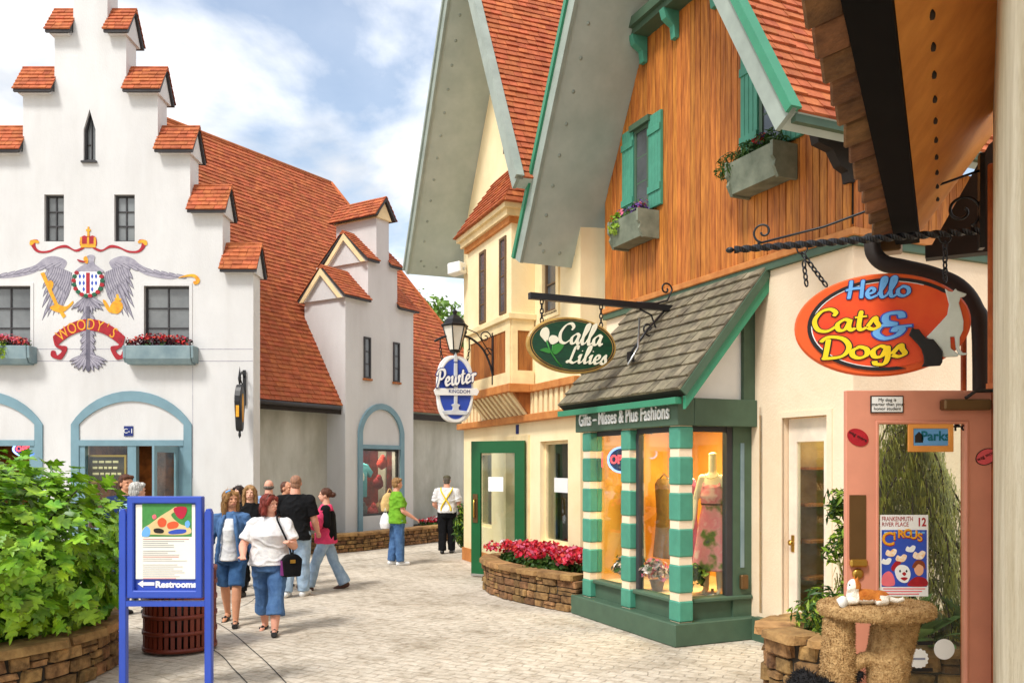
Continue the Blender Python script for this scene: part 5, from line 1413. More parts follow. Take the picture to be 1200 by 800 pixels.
part('scroll', sc_, M_black, arm)
part('strut', MB().tube([(1.35,0,za+.0),(1.0,-.1,za-.3),(.72,-.16,za-.62)], .015, 6).box(.69,.75,-.2,-.12,za-.72,za-.6), M_black, arm)
part('stay', MB().tube([(.95,0,za-.15),(.80,-.2,za-.55),(.58,-.32,za-.78)], .014, 6), M_steel, arm)
for sx in (-.40, .40): part('chain', chain(MB(), (sx,0,za-.03), (sx,0,RZ*.74), .07, .008), M_black, cl_)

# pewter sign and lantern
ps = thing('tavern_shaped_sign', 'blue and white Pewter Kingdom sign with candlestick hung below the lantern', 'sign', (-.977, 14.587, 3.25), math.atan2(.371, .928))
RX, RZ = .33, .57
def shape(kx_, kz_): 
    pts = []
    for k in range(48):
        t = 2*math.pi*k/48
        rx, rz = RX*kx_, RZ*kz_
        c, s_ = math.cos(t), math.sin(t)
        e = .72
        pts.append((rx*math.copysign(abs(c)**e, c), rz*math.copysign(abs(s_)**e, s_)*(1.0)))
    return pts
part('board', MB().prism(shape(1,1), -.03, .03), M_whitep, ps, bevel=.01)
part('face', MB().prism(oval(0,0,RX*.86,RZ*.90,48), -.038, -.02), M_bluep, ps)
part('rim', ring(oval(0,0,RX*.98,RZ*.99,48), oval(0,0,RX*.9,RZ*.93,48), -.045, -.025), M_whitep, ps)
part('candlestick', MB().prism([(-.03,.44),(.03,.44),(.035,.0),(.03,-.25),(.08,-.27),(.05,-.32),(.06,-.36),(.24,-.38),(.2,-.44),(-.2,-.44),(-.24,-.38),(-.06,-.36),(-.05,-.32),(-.08,-.27),(-.03,-.25),(-.035,0)], -.06, -.03).prism([(-.03,.46),(.03,.46),(.035,.54),(0,.64),(-.035,.54)], -.06, -.03), mat('pewter_grey', srgb(206,210,214), rough=.4), ps, bevel=.006)
part('name_band', MB().prism([(-.39,-.04),(-.36,.0),(.38,.02),(.42,-.03),(.38,-.10),(-.36,-.12)], -.07, -.04), M_whitep, ps, bevel=.004)
text('lettering', 'KINGDOM', .085, M_dkblue, ps, .06, -.072, -.045, extrude=.002, sx=.95)
for lay, (mm, gr, y) in enumerate(((M_dkblue, .05, -.075), (M_whitep, 0, -.082))):
    mb, W = strokes('Pewter', .27, pen=.17, contrast=.5, shear=.2, grow=gr, t=.008)
    o = part('lettering', mb, mm, ps); o.scale = (.72/W, 1, 1); o.location = (-.36, y, .02); o.rotation_euler = (0, R(-9), 0)
for sx in (-1, 1): part('hanger', chain(MB(), (sx*.26,0,.70), (sx*.22,0,.46), .07, .008), M_black, ps)
ln = thing('wall_lantern', 'black lantern with frosted panes on scrolled bracket beside the bay window', 'lantern', (-.977, 14.587, 3.25), math.atan2(.371, .928))
am = MB().tube(cat_rom([(-.36,0,.80),(-.2,0,.88),(0,0,.92),(.25,0,.90),(.5,0,.72),(.64,0,.45),(.70,0,.22)], 6), .02, 8)
am.box(.68,.735,-.03,.03,.1,1.0)
am.tube(spiral((.55,0,.92),.11,1.3,R(0)), .011, 6).tube(spiral((.60,0,.66),.08,1.2,R(20)), .010, 6).tube(spiral((.15,0,1.0),.07,1.2,R(-80)), .010, 6).tube([(.2,0,1.05),(.4,0,.98),(.66,0,.62)], .009, 6)
am.tube([(-.26,0,.86),(-.26,0,.68)], .012, 6).tube([(.26,0,.88),(.26,0,.68)], .012, 6)
part('bracket', am, M_black, ln)
lz = .62
part('cage_base', MB().lathe([(.02,.0),(.09,.03),(.1,.06)], 6, (0,0,lz-.02), smooth=False), M_black, ln)
part('cage_roof', MB().lathe([(.235,.44),(.25,.47),(.19,.50),(.17,.56),(.10,.62),(.03,.66),(.05,.70),(.015,.74),(.0,.82)], 6, (0,0,lz), smooth=False), M_black, ln)
cg = MB()
for k in range(6):
    t = k*math.pi/3
    cg.tube([(.10*math.cos(t),.10*math.sin(t),lz+.05),(.215*math.cos(t),.215*math.sin(t),lz+.45)], .011, 5)
part('ribs', cg, M_black, ln)
for k in range(6):
    t0, t1 = k*math.pi/3, (k+1)*math.pi/3
    part('pane', MB().add([(.098*math.cos(t0),.098*math.sin(t0),lz+.05),(.098*math.cos(t1),.098*math.sin(t1),lz+.05),(.21*math.cos(t1),.21*math.sin(t1),lz+.45),(.21*math.cos(t0),.21*math.sin(t0),lz+.45)], [(0,1,2,3)]), mat('frosted_pane', (.8,.76,.66), rough=.4), ln)
part('stem', MB().tube([(0,0,lz-.15),(0,0,lz+.02)], .025, 8), M_black, ln)

# neon OPEN sign in the boutique window
P = wmat(b1) @ Vector((-1.66, FY+.20, 2.02))
on = thing('neon_open_sign', 'round red neon OPEN sign with blue ring in boutique window', 'sign', P, R(-22))
part('board', MB().prism(oval(.06,0,.17,.15), .0, .015), M_dkblue, on)
part('rim', ring(oval(.06,0,.19,.17), oval(.06,0,.165,.145), -.012, .0), MATS['neon_blue'], on)
text('lettering', 'OPEN', .155, MATS['neon_red'], on, .06, -.006, 0, extrude=.004, offset=.004, sx=.75)
part('cord', MB().tube([(-.2,.01,.1),(-.2,.01,-.1)], .01, 6), MATS['neon_red'], on)

# ------------------------------------------------------------------ blue information board
ib = thing('information_board', 'royal blue standing map board with Restrooms arrow on two posts', 'information board', ((195-600)*.0072, 7.2, 0))
for sx in (-.36, .36):
    part('post', MB().prism([(sx-.03,0),(sx+.03,0),(sx+.03,1.55),(sx+.015,1.585),(sx-.015,1.585),(sx-.03,1.55)], -.03, .03), M_bluep, ib, bevel=.006)
for sx in (-.36, .36): part('foot', Bx(sx-.04, sx+.04, -.25, .25, 0, .04), M_bluep, ib)
part('cross_bar', Bx(-.33, .33, -.025, .025, .765, .81), M_bluep, ib)
part('frame', ring(rect(-.315,.315,.835,1.69), rect(-.26,.26,.90,1.63), -.045, .03), M_bluep, ib, bevel=.008)
part('backing', Bx(-.259,.259,-.005,.02,.901,1.629), M_bluep, ib)
sheet = part('sheet', Bx(-.25,.25,-.02,-.006,.995,1.62), mat('cream_paper', srgb(240,236,220), rough=.6, var=.03), ib)
def ibp(cx, cy): return ((cx-195)/417*120*.0072*1.0 - 0, 0)
mapz = lambda cy: EYE-((570+cy/3.475)-545)*.0072
mapx = lambda cx: ((140+cx/3.475)-195)*.0072
mpz = part('map', Bx(mapx(97), mapx(298), -.0225, -.0195, mapz(202), mapz(68)), mat('map_green', srgb(70,140,70), var=.2, scale=20), sheet)
def mblob(pts, m, y=-.0245):
    P = [(v.x, v.y) for v in cat_rom([(mapx(a), mapz(b), 0) for a, b in pts], 5, True)]
    part('map_patch', MB().prism(P, y, -.0222), m, sheet)
M_tan = mat('map_tan', srgb(220,196,140)); M_mor = mat('map_orange', srgb(220,90,50)); M_mred = mat('map_crimson', srgb(190,30,60))
mblob([(100,170),(130,150),(170,120),(210,95),(235,80),(240,95),(215,115),(250,150),(290,165),(292,190),(230,196),(150,194),(105,192)], M_tan)
mblob([(98,180),(115,160),(130,175),(125,200),(98,200)], M_skyblue, -.0252)
mblob([(160,140),(178,125),(196,138),(190,160),(168,162)], M_mor, -.026); mblob([(200,150),(225,140),(245,148),(238,166),(205,170)], M_mor, -.026)
mblob([(225,90),(250,80),(278,85),(275,110),(260,130),(240,122)], M_mred, -.026); mblob([(205,182),(240,172),(275,174),(268,188),(215,192)], M_bluep, -.026)
mblob([(145,172),(165,168),(185,176),(180,188),(150,186)], M_dkbrown, -.026); mblob([(138,118),(150,112),(156,124),(144,132)], M_pink2, -.026)
mblob([(272,145),(284,136),(292,150),(285,166),(274,162)], M_skyblue, -.026)
M_print = mat('grey_print', (.42,.42,.44)); M_printr = mat('red_print', (.6,.22,.22))
for k in range(21):
    zz = mapz(212+k*8.0)
    if k in (5, 12): continue
    part('print_line', Bx(mapx(100), mapx(rnd.uniform(200, 292)), -.0225, -.0195, zz-.003, zz+.003), M_printr if rnd.random() < .3 else M_print, sheet)
text('lettering', 'Restrooms', .072, M_whitep, ib, mapx(232), -.009, mapz(398), extrude=.003, offset=.0035, sx=1.08)
part('arrow', MB().prism([(mapx(76),mapz(394)),(mapx(98),mapz(380)),(mapx(98),mapz(388)),(mapx(144),mapz(388)),(mapx(144),mapz(401)),(mapx(98),mapz(401)),(mapx(98),mapz(409))], -.011, -.004), M_whitep, ib)

# litter bin behind the board
tb = thing('litter_bin', 'brown slatted steel litter bin behind the blue map board', 'litter bin', (-3.52, 9.05, 0))
M_bin = mat('brown_bin_paint', srgb(112,44,26), rough=.45, var=.15)
part('liner', MB().lathe([(.31,.04),(.315,.85)], 24), M_black, tb)
for k in range(36):
    t = 2*math.pi*k/36
    part('slat', Bx(-.020,.020,-.008,.008,.05,.86).xf(Matrix.Translation((.355*math.cos(t), .355*math.sin(t), 0)) @ Matrix.Rotation(t+math.pi/2, 4, 'Z')), M_bin, tb)
for z in (.05, .22, .39, .56, .72, .86):
    part('hoop', MB().lathe([(.35,z-.02),(.375,z-.02),(.375,z+.02),(.35,z+.02)], 32), M_bin, tb)

# ------------------------------------------------------------------ stone planters
STONES = []
for k in range(8):
    bm = bmesh.new(); bmesh.ops.create_cube(bm, size=1)
    bmesh.ops.bevel(bm, geom=list(bm.edges), offset=.10, segments=1, affect='EDGES')
    for v in bm.verts: v.co += Vector((rnd.uniform(-.045,.045), rnd.uniform(-.045,.045), rnd.uniform(-.05,.05)))
    me = bpy.data.meshes.new('stone'); bm.to_mesh(me); bm.free(); me.materials.append(M_stone); STONES.append(me)
CAPS = []
for me in STONES[:4]:
    c = me.copy(); c.materials.clear(); c.materials.append(M_cope); CAPS.append(c)
def resample(P, closed):
    P = [Vector((p[0], p[1], 0)) for p in P]
    if closed: P = P+[P[0]]
    L = [0]
    for i in range(1, len(P)): L.append(L[-1]+(P[i]-P[i-1]).length)
    def at(s_):
        s_ = min(max(s_, 0), L[-1]-1e-6)
        for i in range(1, len(P)):
            if s_ <= L[i]:
                t = (s_-L[i-1])/max(1e-9, L[i]-L[i-1]); d = (P[i]-P[i-1]).normalized()
                return P[i-1].lerp(P[i], t), d
    return at, L[-1]
def stone_wall(parent, path, closed, h, ch, sl, depth, cap=.07, stuff=False, capd=None, capl=.5, skip=None):
    at, L = resample(path, closed)
    z = 0.0; rows = max(1, round((h-cap)/ch)); ch = (h-cap)/rows
    W = wmat(parent)
    joined = MB()
    def put(me, p, d, lx, ly, lz, zc):
        M = Matrix.Translation((p.x, p.y, zc)) @ Matrix.Rotation(math.atan2(d.y, d.x), 4, 'Z') @ Matrix.Diagonal((lx, ly, lz, 1))
        if stuff:
            joined.add([M @ v.co for v in me.vertices], [tuple(f.vertices) for f in me.polygons], 1 if me in CAPS else 0)
            return
        wp = W @ Vector((p.x, p.y, zc))
        if skip and skip(wp): return
        o = link('coping_stone' if me in CAPS else 'stone', me, parent); o.matrix_local = M
    for r in range(rows):
        s_ = -rnd.random()*sl
        while s_ < L:
            l = sl*rnd.uniform(.6, 1.5)
            if s_+l > L: l = max(.12, L-s_)
            if s_+l > .05:
                a = max(0, s_)
                p, d = at((a+s_+l)/2)
                two = rnd.random() < .2
                if two:
                    put(rnd.choice(STONES), p, d, (s_+l-a)-.012, depth+rnd.uniform(-.02,.03), ch*.5-.01, r*ch+ch*.25)
                    put(rnd.choice(STONES), p, d, (s_+l-a)-.012, depth+rnd.uniform(-.02,.03), ch*.5-.01, r*ch+ch*.75)
                else:
                    put(rnd.choice(STONES), p, d, (s_+l-a)-.012, depth+rnd.uniform(-.03,.04), ch-.012, r*ch+ch/2)
            s_ += l
    s_ = 0
    while s_ < L-.05:
        l = min(capl*rnd.uniform(.7,1.3), L-s_)
        p, d = at(s_+l/2)
        put(rnd.choice(CAPS), p, d, l+.01, (capd or depth+.12), cap+rnd.uniform(0,.015), h-cap/2)
        s_ += l
    if stuff: part('stones', joined, [M_stone, M_cope], parent, kind='stuff')
    core = MB()
    n = max(8, int(L/.2)); ring_ = [at(L*i/n) for i in range(n+(0 if closed else 1))]
    V = []
    for p, d in ring_:
        q_ = Vector((-d.y, d.x, 0))*(depth*.36)
        V += [(p.x+q_.x, p.y+q_.y, 0), (p.x+q_.x, p.y+q_.y, h-.03), (p.x-q_.x, p.y-q_.y, h-.03), (p.x-q_.x, p.y-q_.y, 0)]
    m_ = len(ring_); F = []
    for i in range(m_ if closed else m_-1):
        j = (i+1) % m_
        for k in range(3): F.append((i*4+k, j*4+k, j*4+k+1, i*4+k+1))
    part('mortar', core.add(V, F), M_mortar, parent)
# left planter with the hydrangea
lp = thing('round_stone_planter', 'round brown stone planter holding the big leafy shrub', 'planter', (-5.5, 7.9, 0))
stone_wall(lp, [(1.58*math.cos(t), 1.58*math.sin(t)) for t in [2*math.pi*k/40-2.6 for k in range(31)]], False, .46, .125, .27, .24, cap=.08, capd=.36, capl=.55)
part('soil', MB().lathe([(1.5,.0),(1.5,.37)], 30), M_soil, lp)
# planter beside the cream shop
mp = thing('curved_stone_planter', 'curved stone planter of red and pink begonias beside the green door', 'planter', b2.location, b2.rotation_euler.z)
pth = cat_rom([(3.62,-.06,0),(3.68,-.55,0),(4.05,-.92,0),(4.6,-1.05,0),(5.3,-1.02,0),(6.0,-.86,0),(6.62,-.62,0)], 6)
stone_wall(mp, [(p.x, p.y) for p in pth], False, .50, .11, .20, .20, cap=.075, capd=.30, capl=.4)
part('soil', MB().prismz([(p.x, p.y) for p in pth]+[(6.62,-.02),(3.62,-.02)], 0, .43), M_soil, mp)
fl = MB()
for k in range(34):
    c = (rnd.uniform(3.8,6.2), rnd.uniform(-.85,-.2), .5)
    tuft(fl, (c[0],c[1],.52), (.16,.16,.10), 46, .045, 0, flat=.8)
for k in range(76):
    x = rnd.uniform(3.75,6.3); y = rnd.uniform(-.88,-.12) if x < 5.6 else rnd.uniform(-.7,-.1)
    wht = x < 4.0 and y > -.75
    tuft(fl, (x, y, .60+.08*rnd.random()+.07*math.sin((x-3.7)/2.7*3.14)), (.10,.10,.07), 26, .036, [(3,3),(2,1)] if wht else [(1,6),(2,2),(4,1)], flat=.85)
part('flowers', fl, [M_leafd, M_petr, M_petp, M_petw, M_petc], mp, kind='stuff')
# low wall in front of the wing
lw = thing('low_stone_wall', 'long low stone wall with flat coping in front of the white wing', 'wall', wing.location, wing.rotation_euler.z)
stone_wall(lw, [(1.2,-.15),(1.4,-.62),(2.2,-.78),(5.2,-.78),(8.2,-.72)], False, .42, .10, .20, .22, cap=.06, stuff=True, capd=.34)
part('soil', Bx(1.5, 8.2, -.7, .45, 0, .36), M_soil, lw)
fl = MB()
for k in range(26):
    x = rnd.uniform(5.3, 7.6); y = rnd.uniform(-.6, -.1)
    tuft(fl, (x,y,.44), (.14,.14,.08), 24, .05, 0); tuft(fl, (x,y,.52), (.12,.12,.07), 20, .045, [(1,3),(2,1),(3,1)])
part('flowers', fl, [M_leafd, M_petr, M_petp, M_petw], lw, kind='stuff')
# right planter behind the pink door
rp = thing('corner_stone_planter', 'rounded stone planter of shrubs behind the open pink door', 'planter', (3.42, 7.15, 0))
el = [(1.2*math.cos(t), .72*math.sin(t)) for t in [2*math.pi*k/44+.6 for k in range(44)]]
stone_wall(rp, el, True, .60, .12, .22, .2, cap=.07, capd=.34, capl=.36)
part('soil', MB().prismz([(p[0]*.95, p[1]*.93) for p in el], 0, .5), M_soil, rp)

# ------------------------------------------------------------------ remeshed soft bodies
def blob(parts, voxel=.01, smooth=4):
    """one continuous surface grown over tapered limbs and lumps"""
    mb = MB()
    for p in parts:
        k = p[0]
        if k == 'c':        # rounded tapered limb
            a, ra, b_, rb = Vector(p[1]), p[2], Vector(p[3]), p[4]
            d = b_-a
            n = 12
            dn = d.normalized() if d.length > 1e-6 else Vector((0,0,1))
            path, rs = [], []
            for i in range(5):
                t = math.pi/2*i/4
                path.append(a-dn*ra*math.cos(t)*.98); rs.append(max(.001, ra*math.sin(t)))
            for i in range(5):
                t = math.pi/2*i/4
                path.append(b_+dn*rb*math.sin(t)*.98); rs.append(max(.001, rb*math.cos(t)))
            mb.tube(path, rs, n)
        elif k == 'f':      # flat-ended tapered limb (cuffs, hems)
            mb.tube([p[1], p[3]], [p[2], p[4]], 16)
        elif k == 'e':
            mb.ell(p[1], p[2], 16, 10, rot=p[3] if len(p) > 3 else None)
        elif k == 'p':      # path with radii
            mb.tube(p[1], p[2], 12)
        elif k == 'l':      # loft of ellipses: (z, cx, cy, rx, ry)
            vs, fs = [], []; n = 24
            for (z, cx, cy, rx, ry) in p[1]:
                for j in range(n):
                    t = 2*math.pi*j/n; vs.append((cx+rx*math.cos(t), cy+ry*math.sin(t), z))
            m_ = len(p[1])
            for i in range(m_-1):
                for j in range(n):
                    q_ = (j+1) % n; fs.append((i*n+j, i*n+q_, (i+1)*n+q_, (i+1)*n+j))
            fs += [tuple(range(n-1,-1,-1)), tuple((m_-1)*n+j for j in range(n))]
            mb.add(vs, fs)
    me = mb.mesh('tmp', M_black)
    o = bpy.data.objects.new('tmp', me); COL.objects.link(o)
    r = o.modifiers.new('r', 'REMESH'); r.mode = 'VOXEL'; r.voxel_size = voxel
    sm = o.modifiers.new('s', 'SMOOTH'); sm.iterations = smooth; sm.factor = .5
    bpy.context.view_layer.update()
    out = bpy.data.meshes.new_from_object(o.evaluated_get(bpy.context.evaluated_depsgraph_get()))
    bpy.data.objects.remove(o); bpy.data.meshes.remove(me)
    out.materials.clear()
    for f in out.polygons: f.use_smooth = True
    return out
from mathutils import noise as mnoise
def soft(name, parts, mats, parent, voxel=.01, smooth=4, pick=None, wrinkle=0.0, stretch=(1,1,1), freq=9.0):
    me = blob(parts, voxel, smooth)
    if wrinkle:
        off = Vector((rnd.uniform(0,50), rnd.uniform(0,50), rnd.uniform(0,50)))
        nr = [v.normal.copy() for v in me.vertices]
        for v, n_ in zip(me.vertices, nr):
            q_ = Vector((v.co.x*stretch[0], v.co.y*stretch[1], v.co.z*stretch[2]))*freq+off
            v.co += n_*wrinkle*max(0.0, 1-abs(mnoise.noise(q_))*3.0)
    for m in (mats if isinstance(mats, (list, tuple)) else [mats]): me.materials.append(m)
    if pick:
        for f in me.polygons: f.material_index = pick(f.center)
    return link(name, me, parent)
# ------------------------------------------------------------------ people
def cloth(name, rgb, rgb2=None, bump=.5, sc_=9): return mat(name, srgb(*rgb), rough=.9, col2=srgb(*rgb2) if rgb2 else None, var=.22, scale=sc_, bump=bump, bscale=16, spec=.2)
def skin(name, rgb): return mat(name, srgb(*rgb), rough=.55, var=.08, scale=14)
SK1, SK2, SK3 = skin('light_skin', (226,172,144)), skin('rosy_skin', (222,160,134)), skin('tanned_skin', (206,146,112))
M_eye = mat('eye_dark', (.06,.045,.04), rough=.2); M_lip = mat('lips', srgb(196,112,102), rough=.5)
M_denim = cloth('denim', (84,118,160), (58,88,130)); M_denimd = cloth('dark_denim', (66,104,148), (44,76,118)); M_denimp = cloth('pale_denim', (166,188,208), (132,156,182))
M_tee = cloth('white_cotton', (236,234,230), (206,204,206)); M_blk = cloth('black_cloth', (22,22,24), (12,12,14))
M_hotpink = cloth('pink_cloth', (222,70,110)); M_lime = cloth('lime_cloth', (124,176,52), (94,146,36)); M_navy = cloth('navy_cloth', (28,44,84)); M_pblue = cloth('pale_blue_cloth', (150,180,214))
M_shoeb = mat('black_leather', (.015,.013,.012), rough=.4); M_shoew = mat('white_trainer', (.75,.75,.74), rough=.6); M_shoebr = mat('brown_leather', (.10,.04,.025), rough=.5)
def hairm(name, rgb): return mat(name, srgb(*rgb), rough=.6, col2=sc(srgb(*rgb), .45), scale=30, stretch=(1,1,.25), bump=.6, bscale=70)
H_red, H_blond, H_dk, H_lb, H_br, H_wh, H_gr = hairm('auburn_hair',(134,46,30)), hairm('honey_hair',(170,124,70)), hairm('dark_hair',(46,28,20)), hairm('sandy_hair',(184,140,88)), hairm('brown_hair',(106,62,40)), hairm('white_hair',(226,222,214)), hairm('grey_hair',(110,100,88))

def person(label, loc, rz, H, legs=((8,4),(-8,10)), arms=((4,8,12,.0),(4,8,12,.0)), g=1.0, male=False, yaw=0, pitch=0,
           sk=SK1, top=M_tee, sleeve='short', topgrow=.014, hem=.50, bottom=M_denim, cuff=.05, flare=0.0, legw=1.0, shoe=M_shoeb, sandal=False,
           hair='short', hm=None, extra=None, vox=.0095, group='people in the square'):
    t = thing('person', label, 'person', (loc[0], loc[1], 0), R(rz), group)
    # legs first, so that the lower foot stands on the ground
    J = {}
    lows = []
    for i, sg in enumerate((-1, 1)):                # -1: the person's right
        a, b_ = R(legs[i][0]), R(legs[i][1])
        hip = Vector((sg*.052*H*(1+.25*(g-1)), 0, .505*H))
        kn = hip+Vector((0, -math.sin(a), -math.cos(a)))*.235*H
        an = kn+Vector((sg*.0, -math.sin(a-b_), -math.cos(a-b_)))*.225*H
        J['hip', sg], J['kn', sg], J['an', sg], J['sh', sg] = hip, kn, an, a-b_
        lows.append(an.z)
    dz = .043*H-min(lows)
    for k, v in J.items():
        if isinstance(v, Vector): v.z += dz
    top_z = lambda f: f*H+dz
    sw = (.118 if male else .102)*H*(1+.3*(g-1))
    body, up, low, shoes = [], [], [], {-1: [], 1: []}
    gx = g
    sec = [(.455,0,.002,.082*gx,.070*gx),(.52,0,.004,.096*gx,.080*gx),(.57,0,.0,.090*gx,.076*gx),(.63,0,-.004,.080*gx if not male else .088*gx,.068*gx),(.71,0,-.003,.090*gx if not male else .100*gx,.072*gx),(.765,0,.002,.090*(1+.5*(gx-1)) if not male else .108,.062*gx),(.80,0,.006,.074 if not male else .088,.050),(.822,0,.008,.050,.042),(.84,0,.010,.036,.036)]
    if not male: sec[4] = (.71,0,-.012,.088*gx,.080*gx)
    L_ = [(top_z(z), cx*H, cy*H, rx*H, ry*H) for z, cx, cy, rx, ry in sec]
    body.append(('l', L_))
    G = topgrow
    up_sec = [(z, cx, cy, rx+G, ry+G) for z, cx, cy, rx, ry in L_ if z > top_z(hem)+.02]
    z, cx, cy, rx, ry = up_sec[0]
    up_sec = [(top_z(hem), cx, cy, rx+.012, ry+.012)]+up_sec
    z, cx, cy, rx, ry = up_sec[-1]; up_sec[-1] = (z-.004*H, cx, cy, rx-.002, ry-.002)
    up.append(('l', up_sec))
    low_sec = [(z, cx, cy, rx+.008, ry+.008) for z, cx, cy, rx, ry in L_ if z < top_z(.56)]
    low.append(('l', low_sec))
    hands = {}
    for i, sg in enumerate((-1, 1)):
        hip, kn, an = J['hip', sg], J['kn', sg], J['an', sg]
        lg = (.5+.5*g)
        body += [('c', hip, .052*H*lg, kn, .034*H*lg), ('c', kn, .034*H*lg, an.lerp(kn, .62), .034*H*lg), ('c', an.lerp(kn, .62), .033*H*lg, an, .0205*H*lg)]
        fwd = Vector((sg*.12, -1, 0)).normalized()
        ft = an+Vector((0,0,-.022*H))
        up_t = max(-.6, min(.7, J['sh', sg]))
        tilt = Matrix.Rotation(-up_t*.75, 3, 'X')
        toe = ft + tilt @ (fwd*.098*H)
        hl = ft + tilt @ (fwd*-.022*H)
        body += [('c', hl, .020*H, ft + tilt @ (fwd*.06*H), .018*H), ('c', ft + tilt @ (fwd*.05*H), .019*H, toe, .013*H), ('c', an, .021*H, ft, .02*H)]
        if sandal:
            sd_ = tilt @ Vector((0,0,-.017*H))
            shoes[sg] += [('p', [hl+sd_, ft+sd_+tilt @ (fwd*.05*H), toe+sd_+tilt @ (fwd*.012*H)], [.022*H,.024*H,.021*H]), ('c', ft+tilt @ (fwd*.055*H+Vector((-.022*H,0,.004*H))), .008*H, ft+tilt @ (fwd*.055*H+Vector((.022*H,0,.004*H))), .008*H), ('c', ft+tilt @ (fwd*.055*H+Vector((0,0,.012*H))), .012*H, ft+tilt @ (fwd*.07*H+Vector((0,0,.010*H))), .010*H)]
        else:
            shoes[sg] += [('c', hl, .027*H, ft + tilt @ (fwd*.05*H), .026*H), ('c', ft + tilt @ (fwd*.05*H), .025*H, toe, .020*H), ('f', ft, .027*H, an+Vector((0,0,.004*H)), .026*H)]
        # trousers
        lw_ = legw*lg
        lz_ = cuff*H
        if cuff < .27:
            f_ = max(0, min(1, (an.z+.0-lz_)/(an.z-kn.z))) if abs(an.z-kn.z) > 1e-3 else 0
            f_ = (kn.z-lz_)/max(.05, kn.z-an.z); f_ = min(f_, 1.08)
            end = kn.lerp(an, f_)
            low += [('c', hip, .058*H*lw_, kn, .044*H*lw_), ('c', kn, .043*H*lw_, kn.lerp(end, .6), .040*H*lw_*(1+flare*.5)), ('f', kn.lerp(end, .5), .041*H*lw_*(1+flare*.4), end, .039*H*lw_*(1+flare))]
        else:
            f_ = (hip.z-lz_)/(hip.z-kn.z); end = hip.lerp(kn, f_)
            low += [('c', hip, .058*H*lw_, hip.lerp(kn, .4), .056*H*lw_), ('f', hip.lerp(kn, .2), .058*H*lw_, end, .052*H*lw_*(1+flare))]
        # arms: forward, outward, elbow bend, inward
        af, ab, eb, inn = arms[i]
        af, ab, eb = R(af), R(ab), R(eb)
        sh = Vector((sg*sw, .008*H, top_z(.788)))
        du = Vector((sg*math.sin(ab), -math.sin(af), -math.cos(af)*math.cos(ab))).normalized()
        el = sh+du*.172*H
        df = Vector((sg*(math.sin(ab)*.6-inn), -math.sin(af+eb), -math.cos(af+eb))).normalized()
        wr = el+df*.150*H
        ag = (.55+.45*g)*(1.12 if male else 1)
        body += [('c', Vector((sg*.030*H, .008*H, top_z(.812))), .022*H, sh, .030*H*ag), ('c', sh, .032*H*ag, el, .025*H*ag), ('c', el, .025*H*ag, el.lerp(wr,.35), .025*H*ag), ('c', el.lerp(wr,.3), .025*H*ag, wr, .0165*H*ag)]
        # hand: palm, four fingers and a thumb, slightly curled
        side = df.cross(Vector((0,1,0) if abs(df.y) < .8 else (0,0,1))).normalized()
        if side.dot(Vector((0,-1,0))) < 0: side = -side      # towards the front: thumb side
        nrm = df.cross(side).normalized()
        if nrm.x*sg > 0: nrm = -nrm                            # palm faces the body
        pc = wr+df*.028*H
        body += [('c', wr, .0155*H, pc+df*.02*H+side*.009*H, .0115*H), ('c', wr, .0155*H, pc+df*.02*H-side*.009*H, .0110*H)]
        for k in range(4):
            o_ = side*(.0165-.011*k)*H
            ln_ = (.040,.045,.042,.034)[k]*H
            b0_ = pc+df*.022*H+o_; m0 = b0_+df*ln_*.5+nrm*.004*H; e0 = m0+(df*.75+nrm*.65).normalized()*ln_*.5
            body.append(('p', [b0_, m0, e0], [.0058*H, .0054*H, .0042*H]))
        th0 = wr+df*.014*H+side*.012*H
        body.append(('p', [th0, th0+(side*.8+df*.7).normalized()*.024*H, th0+(side*.6+df).normalized()*.044*H+nrm*.006*H], [.0072*H,.0064*H,.0048*H]))
        hands[sg] = pc+df*.04*H
        if sleeve == 'short':
            up += [('c', Vector((sg*.030*H, .008*H, top_z(.812))), .022*H+G*.3, sh, .030*H*ag+G*.5), ('f', sh+du*.0*H, .031*H*ag+G*.5, sh.lerp(el, .74), .033*H*ag+G*.9)]
        elif sleeve == 'long':
            up += [('c', Vector((sg*.030*H, .008*H, top_z(.812))), .022*H+G*.3, sh, .030*H*ag+G*.5), ('c', sh, .031*H*ag+G*.5, el, .028*H*ag+G*.5), ('f', el, .028*H*ag+G*.5, el.lerp(wr, .95), .022*H*ag+G*.5), ('e', el, (.028*H*ag+G*.5,)*3)]
        elif sleeve == 'cap':
            up += [('c', Vector((sg*.030*H, .008*H, top_z(.812))), .022*H+G*.3, sh, .030*H*ag+G*.5), ('f', sh-du*.01*H, .036*H*ag+G*.6, sh.lerp(el, .4), .036*H*ag+G*.6)]
    # head
    hc = Vector((0, -.006*H, top_z(.926)))
    Rh = Matrix.Rotation(R(yaw), 3, 'Z') @ Matrix.Rotation(R(-pitch), 3, 'X')
    def hp(x, y, z): return hc + Rh @ Vector((x*H, y*H, z*H))
    body.append(('c', Vector((0,.010*H,top_z(.82))), .040*H*(1.15 if male else 1), hc+Vector((0,.010*H,-.04*H)), .032*H*(1.2 if male else 1)))
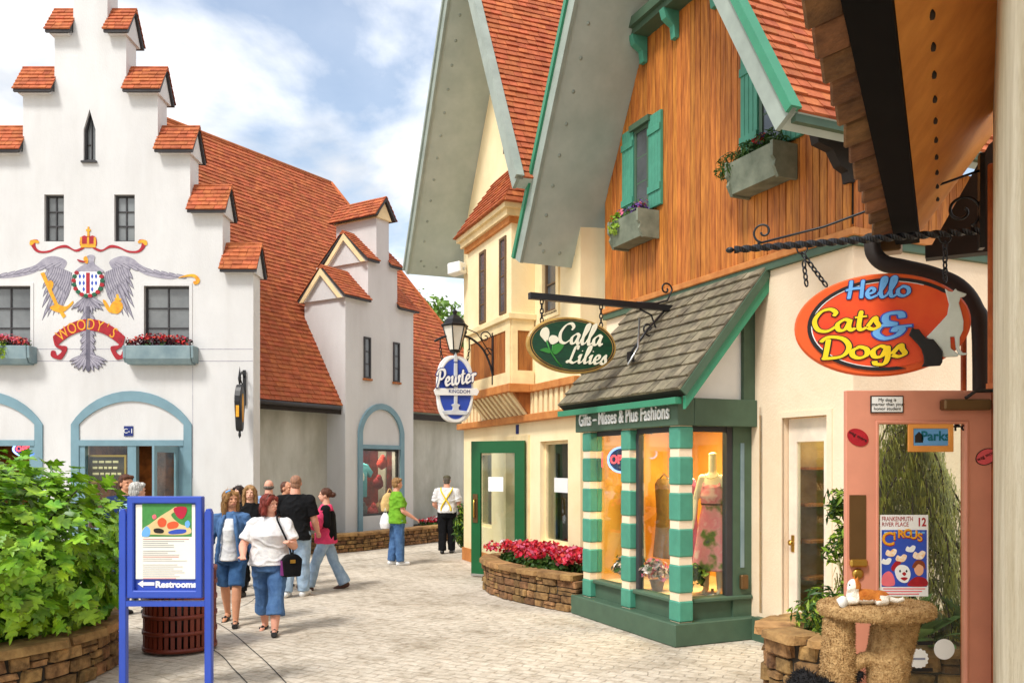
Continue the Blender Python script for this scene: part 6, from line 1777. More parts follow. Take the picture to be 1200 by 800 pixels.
    body += [('e', hp(0,.006,.012), (.044*H,.053*H,.050*H), Rh), ('e', hp(0,-.016,-.024), (.034*H*(1+.25*(g-1)),.034*H,.040*H), Rh), ('c', hp(0,-.034,-.048), .011*H, hp(0,-.030,-.046), .013*H),
             ('c', hp(0,-.045,.006), .0055*H, hp(0,-.056,-.014), .0075*H), ('e', hp(.043,.006,-.008), (.006*H,.012*H,.016*H), Rh), ('e', hp(-.043,.006,-.008), (.006*H,.012*H,.016*H), Rh),
             ('c', hp(-.015,-.048,-.032), .0055*H, hp(.015,-.048,-.032), .0055*H), ('e', hp(.019,-.040,-.012), (.012*H,.008*H,.010*H), Rh), ('e', hp(-.019,-.040,-.012), (.012*H,.008*H,.010*H), Rh),
             ('c', hp(-.026,-.042,.014), .006*H, hp(.026,-.042,.014), .006*H)]
    eyes = [hp(.0175,-.045,.004), hp(-.0175,-.045,.004)]
    lips = [hp(k*.006,-.054,-.032) for k in (-2,-1,0,1,2)]
    def pk_(c):
        for e in eyes:
            if (c-e).length < .0050*H: return 1
        for l in lips:
            if (c-l).length < .0042*H: return 2
        return 0
    soft('body', body, [sk, M_eye, M_lip], t, vox*.85, 3, pk_)
    soft('top', up, top, t, vox, 4, wrinkle=.012, stretch=(1,1,1.3), freq=7)
    soft('trousers' if cuff < .15 else 'shorts', low, bottom, t, vox, 4, wrinkle=.010, stretch=(1,1,.8), freq=7)
    for sg in (-1, 1): soft('shoe', shoes[sg], shoe, t, vox*.8, 2)
    hr = []
    if hair == 'short':
        hr = [('e', hp(0,.016,.024), (.048*H,.052*H,.046*H), Rh), ('e', hp(0,.030,-.006), (.044*H,.036*H,.036*H), Rh), ('c', hp(-.026,-.026,.046), .016*H, hp(.026,-.026,.046), .016*H)]
    elif hair == 'bob':
        hr = [('e', hp(0,.014,.022), (.054*H,.056*H,.052*H), Rh), ('e', hp(0,.032,-.028), (.056*H,.036*H,.062*H), Rh)]
        for sx in (-1, 1): hr += [('c', hp(sx*.046,.004,.01), .018*H, hp(sx*.052,.006,-.062), .017*H), ('c', hp(sx*.030,-.030,.042), .016*H, hp(sx*.048,-.016,.0), .013*H)]
    elif hair == 'long':
        hr = [('e', hp(0,.014,.022), (.053*H,.055*H,.050*H), Rh), ('e', hp(0,.034,-.05), (.056*H,.028*H,.085*H), Rh)]
        for sx in (-1, 1): hr += [('c', hp(sx*.044,.0,.02), .016*H, hp(sx*.050,.004,-.06), .018*H), ('c', hp(sx*.050,.004,-.06), .018*H, hp(sx*.048,.0,-.115), .012*H), ('c', hp(sx*.028,-.034,.042), .014*H, hp(sx*.045,-.02,-.01), .011*H)]
    elif hair == 'bun':
        hr = [('e', hp(0,.014,.020), (.048*H,.054*H,.048*H), Rh), ('e', hp(0,.074,.004), (.024*H,.024*H,.024*H), Rh), ('c', hp(0,.05,.01), .03*H, hp(0,.07,.005), .018*H)]
    elif hair == 'fringe':
        hr = [('e', hp(0,.034,-.012), (.046*H,.026*H,.022*H), Rh)]
        for sx in (-1, 1): hr.append(('c', hp(sx*.042,.018,-.006), .010*H, hp(sx*.036,.036,-.012), .012*H))
    elif hair == 'crop':
        hr = [('e', hp(0,.014,.016), (.0455*H,.050*H,.0475*H), Rh), ('e', hp(0,.030,-.018), (.040*H,.028*H,.036*H), Rh)]
    if hr:
        ho = soft('hair', hr, hm, t, vox*.75, 2, wrinkle=.008 if hair not in ('crop','fringe') else .003, stretch=(2.2,2.2,.5), freq=22)
        ln_ = {'short': .035, 'bob': .06, 'long': .07, 'bun': .03}.get(hair, 0)
        if ln_:
            me = ho.data; sm_ = MB(); pol = list(me.polygons)
            for p in rnd.choices(pol, k=900):
                if (Rh.inverted() @ (p.center-hc)).y < -.012*H: continue
                n_ = p.normal; dn = Vector((0,0,-1)) if hair != 'bun' else Vector((0,1,-.2))
                if n_.z > .8: dn = Vector((rnd.uniform(-1,1), rnd.uniform(.0,1), -.2))
                tg = dn-n_*dn.dot(n_)
                if tg.length < .05: continue
                tg = (tg.normalized()+n_*rnd.uniform(.02,.22)+Vector((rnd.uniform(-.2,.2), rnd.uniform(-.2,.2), 0))).normalized()
                sd_ = tg.cross(n_).normalized()*.0028
                c = p.center
                sm_.add([c-sd_, c+sd_, c+tg*ln_*rnd.uniform(.5,1.2)], [(0,1,2)])
            part('strands', sm_, hm, ho, kind='stuff')
    if extra: extra(t, H, top_z, hp, hands, g)
    return t, hands

def to_world(t, v): return wmat(t) @ v
# 1 woman in denim jacket
def ex1(t, H, tz, hp, hands, g):
    soft('white_top', [('l', [(tz(.488),0,-.046*H,.072*H,.078*H),(tz(.60),0,-.044*H,.060*H,.070*H),(tz(.71),0,-.046*H,.060*H,.074*H),(tz(.76),0,-.032*H,.060*H,.062*H),(tz(.79),0,-.016*H,.05*H,.05*H)])], M_tee, t, .009, 3, wrinkle=.005)
    for sg in (-1, 1):
        soft('lapel', [('p', [(sg*.034*H,-.048*H,tz(.815)), (sg*.050*H,-.098*H,tz(.755)), (sg*.062*H,-.108*H,tz(.66)), (sg*.070*H,-.100*H,tz(.56)), (sg*.082*H,-.094*H,tz(.478))], [.010*H,.015*H,.013*H,.012*H,.012*H])], M_denim, t, .008, 2, wrinkle=.003)
    soft('collar', [('c', Vector((-.05*H,-.03*H,tz(.80))), .016*H, Vector((-.03*H,.045*H,tz(.835))), .014*H), ('c', Vector((.05*H,-.03*H,tz(.80))), .016*H, Vector((.03*H,.045*H,tz(.835))), .014*H)], M_denim, t, .009, 3)
    soft('hair_clip', [('c', hp(-.045,-.02,.055), .008*H, hp(-.02,-.025,.066), .008*H)], M_skyblue, t, .008, 2)
person('woman in open denim jacket and denim shorts walking beside the map board', (-3.46, 10.5), 8, 1.68, legs=((-16,10),(16,6)), arms=((4,15,16,.04),(-4,14,12,.02)), yaw=38, sk=SK3, top=M_denim, sleeve='long', topgrow=.018, hem=.475, bottom=M_denimd, cuff=.285, legw=1.06, shoe=M_shoeb, sandal=True, hair='long', hm=H_blond, extra=ex1, vox=.0085)
# 2 woman in white tee
def ex2(t, H, tz, hp, hands, g):
    soft('hair_band', [('p', [hp(-.050,-.012,.03), hp(-.03,-.016,.066), hp(.03,-.016,.066), hp(.050,-.012,.03)], [.006*H]*4)], M_shoebr, t, .007, 1)
t2, h2 = person('auburn haired woman in white tee and blue capri jeans with shoulder bag', (-2.84, 10.0), 6, 1.65, legs=((-13,10),(18,4)), arms=((14,22,55,.42),(12,20,92,.30)), g=1.38, yaw=62, sk=SK2, top=M_tee, sleeve='short', topgrow=.016, hem=.50, bottom=M_denim, cuff=.135, flare=.36, legw=1.05, shoe=M_shoeb, sandal=True, hair='bob', hm=H_red, extra=ex2, vox=.0085)
bg = thing('shoulder_bag', 'small black and purple shoulder bag at the hip of the auburn haired woman', 'bag', to_world(t2, Vector((.27, -.12, .80))), R(30))
part('bag_body', MB().prism([(-.10,-.14),(.10,-.14),(.12,.06),(.06,.12),(-.06,.12),(-.12,.06)], -.045, .045), M_blk, bg, bevel=.02, seg=2)
part('side_trim', Bx(-.125,-.10,-.03,.03,-.12,.05), mat('purple_cloth', srgb(130,50,120)), bg)
part('clasp', Bx(-.03,.03,-.055,-.045,.02,.06), M_brass, bg)
iv = wmat(bg).inverted() @ wmat(t2)
part('strap', MB().tube(cat_rom([iv @ Vector(p) for p in ((.27,-.12,.90),(.235,-.16,1.05),(.16,-.165,1.22),(.10,-.09,1.33),(.10,.03,1.375),(.15,.11,1.28),(.25,.06,1.05),(.28,-.10,.90))], 5), .011, 6), M_blk, bg)
# 3, 4, 5, 7 half hidden behind
person('dark haired woman in black half hidden behind the denim jacket woman', (-4.36, 13.6), 5, 1.64, sk=SK1, top=M_blk, sleeve='long', bottom=M_blk, cuff=.05, shoe=M_shoeb, hair='long', hm=H_dk, yaw=-15)
person('fair haired woman in black V neck walking behind the two women in denim', (-3.93, 12.8), 6, 1.67, legs=((10,4),(-10,10)), sk=SK1, top=M_blk, sleeve='short', bottom=M_blk, cuff=.05, shoe=M_shoeb, hair='long', hm=H_lb, yaw=8)
person('bald man seen from behind between the women and the man in black', (-4.13, 14.5), 190, 1.73, male=True, sk=SK2, top=M_pblue, bottom=M_navy, hair='fringe', hm=H_gr, shoe=M_shoeb)
person('brown haired person facing the tall man in the black tee', (-3.62, 13.7), 40, 1.72, sk=SK3, top=M_blk, sleeve='short', bottom=M_denim, hair='crop', hm=H_br, yaw=30, male=True)
# 6 man in black tee from behind
person('tall man in black tee, pale jeans and white trainers seen from behind', (-3.22, 12.7), 172, 1.83, male=True, g=1.16, legs=((5,2),(-5,6)), arms=((12,8,40,.2),(24,10,66,.15)), sk=SK2, top=M_blk, sleeve='short', topgrow=.02, hem=.47, bottom=M_denimp, legw=1.15, cuff=.045, shoe=M_shoew, hair='crop', hm=hairm('balding_hair', (176,128,100)), yaw=18)
# 8 woman walking left
def ex8(t, H, tz, hp, hands, g):
    soft('jacket', [('l', [(tz(.50),0,.030*H,.104*H,.080*H),(tz(.62),0,.030*H,.098*H,.074*H),(tz(.74),0,.014*H,.104*H,.082*H),(tz(.80),0,.010*H,.088*H,.062*H),(tz(.832),0,.012*H,.05*H,.046*H)])] +
         [('c', Vector((sg*.06*H,.006*H,tz(.79))), .05*H, Vector((sg*.106*H,.006*H,tz(.79))), .046*H) for sg in (-1,1)] + [('c', Vector((sg*.106*H,.006*H,tz(.79))), .046*H, Vector((sg*.125*H,.02*H,tz(.66))), .040*H) for sg in (-1,1)], M_blk, t, .01, 4)
person('woman with hair bun in black jacket over pink top striding left', (-2.93, 13.4), -82, 1.65, legs=((-20,6),(22,6)), arms=((18,10,70,.15),(24,12,78,.15)), sk=SK1, top=M_hotpink, sleeve='long', topgrow=.024, hem=.475, bottom=M_denimp, cuff=.05, flare=.45, legw=1.0, shoe=M_shoebr, hair='bun', hm=H_br, extra=ex8, g=1.05)
# 9 woman in green
t9, h9 = person('short haired woman in lime green shirt by the stone wall with carrier bag', (-2.25, 16.7), 118, 1.72, legs=((3,2),(-4,4)), arms=((10,10,48,.1),(4,10,42,.05)), g=1.12, sk=SK2, top=M_lime, sleeve='short', topgrow=.02, hem=.48, bottom=M_denim, legw=1.1, cuff=.05, shoe=M_shoew, hair='short', hm=H_lb, yaw=5)
cb = thing('carrier_bag', 'white plastic carrier bag held by the woman in lime green', 'bag', (-2.47, 16.62, .72))
soft('sack', [('l', [(0,0,0,.09,.05),(.10,0,0,.11,.07),(.22,0,0,.085,.05),(.30,0,0,.04,.02)])], mat('white_plastic', (.8,.8,.8), rough=.35, bump=.6, bscale=20), cb, .012, 2)
part('handle', MB().tube([(-.03,0,.28),(0,0,.40),(.03,0,.28)], .008, 6), MATS['white_plastic'], cb)
tt = thing('tote_bag', 'tan tote bag on the shoulder of the woman in lime green', 'bag', (-2.46, 16.72, 1.05), R(20))
soft('sack', [('l', [(0,0,0,.10,.06),(.15,0,0,.12,.075),(.30,.02,0,.09,.05),(.36,.04,0,.05,.03)])], cloth('tan_cloth', (214,178,120)), tt, .012, 2)
part('strap', MB().tube(cat_rom([(.0,0,.30),(.06,.02,.44),(.13,.06,.36)], 5), .012, 6), MATS['tan_cloth'], tt)
# 10 man with suspenders
def ex10(t, H, tz, hp, hands, g):
    y_ = lambda z: {0:.09,1:.098,2:.088,3:.075}[z]*H
    for sg in (-1, 1):
        part('suspender', MB().tube(cat_rom([(sg*.075*H,.012*H,tz(.835)),(sg*.062*H,.075*H,tz(.79)),(0,.094*H,tz(.69)),(-sg*.055*H,.088*H,tz(.60)),(-sg*.062*H,.086*H,tz(.545))], 5), .017, 6), M_yellow, t)
    soft('cap', [('e', hp(0,.006,.036), (.050*H,.056*H,.034*H))], mat('olive_cap', srgb(84,78,56)), t, .009, 2)
person('man in white shirt with yellow crossed suspenders and black trousers', (-1.44, 18.9), 176, 1.75, male=True, g=1.1, legs=((6,2),(-4,4)), arms=((6,10,40,.1),(8,14,60,.3)), sk=SK2, top=M_tee, sleeve='short', topgrow=.022, hem=.52, bottom=M_blk, cuff=.045, legw=1.15, shoe=M_shoeb, hair='crop', hm=H_gr, extra=ex10)
# 11, 12 behind the board
person('man in navy shirt near the arched door behind the map board', (-5.42, 12.0), 20, 1.84, male=True, sk=SK3, top=M_navy, sleeve='short', bottom=M_navy, hair='short', hm=H_br, yaw=35, topgrow=.02)
person('white haired person in pale blue shirt just behind the map board', (-4.92, 11.2), 150, 1.75, male=True, sk=SK1, top=M_pblue, sleeve='short', bottom=M_navy, hair='short', hm=H_wh, topgrow=.02)

# ------------------------------------------------------------------ boutique window display
MW1 = wmat(b1)
mn = thing('dress_mannequin', 'headless mannequin in pink and green sleeveless dress in boutique window', 'mannequin', MW1 @ Vector((-.40, -.26, .46)), R(-25))
M_plaster = mat('plaster_skin', srgb(240,216,184), rough=.45, var=.05)
bd = [('l', [(.74,0,0,.135,.105),(.84,0,.0,.15,.115),(1.0,0,0,.115,.09),(1.13,0,-.012,.13,.105),(1.26,0,0,.13,.085),(1.36,0,.005,.10,.06),(1.40,0,.01,.06,.05)]), ('c', (0,.01,1.38), .05, (0,.005,1.60), .046), ('e', (0,.005,1.62), (.05,.05,.02))]
for sg in (-1, 1):
    bd += [('c', (sg*.07,0,.80), .085, (sg*.075,0,.42), .06), ('c', (sg*.075,0,.42), .055, (sg*.08,.02,.05), .035), ('c', (sg*.08,.02,.05), .03, (sg*.085,-.10,.03), .025), ('c', (sg*.12,0,1.34), .05, (sg*.19,-.02,1.10), .038), ('c', (sg*.19,-.02,1.10), .036, (sg*.20,-.10,.86), .026), ('c', (sg*.20,-.10,.86), .024, (sg*.20,-.13,.76), .014)]
soft('figure', bd, M_plaster, mn, .011, 3)
def dress_mat():
    m, nt, b = nodes_of('print_dress'); N, L = nt.nodes, nt.links
    g_ = N.new('ShaderNodeTexCoord'); n_ = N.new('ShaderNodeTexNoise'); n_.inputs['Scale'].default_value = 4.2; n_.inputs['Detail'].default_value = 3
    L.new(g_.outputs['Object'], n_.inputs['Vector'])
    r_ = N.new('ShaderNodeValToRGB'); e = r_.color_ramp.elements
    e[0].position = .30; e[0].color = c4(srgb(70,50,90)); e[1].position = .72; e[1].color = c4(srgb(244,214,200))
    for p, c in ((.40, (110,124,50)), (.47, (238,150,150)), (.56, (240,130,140)), (.63, (250,190,180))):
        q_ = r_.color_ramp.elements.new(p); q_.color = c4(srgb(*c))
    L.new(n_.outputs['Fac'], r_.inputs['Fac']); L.new(r_.outputs[0], b.inputs['Base Color']); b.inputs['Roughness'].default_value = .8
    return m
ds = [('l', [(.28,0,-.01,.24,.20),(.42,0,0,.225,.185),(.62,0,0,.19,.155),(.82,0,0,.165,.13),(1.0,0,0,.125,.10),(1.13,0,-.014,.142,.115),(1.24,0,-.004,.132,.095),(1.28,0,0,.11,.075)])]
for sg in (-1, 1): ds.append(('c', (sg*.085,-.07,1.24), .018, (sg*.085,.03,1.385), .016))
soft('dress', ds, dress_mat(), mn, .011, 2)
part('belt', MB().lathe([(.13,1.03),(.137,1.045),(.13,1.06)], 24).xf(Matrix.Diagonal((1,.82,1,1))), M_shoebr, mn)
part('necklace', MB().tube([(.07*math.sin(t), -.085-.02*math.cos(t), 1.34+.05*(1-math.cos(t))) for t in [k*.35-1.4 for k in range(9)]], .008, 5), M_creamtrim, mn)
part('stand', MB().lathe([(.16,0),(.16,.012),(.02,.02),(.015,.06)], 20), M_steel, mn)
for i, (s_, y_, lab, cols) in enumerate(((-.42,-.62,'leafy yellow green silk plant at the foot of the mannequin',[(0,5),(1,2)]), (-.85,-.72,'white and pink silk flowers at the window corner post',[(2,4),(3,2),(0,2)]), (-1.45,-.72,'white silk flowers under the neon sign in boutique window',[(2,4),(0,3)]))):
    dp_ = thing('silk_flowers', lab, 'flowers', MW1 @ Vector((s_, y_, .46)), 0)
    part('pot', MB().lathe([(.06,0),(.09,.12),(.1,.13)], 14), M_bronze, dp_)
    f_ = MB()
    for k in range(7): tuft(f_, (rnd.uniform(-.14,.14), rnd.uniform(-.1,.1), .2+rnd.uniform(0,.1)), (.12,.1,.1), 45, .04, cols)
    part('blooms', f_, [M_leafd, M_leafl, M_petw, M_petp], dp_, kind='stuff')
for i, (s_, y_, c_) in enumerate(((-1.62,-.10,(150,120,70)), (-1.80,-.42,(206,190,160)), (-1.05,-.12,(140,60,90)))):
    gr = thing('hanging_dress', ['brown dress hanging at the left inside the boutique window','cream dress hanging deep at left of the boutique window','plum dress hanging behind the middle pane of the boutique'][i], 'dress', MW1 @ Vector((s_, y_, 0)), b1.rotation_euler.z)
    soft('cloth', [('l', [(.75,0,0,.22,.09),(1.3,0,0,.14,.07),(1.7,0,0,.18,.08),(1.78,0,0,.12,.05)])], cloth('dress%d' % i, c_), gr, .016, 2)
    part('hanger', MB().tube([(-.15,0,1.74),(0,0,1.84),(.15,0,1.74)], .01, 6), M_steel, gr)
bt = thing('shop_blouse', 'blue and white top hung inside the ivory side door', 'clothing', MW1 @ Vector((.86, .55, 1.5)), b1.rotation_euler.z)
soft('cloth', [('l', [(-.55,0,0,.15,.06),(-.1,0,0,.13,.06),(.18,0,0,.17,.06),(.24,0,0,.08,.05)]), ('c',(-.15,0,.15),.05,(-.24,0,-.12),.045), ('c',(.15,0,.15),.05,(.24,0,-.12),.045)], cloth('azure_cloth', (70,140,210), (150,190,226)), bt, .014, 2)

# ------------------------------------------------------------------ cat tree with plush toys
ct = thing('cat_tree', 'tan carpeted cat scratching tree in front of the pink door', 'cat tree', (2.09, 4.9, 0))
M_carpet = mat('tan_carpet', srgb(208,172,120), rough=1.0, col2=srgb(160,122,76), scale=26, bump=.8, bscale=90)
def furry(me, mt, parent, n, ln, name='pile'):
    """short carpet pile over a mesh"""
    mb = MB(); pol = list(me.polygons)
    ar = [p.area for p in pol]
    for p in rnd.choices(pol, ar, k=n):
        c = Vector((0,0,0)); ws = [rnd.random() for _ in p.vertices]; s_ = sum(ws)
        for w_, vi in zip(ws, p.vertices): c += me.vertices[vi].co*(w_/s_)
        d = (p.normal+Vector((rnd.uniform(-.7,.7), rnd.uniform(-.7,.7), rnd.uniform(-.8,.4)))).normalized()*ln*rnd.uniform(.6,1.4)
        a = p.normal.orthogonal().normalized()*.0035; a = Matrix.Rotation(rnd.uniform(0,6.3), 3, p.normal) @ a
        mb.add([c-a, c+a, c+d], [(0,1,2)])
    part(name, mb, mt, parent, kind='stuff')
def blk(name, parts, vox=.014): 
    o = soft(name, parts, M_carpet, ct, vox, 3); furry(o.data, M_carpet, o, 6500, .010); return o
blk('top_shelf', [('l', [(1.085,0,0,.30,.25),(1.10,0,0,.325,.27),(1.15,0,0,.325,.27),(1.165,0,0,.30,.25)])])
blk('tunnel', [('p', [(-.235,-.04,.56),(-.235,-.04,.80),(-.22,-.02,1.08)], [.10,.095,.085])])
blk('front_post', [('p', [(.04,-.05,.0),(.04,-.05,.66),(.05,-.04,.82),(.12,0,1.09)], [.11,.105,.12,.13]), ('p', [(-.18,-.04,.80),(-.08,-.06,.86),(.02,-.05,.83)], [.05,.04,.07])])
blk('lower_shelf', [('l', [(.50,-.30,-.05,.34,.24),(.58,-.30,-.05,.34,.24)])])
blk('base', [('l', [(.0,0,0,.36,.32),(.06,0,0,.36,.32)])])
part('leaning_post', MB().tube([(-.38,-.02,.05),(-.38,-.02,.52)], .05, 10), M_carpet, ct)
pc_ = thing('plush_cat', 'orange and white plush cat lying on the cat tree shelf', 'plush toy', (2.0, 4.80, 1.17))
pc_.scale = (.62, .62, .72)
M_orfur = mat('orange_plush', srgb(214,134,56), rough=1, col2=srgb(176,96,34), scale=20, bump=.5, bscale=120); M_whfur = mat('white_plush', srgb(244,236,222), rough=1, bump=.5, bscale=120, var=.06)
def pcol(c):
    if c.x < -.10 and c.z < .125: return 1
    if c.x < -.135: return 1
    if c.z < .04 or (c.x > .08 and c.z < .075 and c.y < .02): return 1
    return 0
soft('figure', [('e',(-.02,0,.06),(.15,.07,.06)), ('e',(.10,0,.055),(.10,.075,.055)), ('c',(-.14,0,.06),.055,(-.13,0,.12),.05), ('e',(-.125,-.01,.145),(.062,.055,.056)), ('c',(-.17,-.03,.125),.025,(-.18,-.03,.122),.022),
     ('c',(-.11,-.035,.19),.016,(-.105,-.038,.215),.006), ('c',(-.11,.035,.19),.016,(-.105,.038,.215),.006), ('c',(-.12,-.04,.03),.026,(-.25,-.05,.02),.024), ('c',(-.12,.04,.03),.026,(-.24,.05,.02),.024),
     ('c',(.14,-.05,.03),.035,(.06,-.09,.025),.026), ('c',(.18,0,.04),.025,(.26,-.03,.03),.02), ('c',(.26,-.03,.03),.02,(.31,-.02,.04),.018)], [M_orfur, M_whfur], pc_, .008, 2, pcol)
for y_ in (-.028, .022): part('eye', MB().ell((-.181+abs(y_)*.1, y_-.012, .155), (.007,.007,.008), 8, 6), M_eye, pc_)
part('nose', MB().ell((-.206,-.03,.128),(.007,.008,.006),8,6), M_pink2, pc_)
part('round_tag', MB().lathe([(.045,0),(.045,.004)], 20).xf(Matrix.Translation((-.255,-.08,.03)) @ Matrix.Rotation(R(80),4,'X')), M_whitep, pc_)
pd_ = thing('plush_dog', 'black shaggy plush dog on the low shelf of the cat tree', 'plush toy', (1.78, 4.84, .58))
M_blfur = mat('black_plush', (.012,.011,.012), rough=.95, var=.3)
dgm = soft('figure', [('e',(0,0,.08),(.14,.10,.09)), ('e',(-.13,-.03,.14),(.08,.075,.07)), ('c',(-.2,-.05,.12),.04,(-.23,-.06,.115),.03), ('c',(-.10,-.09,.17),.025,(-.08,-.11,.09),.03), ('c',(-.12,.05,.18),.025,(-.11,.07,.1),.03), ('c',(.12,0,.12),.03,(.2,0,.19),.018), ('c',(-.08,-.07,.03),.035,(-.16,-.10,.02),.03)], M_blfur, pd_, .01, 2)
furry(dgm.data, M_blfur, pd_, 2600, .03, 'fur')
part('collar', MB().tube([(-.07,-.075,.12),(-.09,-.09,.09),(-.08,-.02,.05)], .012, 6), M_red, pd_)

# ------------------------------------------------------------------ vegetation
def lobed_leaf():
    """oak-like hydrangea leaf, tip along +y, folded along the midrib and drooping"""
    half = [(0,0),(.10,.02),(.22,.10),(.36,.06),(.30,.22),(.46,.30),(.50,.44),(.34,.44),(.22,.46),(.34,.60),(.36,.74),(.22,.68),(.12,.70),(.10,.86),(0,1.0)]
    return half
LEAVES = []
for k in range(5):
    half = [(x*(1+rnd.uniform(-.12,.12)), y) for x, y in lobed_leaf()]
    mb = MB(); vs, fs = [], []
    fold = rnd.uniform(.12,.3); droop = rnd.uniform(.15,.45)
    n = len(half)
    for x, y in half: vs.append((0, y, -droop*y*y))
    for sg in (-1, 1):
        for x, y in half: vs.append((sg*x, y, fold*x-droop*y*y-.25*x*x+rnd.uniform(-.02,.02)))
    for i in range(n-1):
        fs.append((i, n+i, n+i+1, i+1)); fs.append((i, i+1, 2*n+i+1, 2*n+i))
    mb.add(vs, fs, 0, True)
    LEAVES.append(mb.mesh('leaf', M_leaf))
hy = thing('hydrangea_shrub', 'big bright green lobed leaf shrub filling the round stone planter', 'shrub', (-5.25, 7.75, 0))
Cc, Rr_ = Vector((0,0,1.12)), Vector((1.72,1.5,.98))
cand = []
for k in range(5600):
    u = Vector((rnd.gauss(0,1), rnd.gauss(0,1), rnd.gauss(0,1))).normalized()
    if u.y > .75 and u.z < .3: continue
    rr = (rnd.uniform(.78,1.03) if k < 3900 else rnd.uniform(.5,.8))*(1+.07*math.sin(5*u.x+2)*math.sin(4*u.y+6*u.z))
    p = Cc+Vector((u.x*Rr_.x, u.y*Rr_.y, u.z*Rr_.z))*rr
    if p.z < .40: continue
    o_ = Vector((u.x/Rr_.x, u.y/Rr_.y, u.z/Rr_.z)).normalized()
    tip = (o_*.6+Vector((rnd.uniform(-.8,.8), rnd.uniform(-.8,.8), -.55+rnd.uniform(-.4,.6)))).normalized()
    nrm = (o_*.8+Vector((rnd.uniform(-.6,.6), rnd.uniform(-.6,.6), .7))).normalized()
    X = tip.cross(nrm).normalized(); Nn_ = X.cross(tip).normalized()
    s_ = rnd.choice([.09,.12,.145,.17,.20])*rnd.uniform(.85,1.15)*(.75 if rr > .99 else 1)
    M = Matrix(((X.x,tip.x,Nn_.x,p.x),(X.y,tip.y,Nn_.y,p.y),(X.z,tip.z,Nn_.z,p.z),(0,0,0,1))) @ Matrix.Diagonal((s_,s_,s_,1))
    w_ = hy.location+p
    cand.append((w_.length+ (0 if inframe(w_, 5) else 50) - rr*.8, M, rnd.choice(LEAVES)))
cand.sort(key=lambda c: c[0])
for d_, M, me in cand[:300]:
    o = link('leaf', me, hy); o.matrix_local = M
mb = MB()
for d_, M, me in cand[300:]:
    mb.add([M @ v.co for v in me.vertices], [tuple(f.vertices) for f in me.polygons], 0, True)
part('foliage', mb, M_leaf, hy, kind='stuff')
st = MB()
for k in range(26):
    a = rnd.uniform(0,6.28); r_ = rnd.uniform(.1,.5)
    e = Vector((1.35*math.cos(a)*rnd.uniform(.4,1), 1.2*math.sin(a)*rnd.uniform(.4,1), rnd.uniform(1.0,1.75)))
    b_ = Vector((r_*math.cos(a), r_*math.sin(a), .38))
    st.tube([b_, b_.lerp(e,.5)+Vector((0,0,.15)), e], [.018,.013,.006], 5)
part('stems', st, M_bark, hy, kind='stuff')
# weeping conifer in the corner planter
wc = thing('weeping_conifer', 'weeping olive green conifer seen through the pink door glass', 'tree', (3.30, 7.05, .5))
part('trunk', MB().tube([(0,0,0),(.02,.02,.6),(-.02,0,1.2),(.0,0,1.85)], [.035,.03,.022,.008], 8), M_bark, wc)
cr = MB(); br = MB()
for k in range(52):
    z = .45+1.35*(k/51); a = k*2.4; ln = (.62-.36*(z-.45)/1.35)*rnd.uniform(.7,1.15)
    pts = [Vector((0,0,z)), Vector((ln*.5*math.cos(a), ln*.5*math.sin(a)*.8, z+.05)), Vector((ln*math.cos(a), ln*math.sin(a)*.8, z-.22)), Vector((ln*1.08*math.cos(a), ln*1.08*math.sin(a)*.8, z-.22-rnd.uniform(.25,.5)))]
    P_ = cat_rom(pts, 5)
    br.tube(P_, [.008]*len(P_), 4)
    for i, p in enumerate(P_):
        if i < 3: continue
        for j in range(26):
            d_ = Vector((rnd.uniform(-1,1)*.5, rnd.uniform(-1,1)*.5, -1-rnd.random())).normalized()*rnd.uniform(.05,.13)
            q_ = p+Vector((rnd.uniform(-.06,.06), rnd.uniform(-.06,.06), rnd.uniform(-.09,.03)))
            w_ = d_.orthogonal().normalized()*rnd.uniform(.007,.014)
            cr.add([q_-w_, q_+w_, q_+d_], [(0,1,2)])
part('crown', cr, M_needle, wc, kind='stuff'); part('branches', br, M_bark, wc, kind='stuff')
jn = thing('leafy_planter_shrub', 'light feathery green shrub at the planter edge left of the pink door', 'shrub', (2.62, 6.95, .5))
f_ = MB()
for k in range(14): tuft(f_, (rnd.uniform(-.18,.2), rnd.uniform(-.2,.2), rnd.uniform(.1,.42)), (.13,.13,.12), 90, .045, [(0,3),(1,2)], flat=.3)
part('foliage', f_, [M_leafd, M_leafl], jn, kind='stuff')
part('stem', MB().tube([(0,0,-.05),(.02,0,.2),(0,.02,.4)], [.015,.01,.005], 5), M_bark, jn)
hb = thing('trailing_shrub', 'trailing green shrub rising beside the left edge of pink door', 'shrub', (2.76, 7.0, .5))
f_ = MB()
for k in range(9): tuft(f_, (rnd.uniform(-.12,.14), rnd.uniform(-.1,.1), 1.17-k*.055), (.10,.10,.09), 60, .05, [(0,3),(1,2)], flat=.25)
part('foliage', f_, [M_leafd, M_leafl], hb, kind='stuff')
part('stem', MB().tube([(.05,.1,-.05),(.06,.05,.5),(.02,0,1.1)], [.014,.011,.006], 6), M_bark, hb)
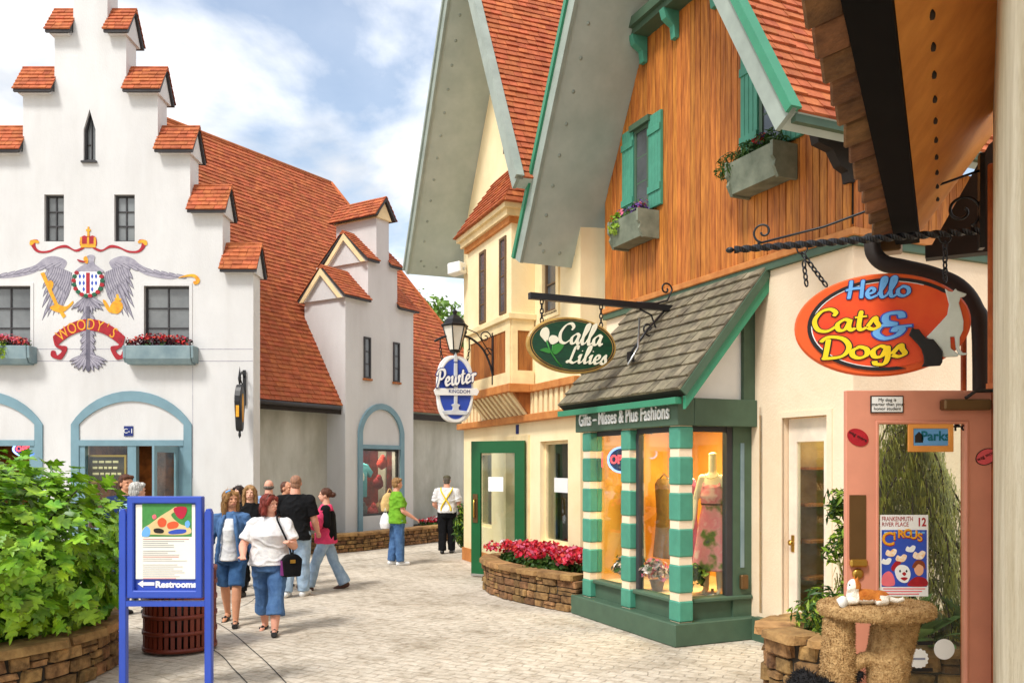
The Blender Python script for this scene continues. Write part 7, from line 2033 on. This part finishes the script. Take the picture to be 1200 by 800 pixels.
# hostas
hb_ = []
mb = MB(); n = 9
L_ = [(0,0),(.16,.12),(.30,.34),(.32,.55),(.2,.82),(0,1.05)]
vs = [(0,y,-.35*y*y+.12*y) for x,y in L_]+[(-x,y,-.35*y*y+.12*y+.2*x-.3*x*x) for x,y in L_]+[(x,y,-.35*y*y+.12*y+.2*x-.3*x*x) for x,y in L_]
m_ = len(L_)
mb.add(vs, [(i,m_+i,m_+i+1,i+1) for i in range(m_-1)]+[(i,i+1,2*m_+i+1,2*m_+i) for i in range(m_-1)], 0, True)
hleaf = mb.mesh('hosta_leaf', M_hosta)
for i, (x, y, lab) in enumerate(((3.05,6.55,'hosta clump low behind the glass of the pink door, left one'), (3.55,6.62,'broad leaved hosta clump behind the door glass, right one'))):
    ho = thing('hosta_clump', lab, 'plant', (x, y, .5))
    for k in range(26):
        a = k*2.4; r_ = .04+.008*k
        el_ = R(75-2.2*k)
        d_ = Vector((math.cos(a)*math.cos(el_), math.sin(a)*math.cos(el_), math.sin(el_)))
        up_ = Vector((-math.cos(a)*math.sin(el_), -math.sin(a)*math.sin(el_), math.cos(el_)))
        X = d_.cross(up_).normalized(); s_ = rnd.uniform(.20,.30)
        p = Vector((r_*math.cos(a), r_*math.sin(a), .08+.14*(1-k/26)))
        o = link('leaf', hleaf, ho)
        o.matrix_local = Matrix(((X.x,d_.x,up_.x,p.x),(X.y,d_.y,up_.y,p.y),(X.z,d_.z,up_.z,p.z),(0,0,0,1))) @ Matrix.Diagonal((s_,s_,s_,1))
    part('stalks', MB().lathe([(.05,-.06),(.09,.1),(.03,.2)], 10), M_hosta, ho)
# small conifer at the corner of the cream shop
sc2 = thing('corner_shrub', 'small dark green shrub beside the corner of the cream shop', 'shrub', (-1.02, 18.15, 0))
f_ = MB()
for k in range(18): tuft(f_, (rnd.uniform(-.12,.12), rnd.uniform(-.12,.12), rnd.uniform(.3,1.2)), (.13,.13,.16), 60, .06, [(0,3),(1,1)], flat=.35)
part('foliage', f_, [M_leafd, M_leafl], sc2, kind='stuff')
part('trunk', MB().tube([(0,0,0),(.02,0,.6),(0,.02,1.1)], [.03,.02,.01], 6), M_bark, sc2)
# trees beyond the roofs
def big_tree(label, loc, h, cr_, n):
    t = thing('leafy_tree', label, 'tree', loc, 0, 'trees beyond the roofs')
    tk = MB().tube([(0,0,0),(.1,.05,h*.25),(-.05,.1,h*.5),(.1,0,h*.8)], [.32,.25,.17,.05], 9)
    f = MB()
    for k in range(26):
        a = k*2.4; z = h*(.38+.56*k/25); r_ = cr_*math.sin(math.pi*(.18+.74*k/25))*rnd.uniform(.65,1.05)
        e = Vector((r_*math.cos(a), r_*math.sin(a), z+r_*.35))
        tk.tube([(0,0,z*.8), Vector((0,0,z*.86)).lerp(e,.5), e], [.09,.06,.015], 5)
        for j in range(3):
            tuft(f, e*(1-.12*j)+Vector((rnd.uniform(-.5,.5), rnd.uniform(-.5,.5), rnd.uniform(-.4,.5))), (cr_*.30,cr_*.30,cr_*.24), n, .15, 0, flat=.6)
    part('trunk', tk, M_bark, t); part('crown', f, M_tree, t, kind='stuff')
big_tree('green leafy tree rising behind the orange roof beside the lantern', (-2.9, 39, 0), 9.7, 3.0, 60)
big_tree('second leafy tree farther behind the orange roofed wing', (-5.5, 46, 0), 9.2, 3.2, 50)
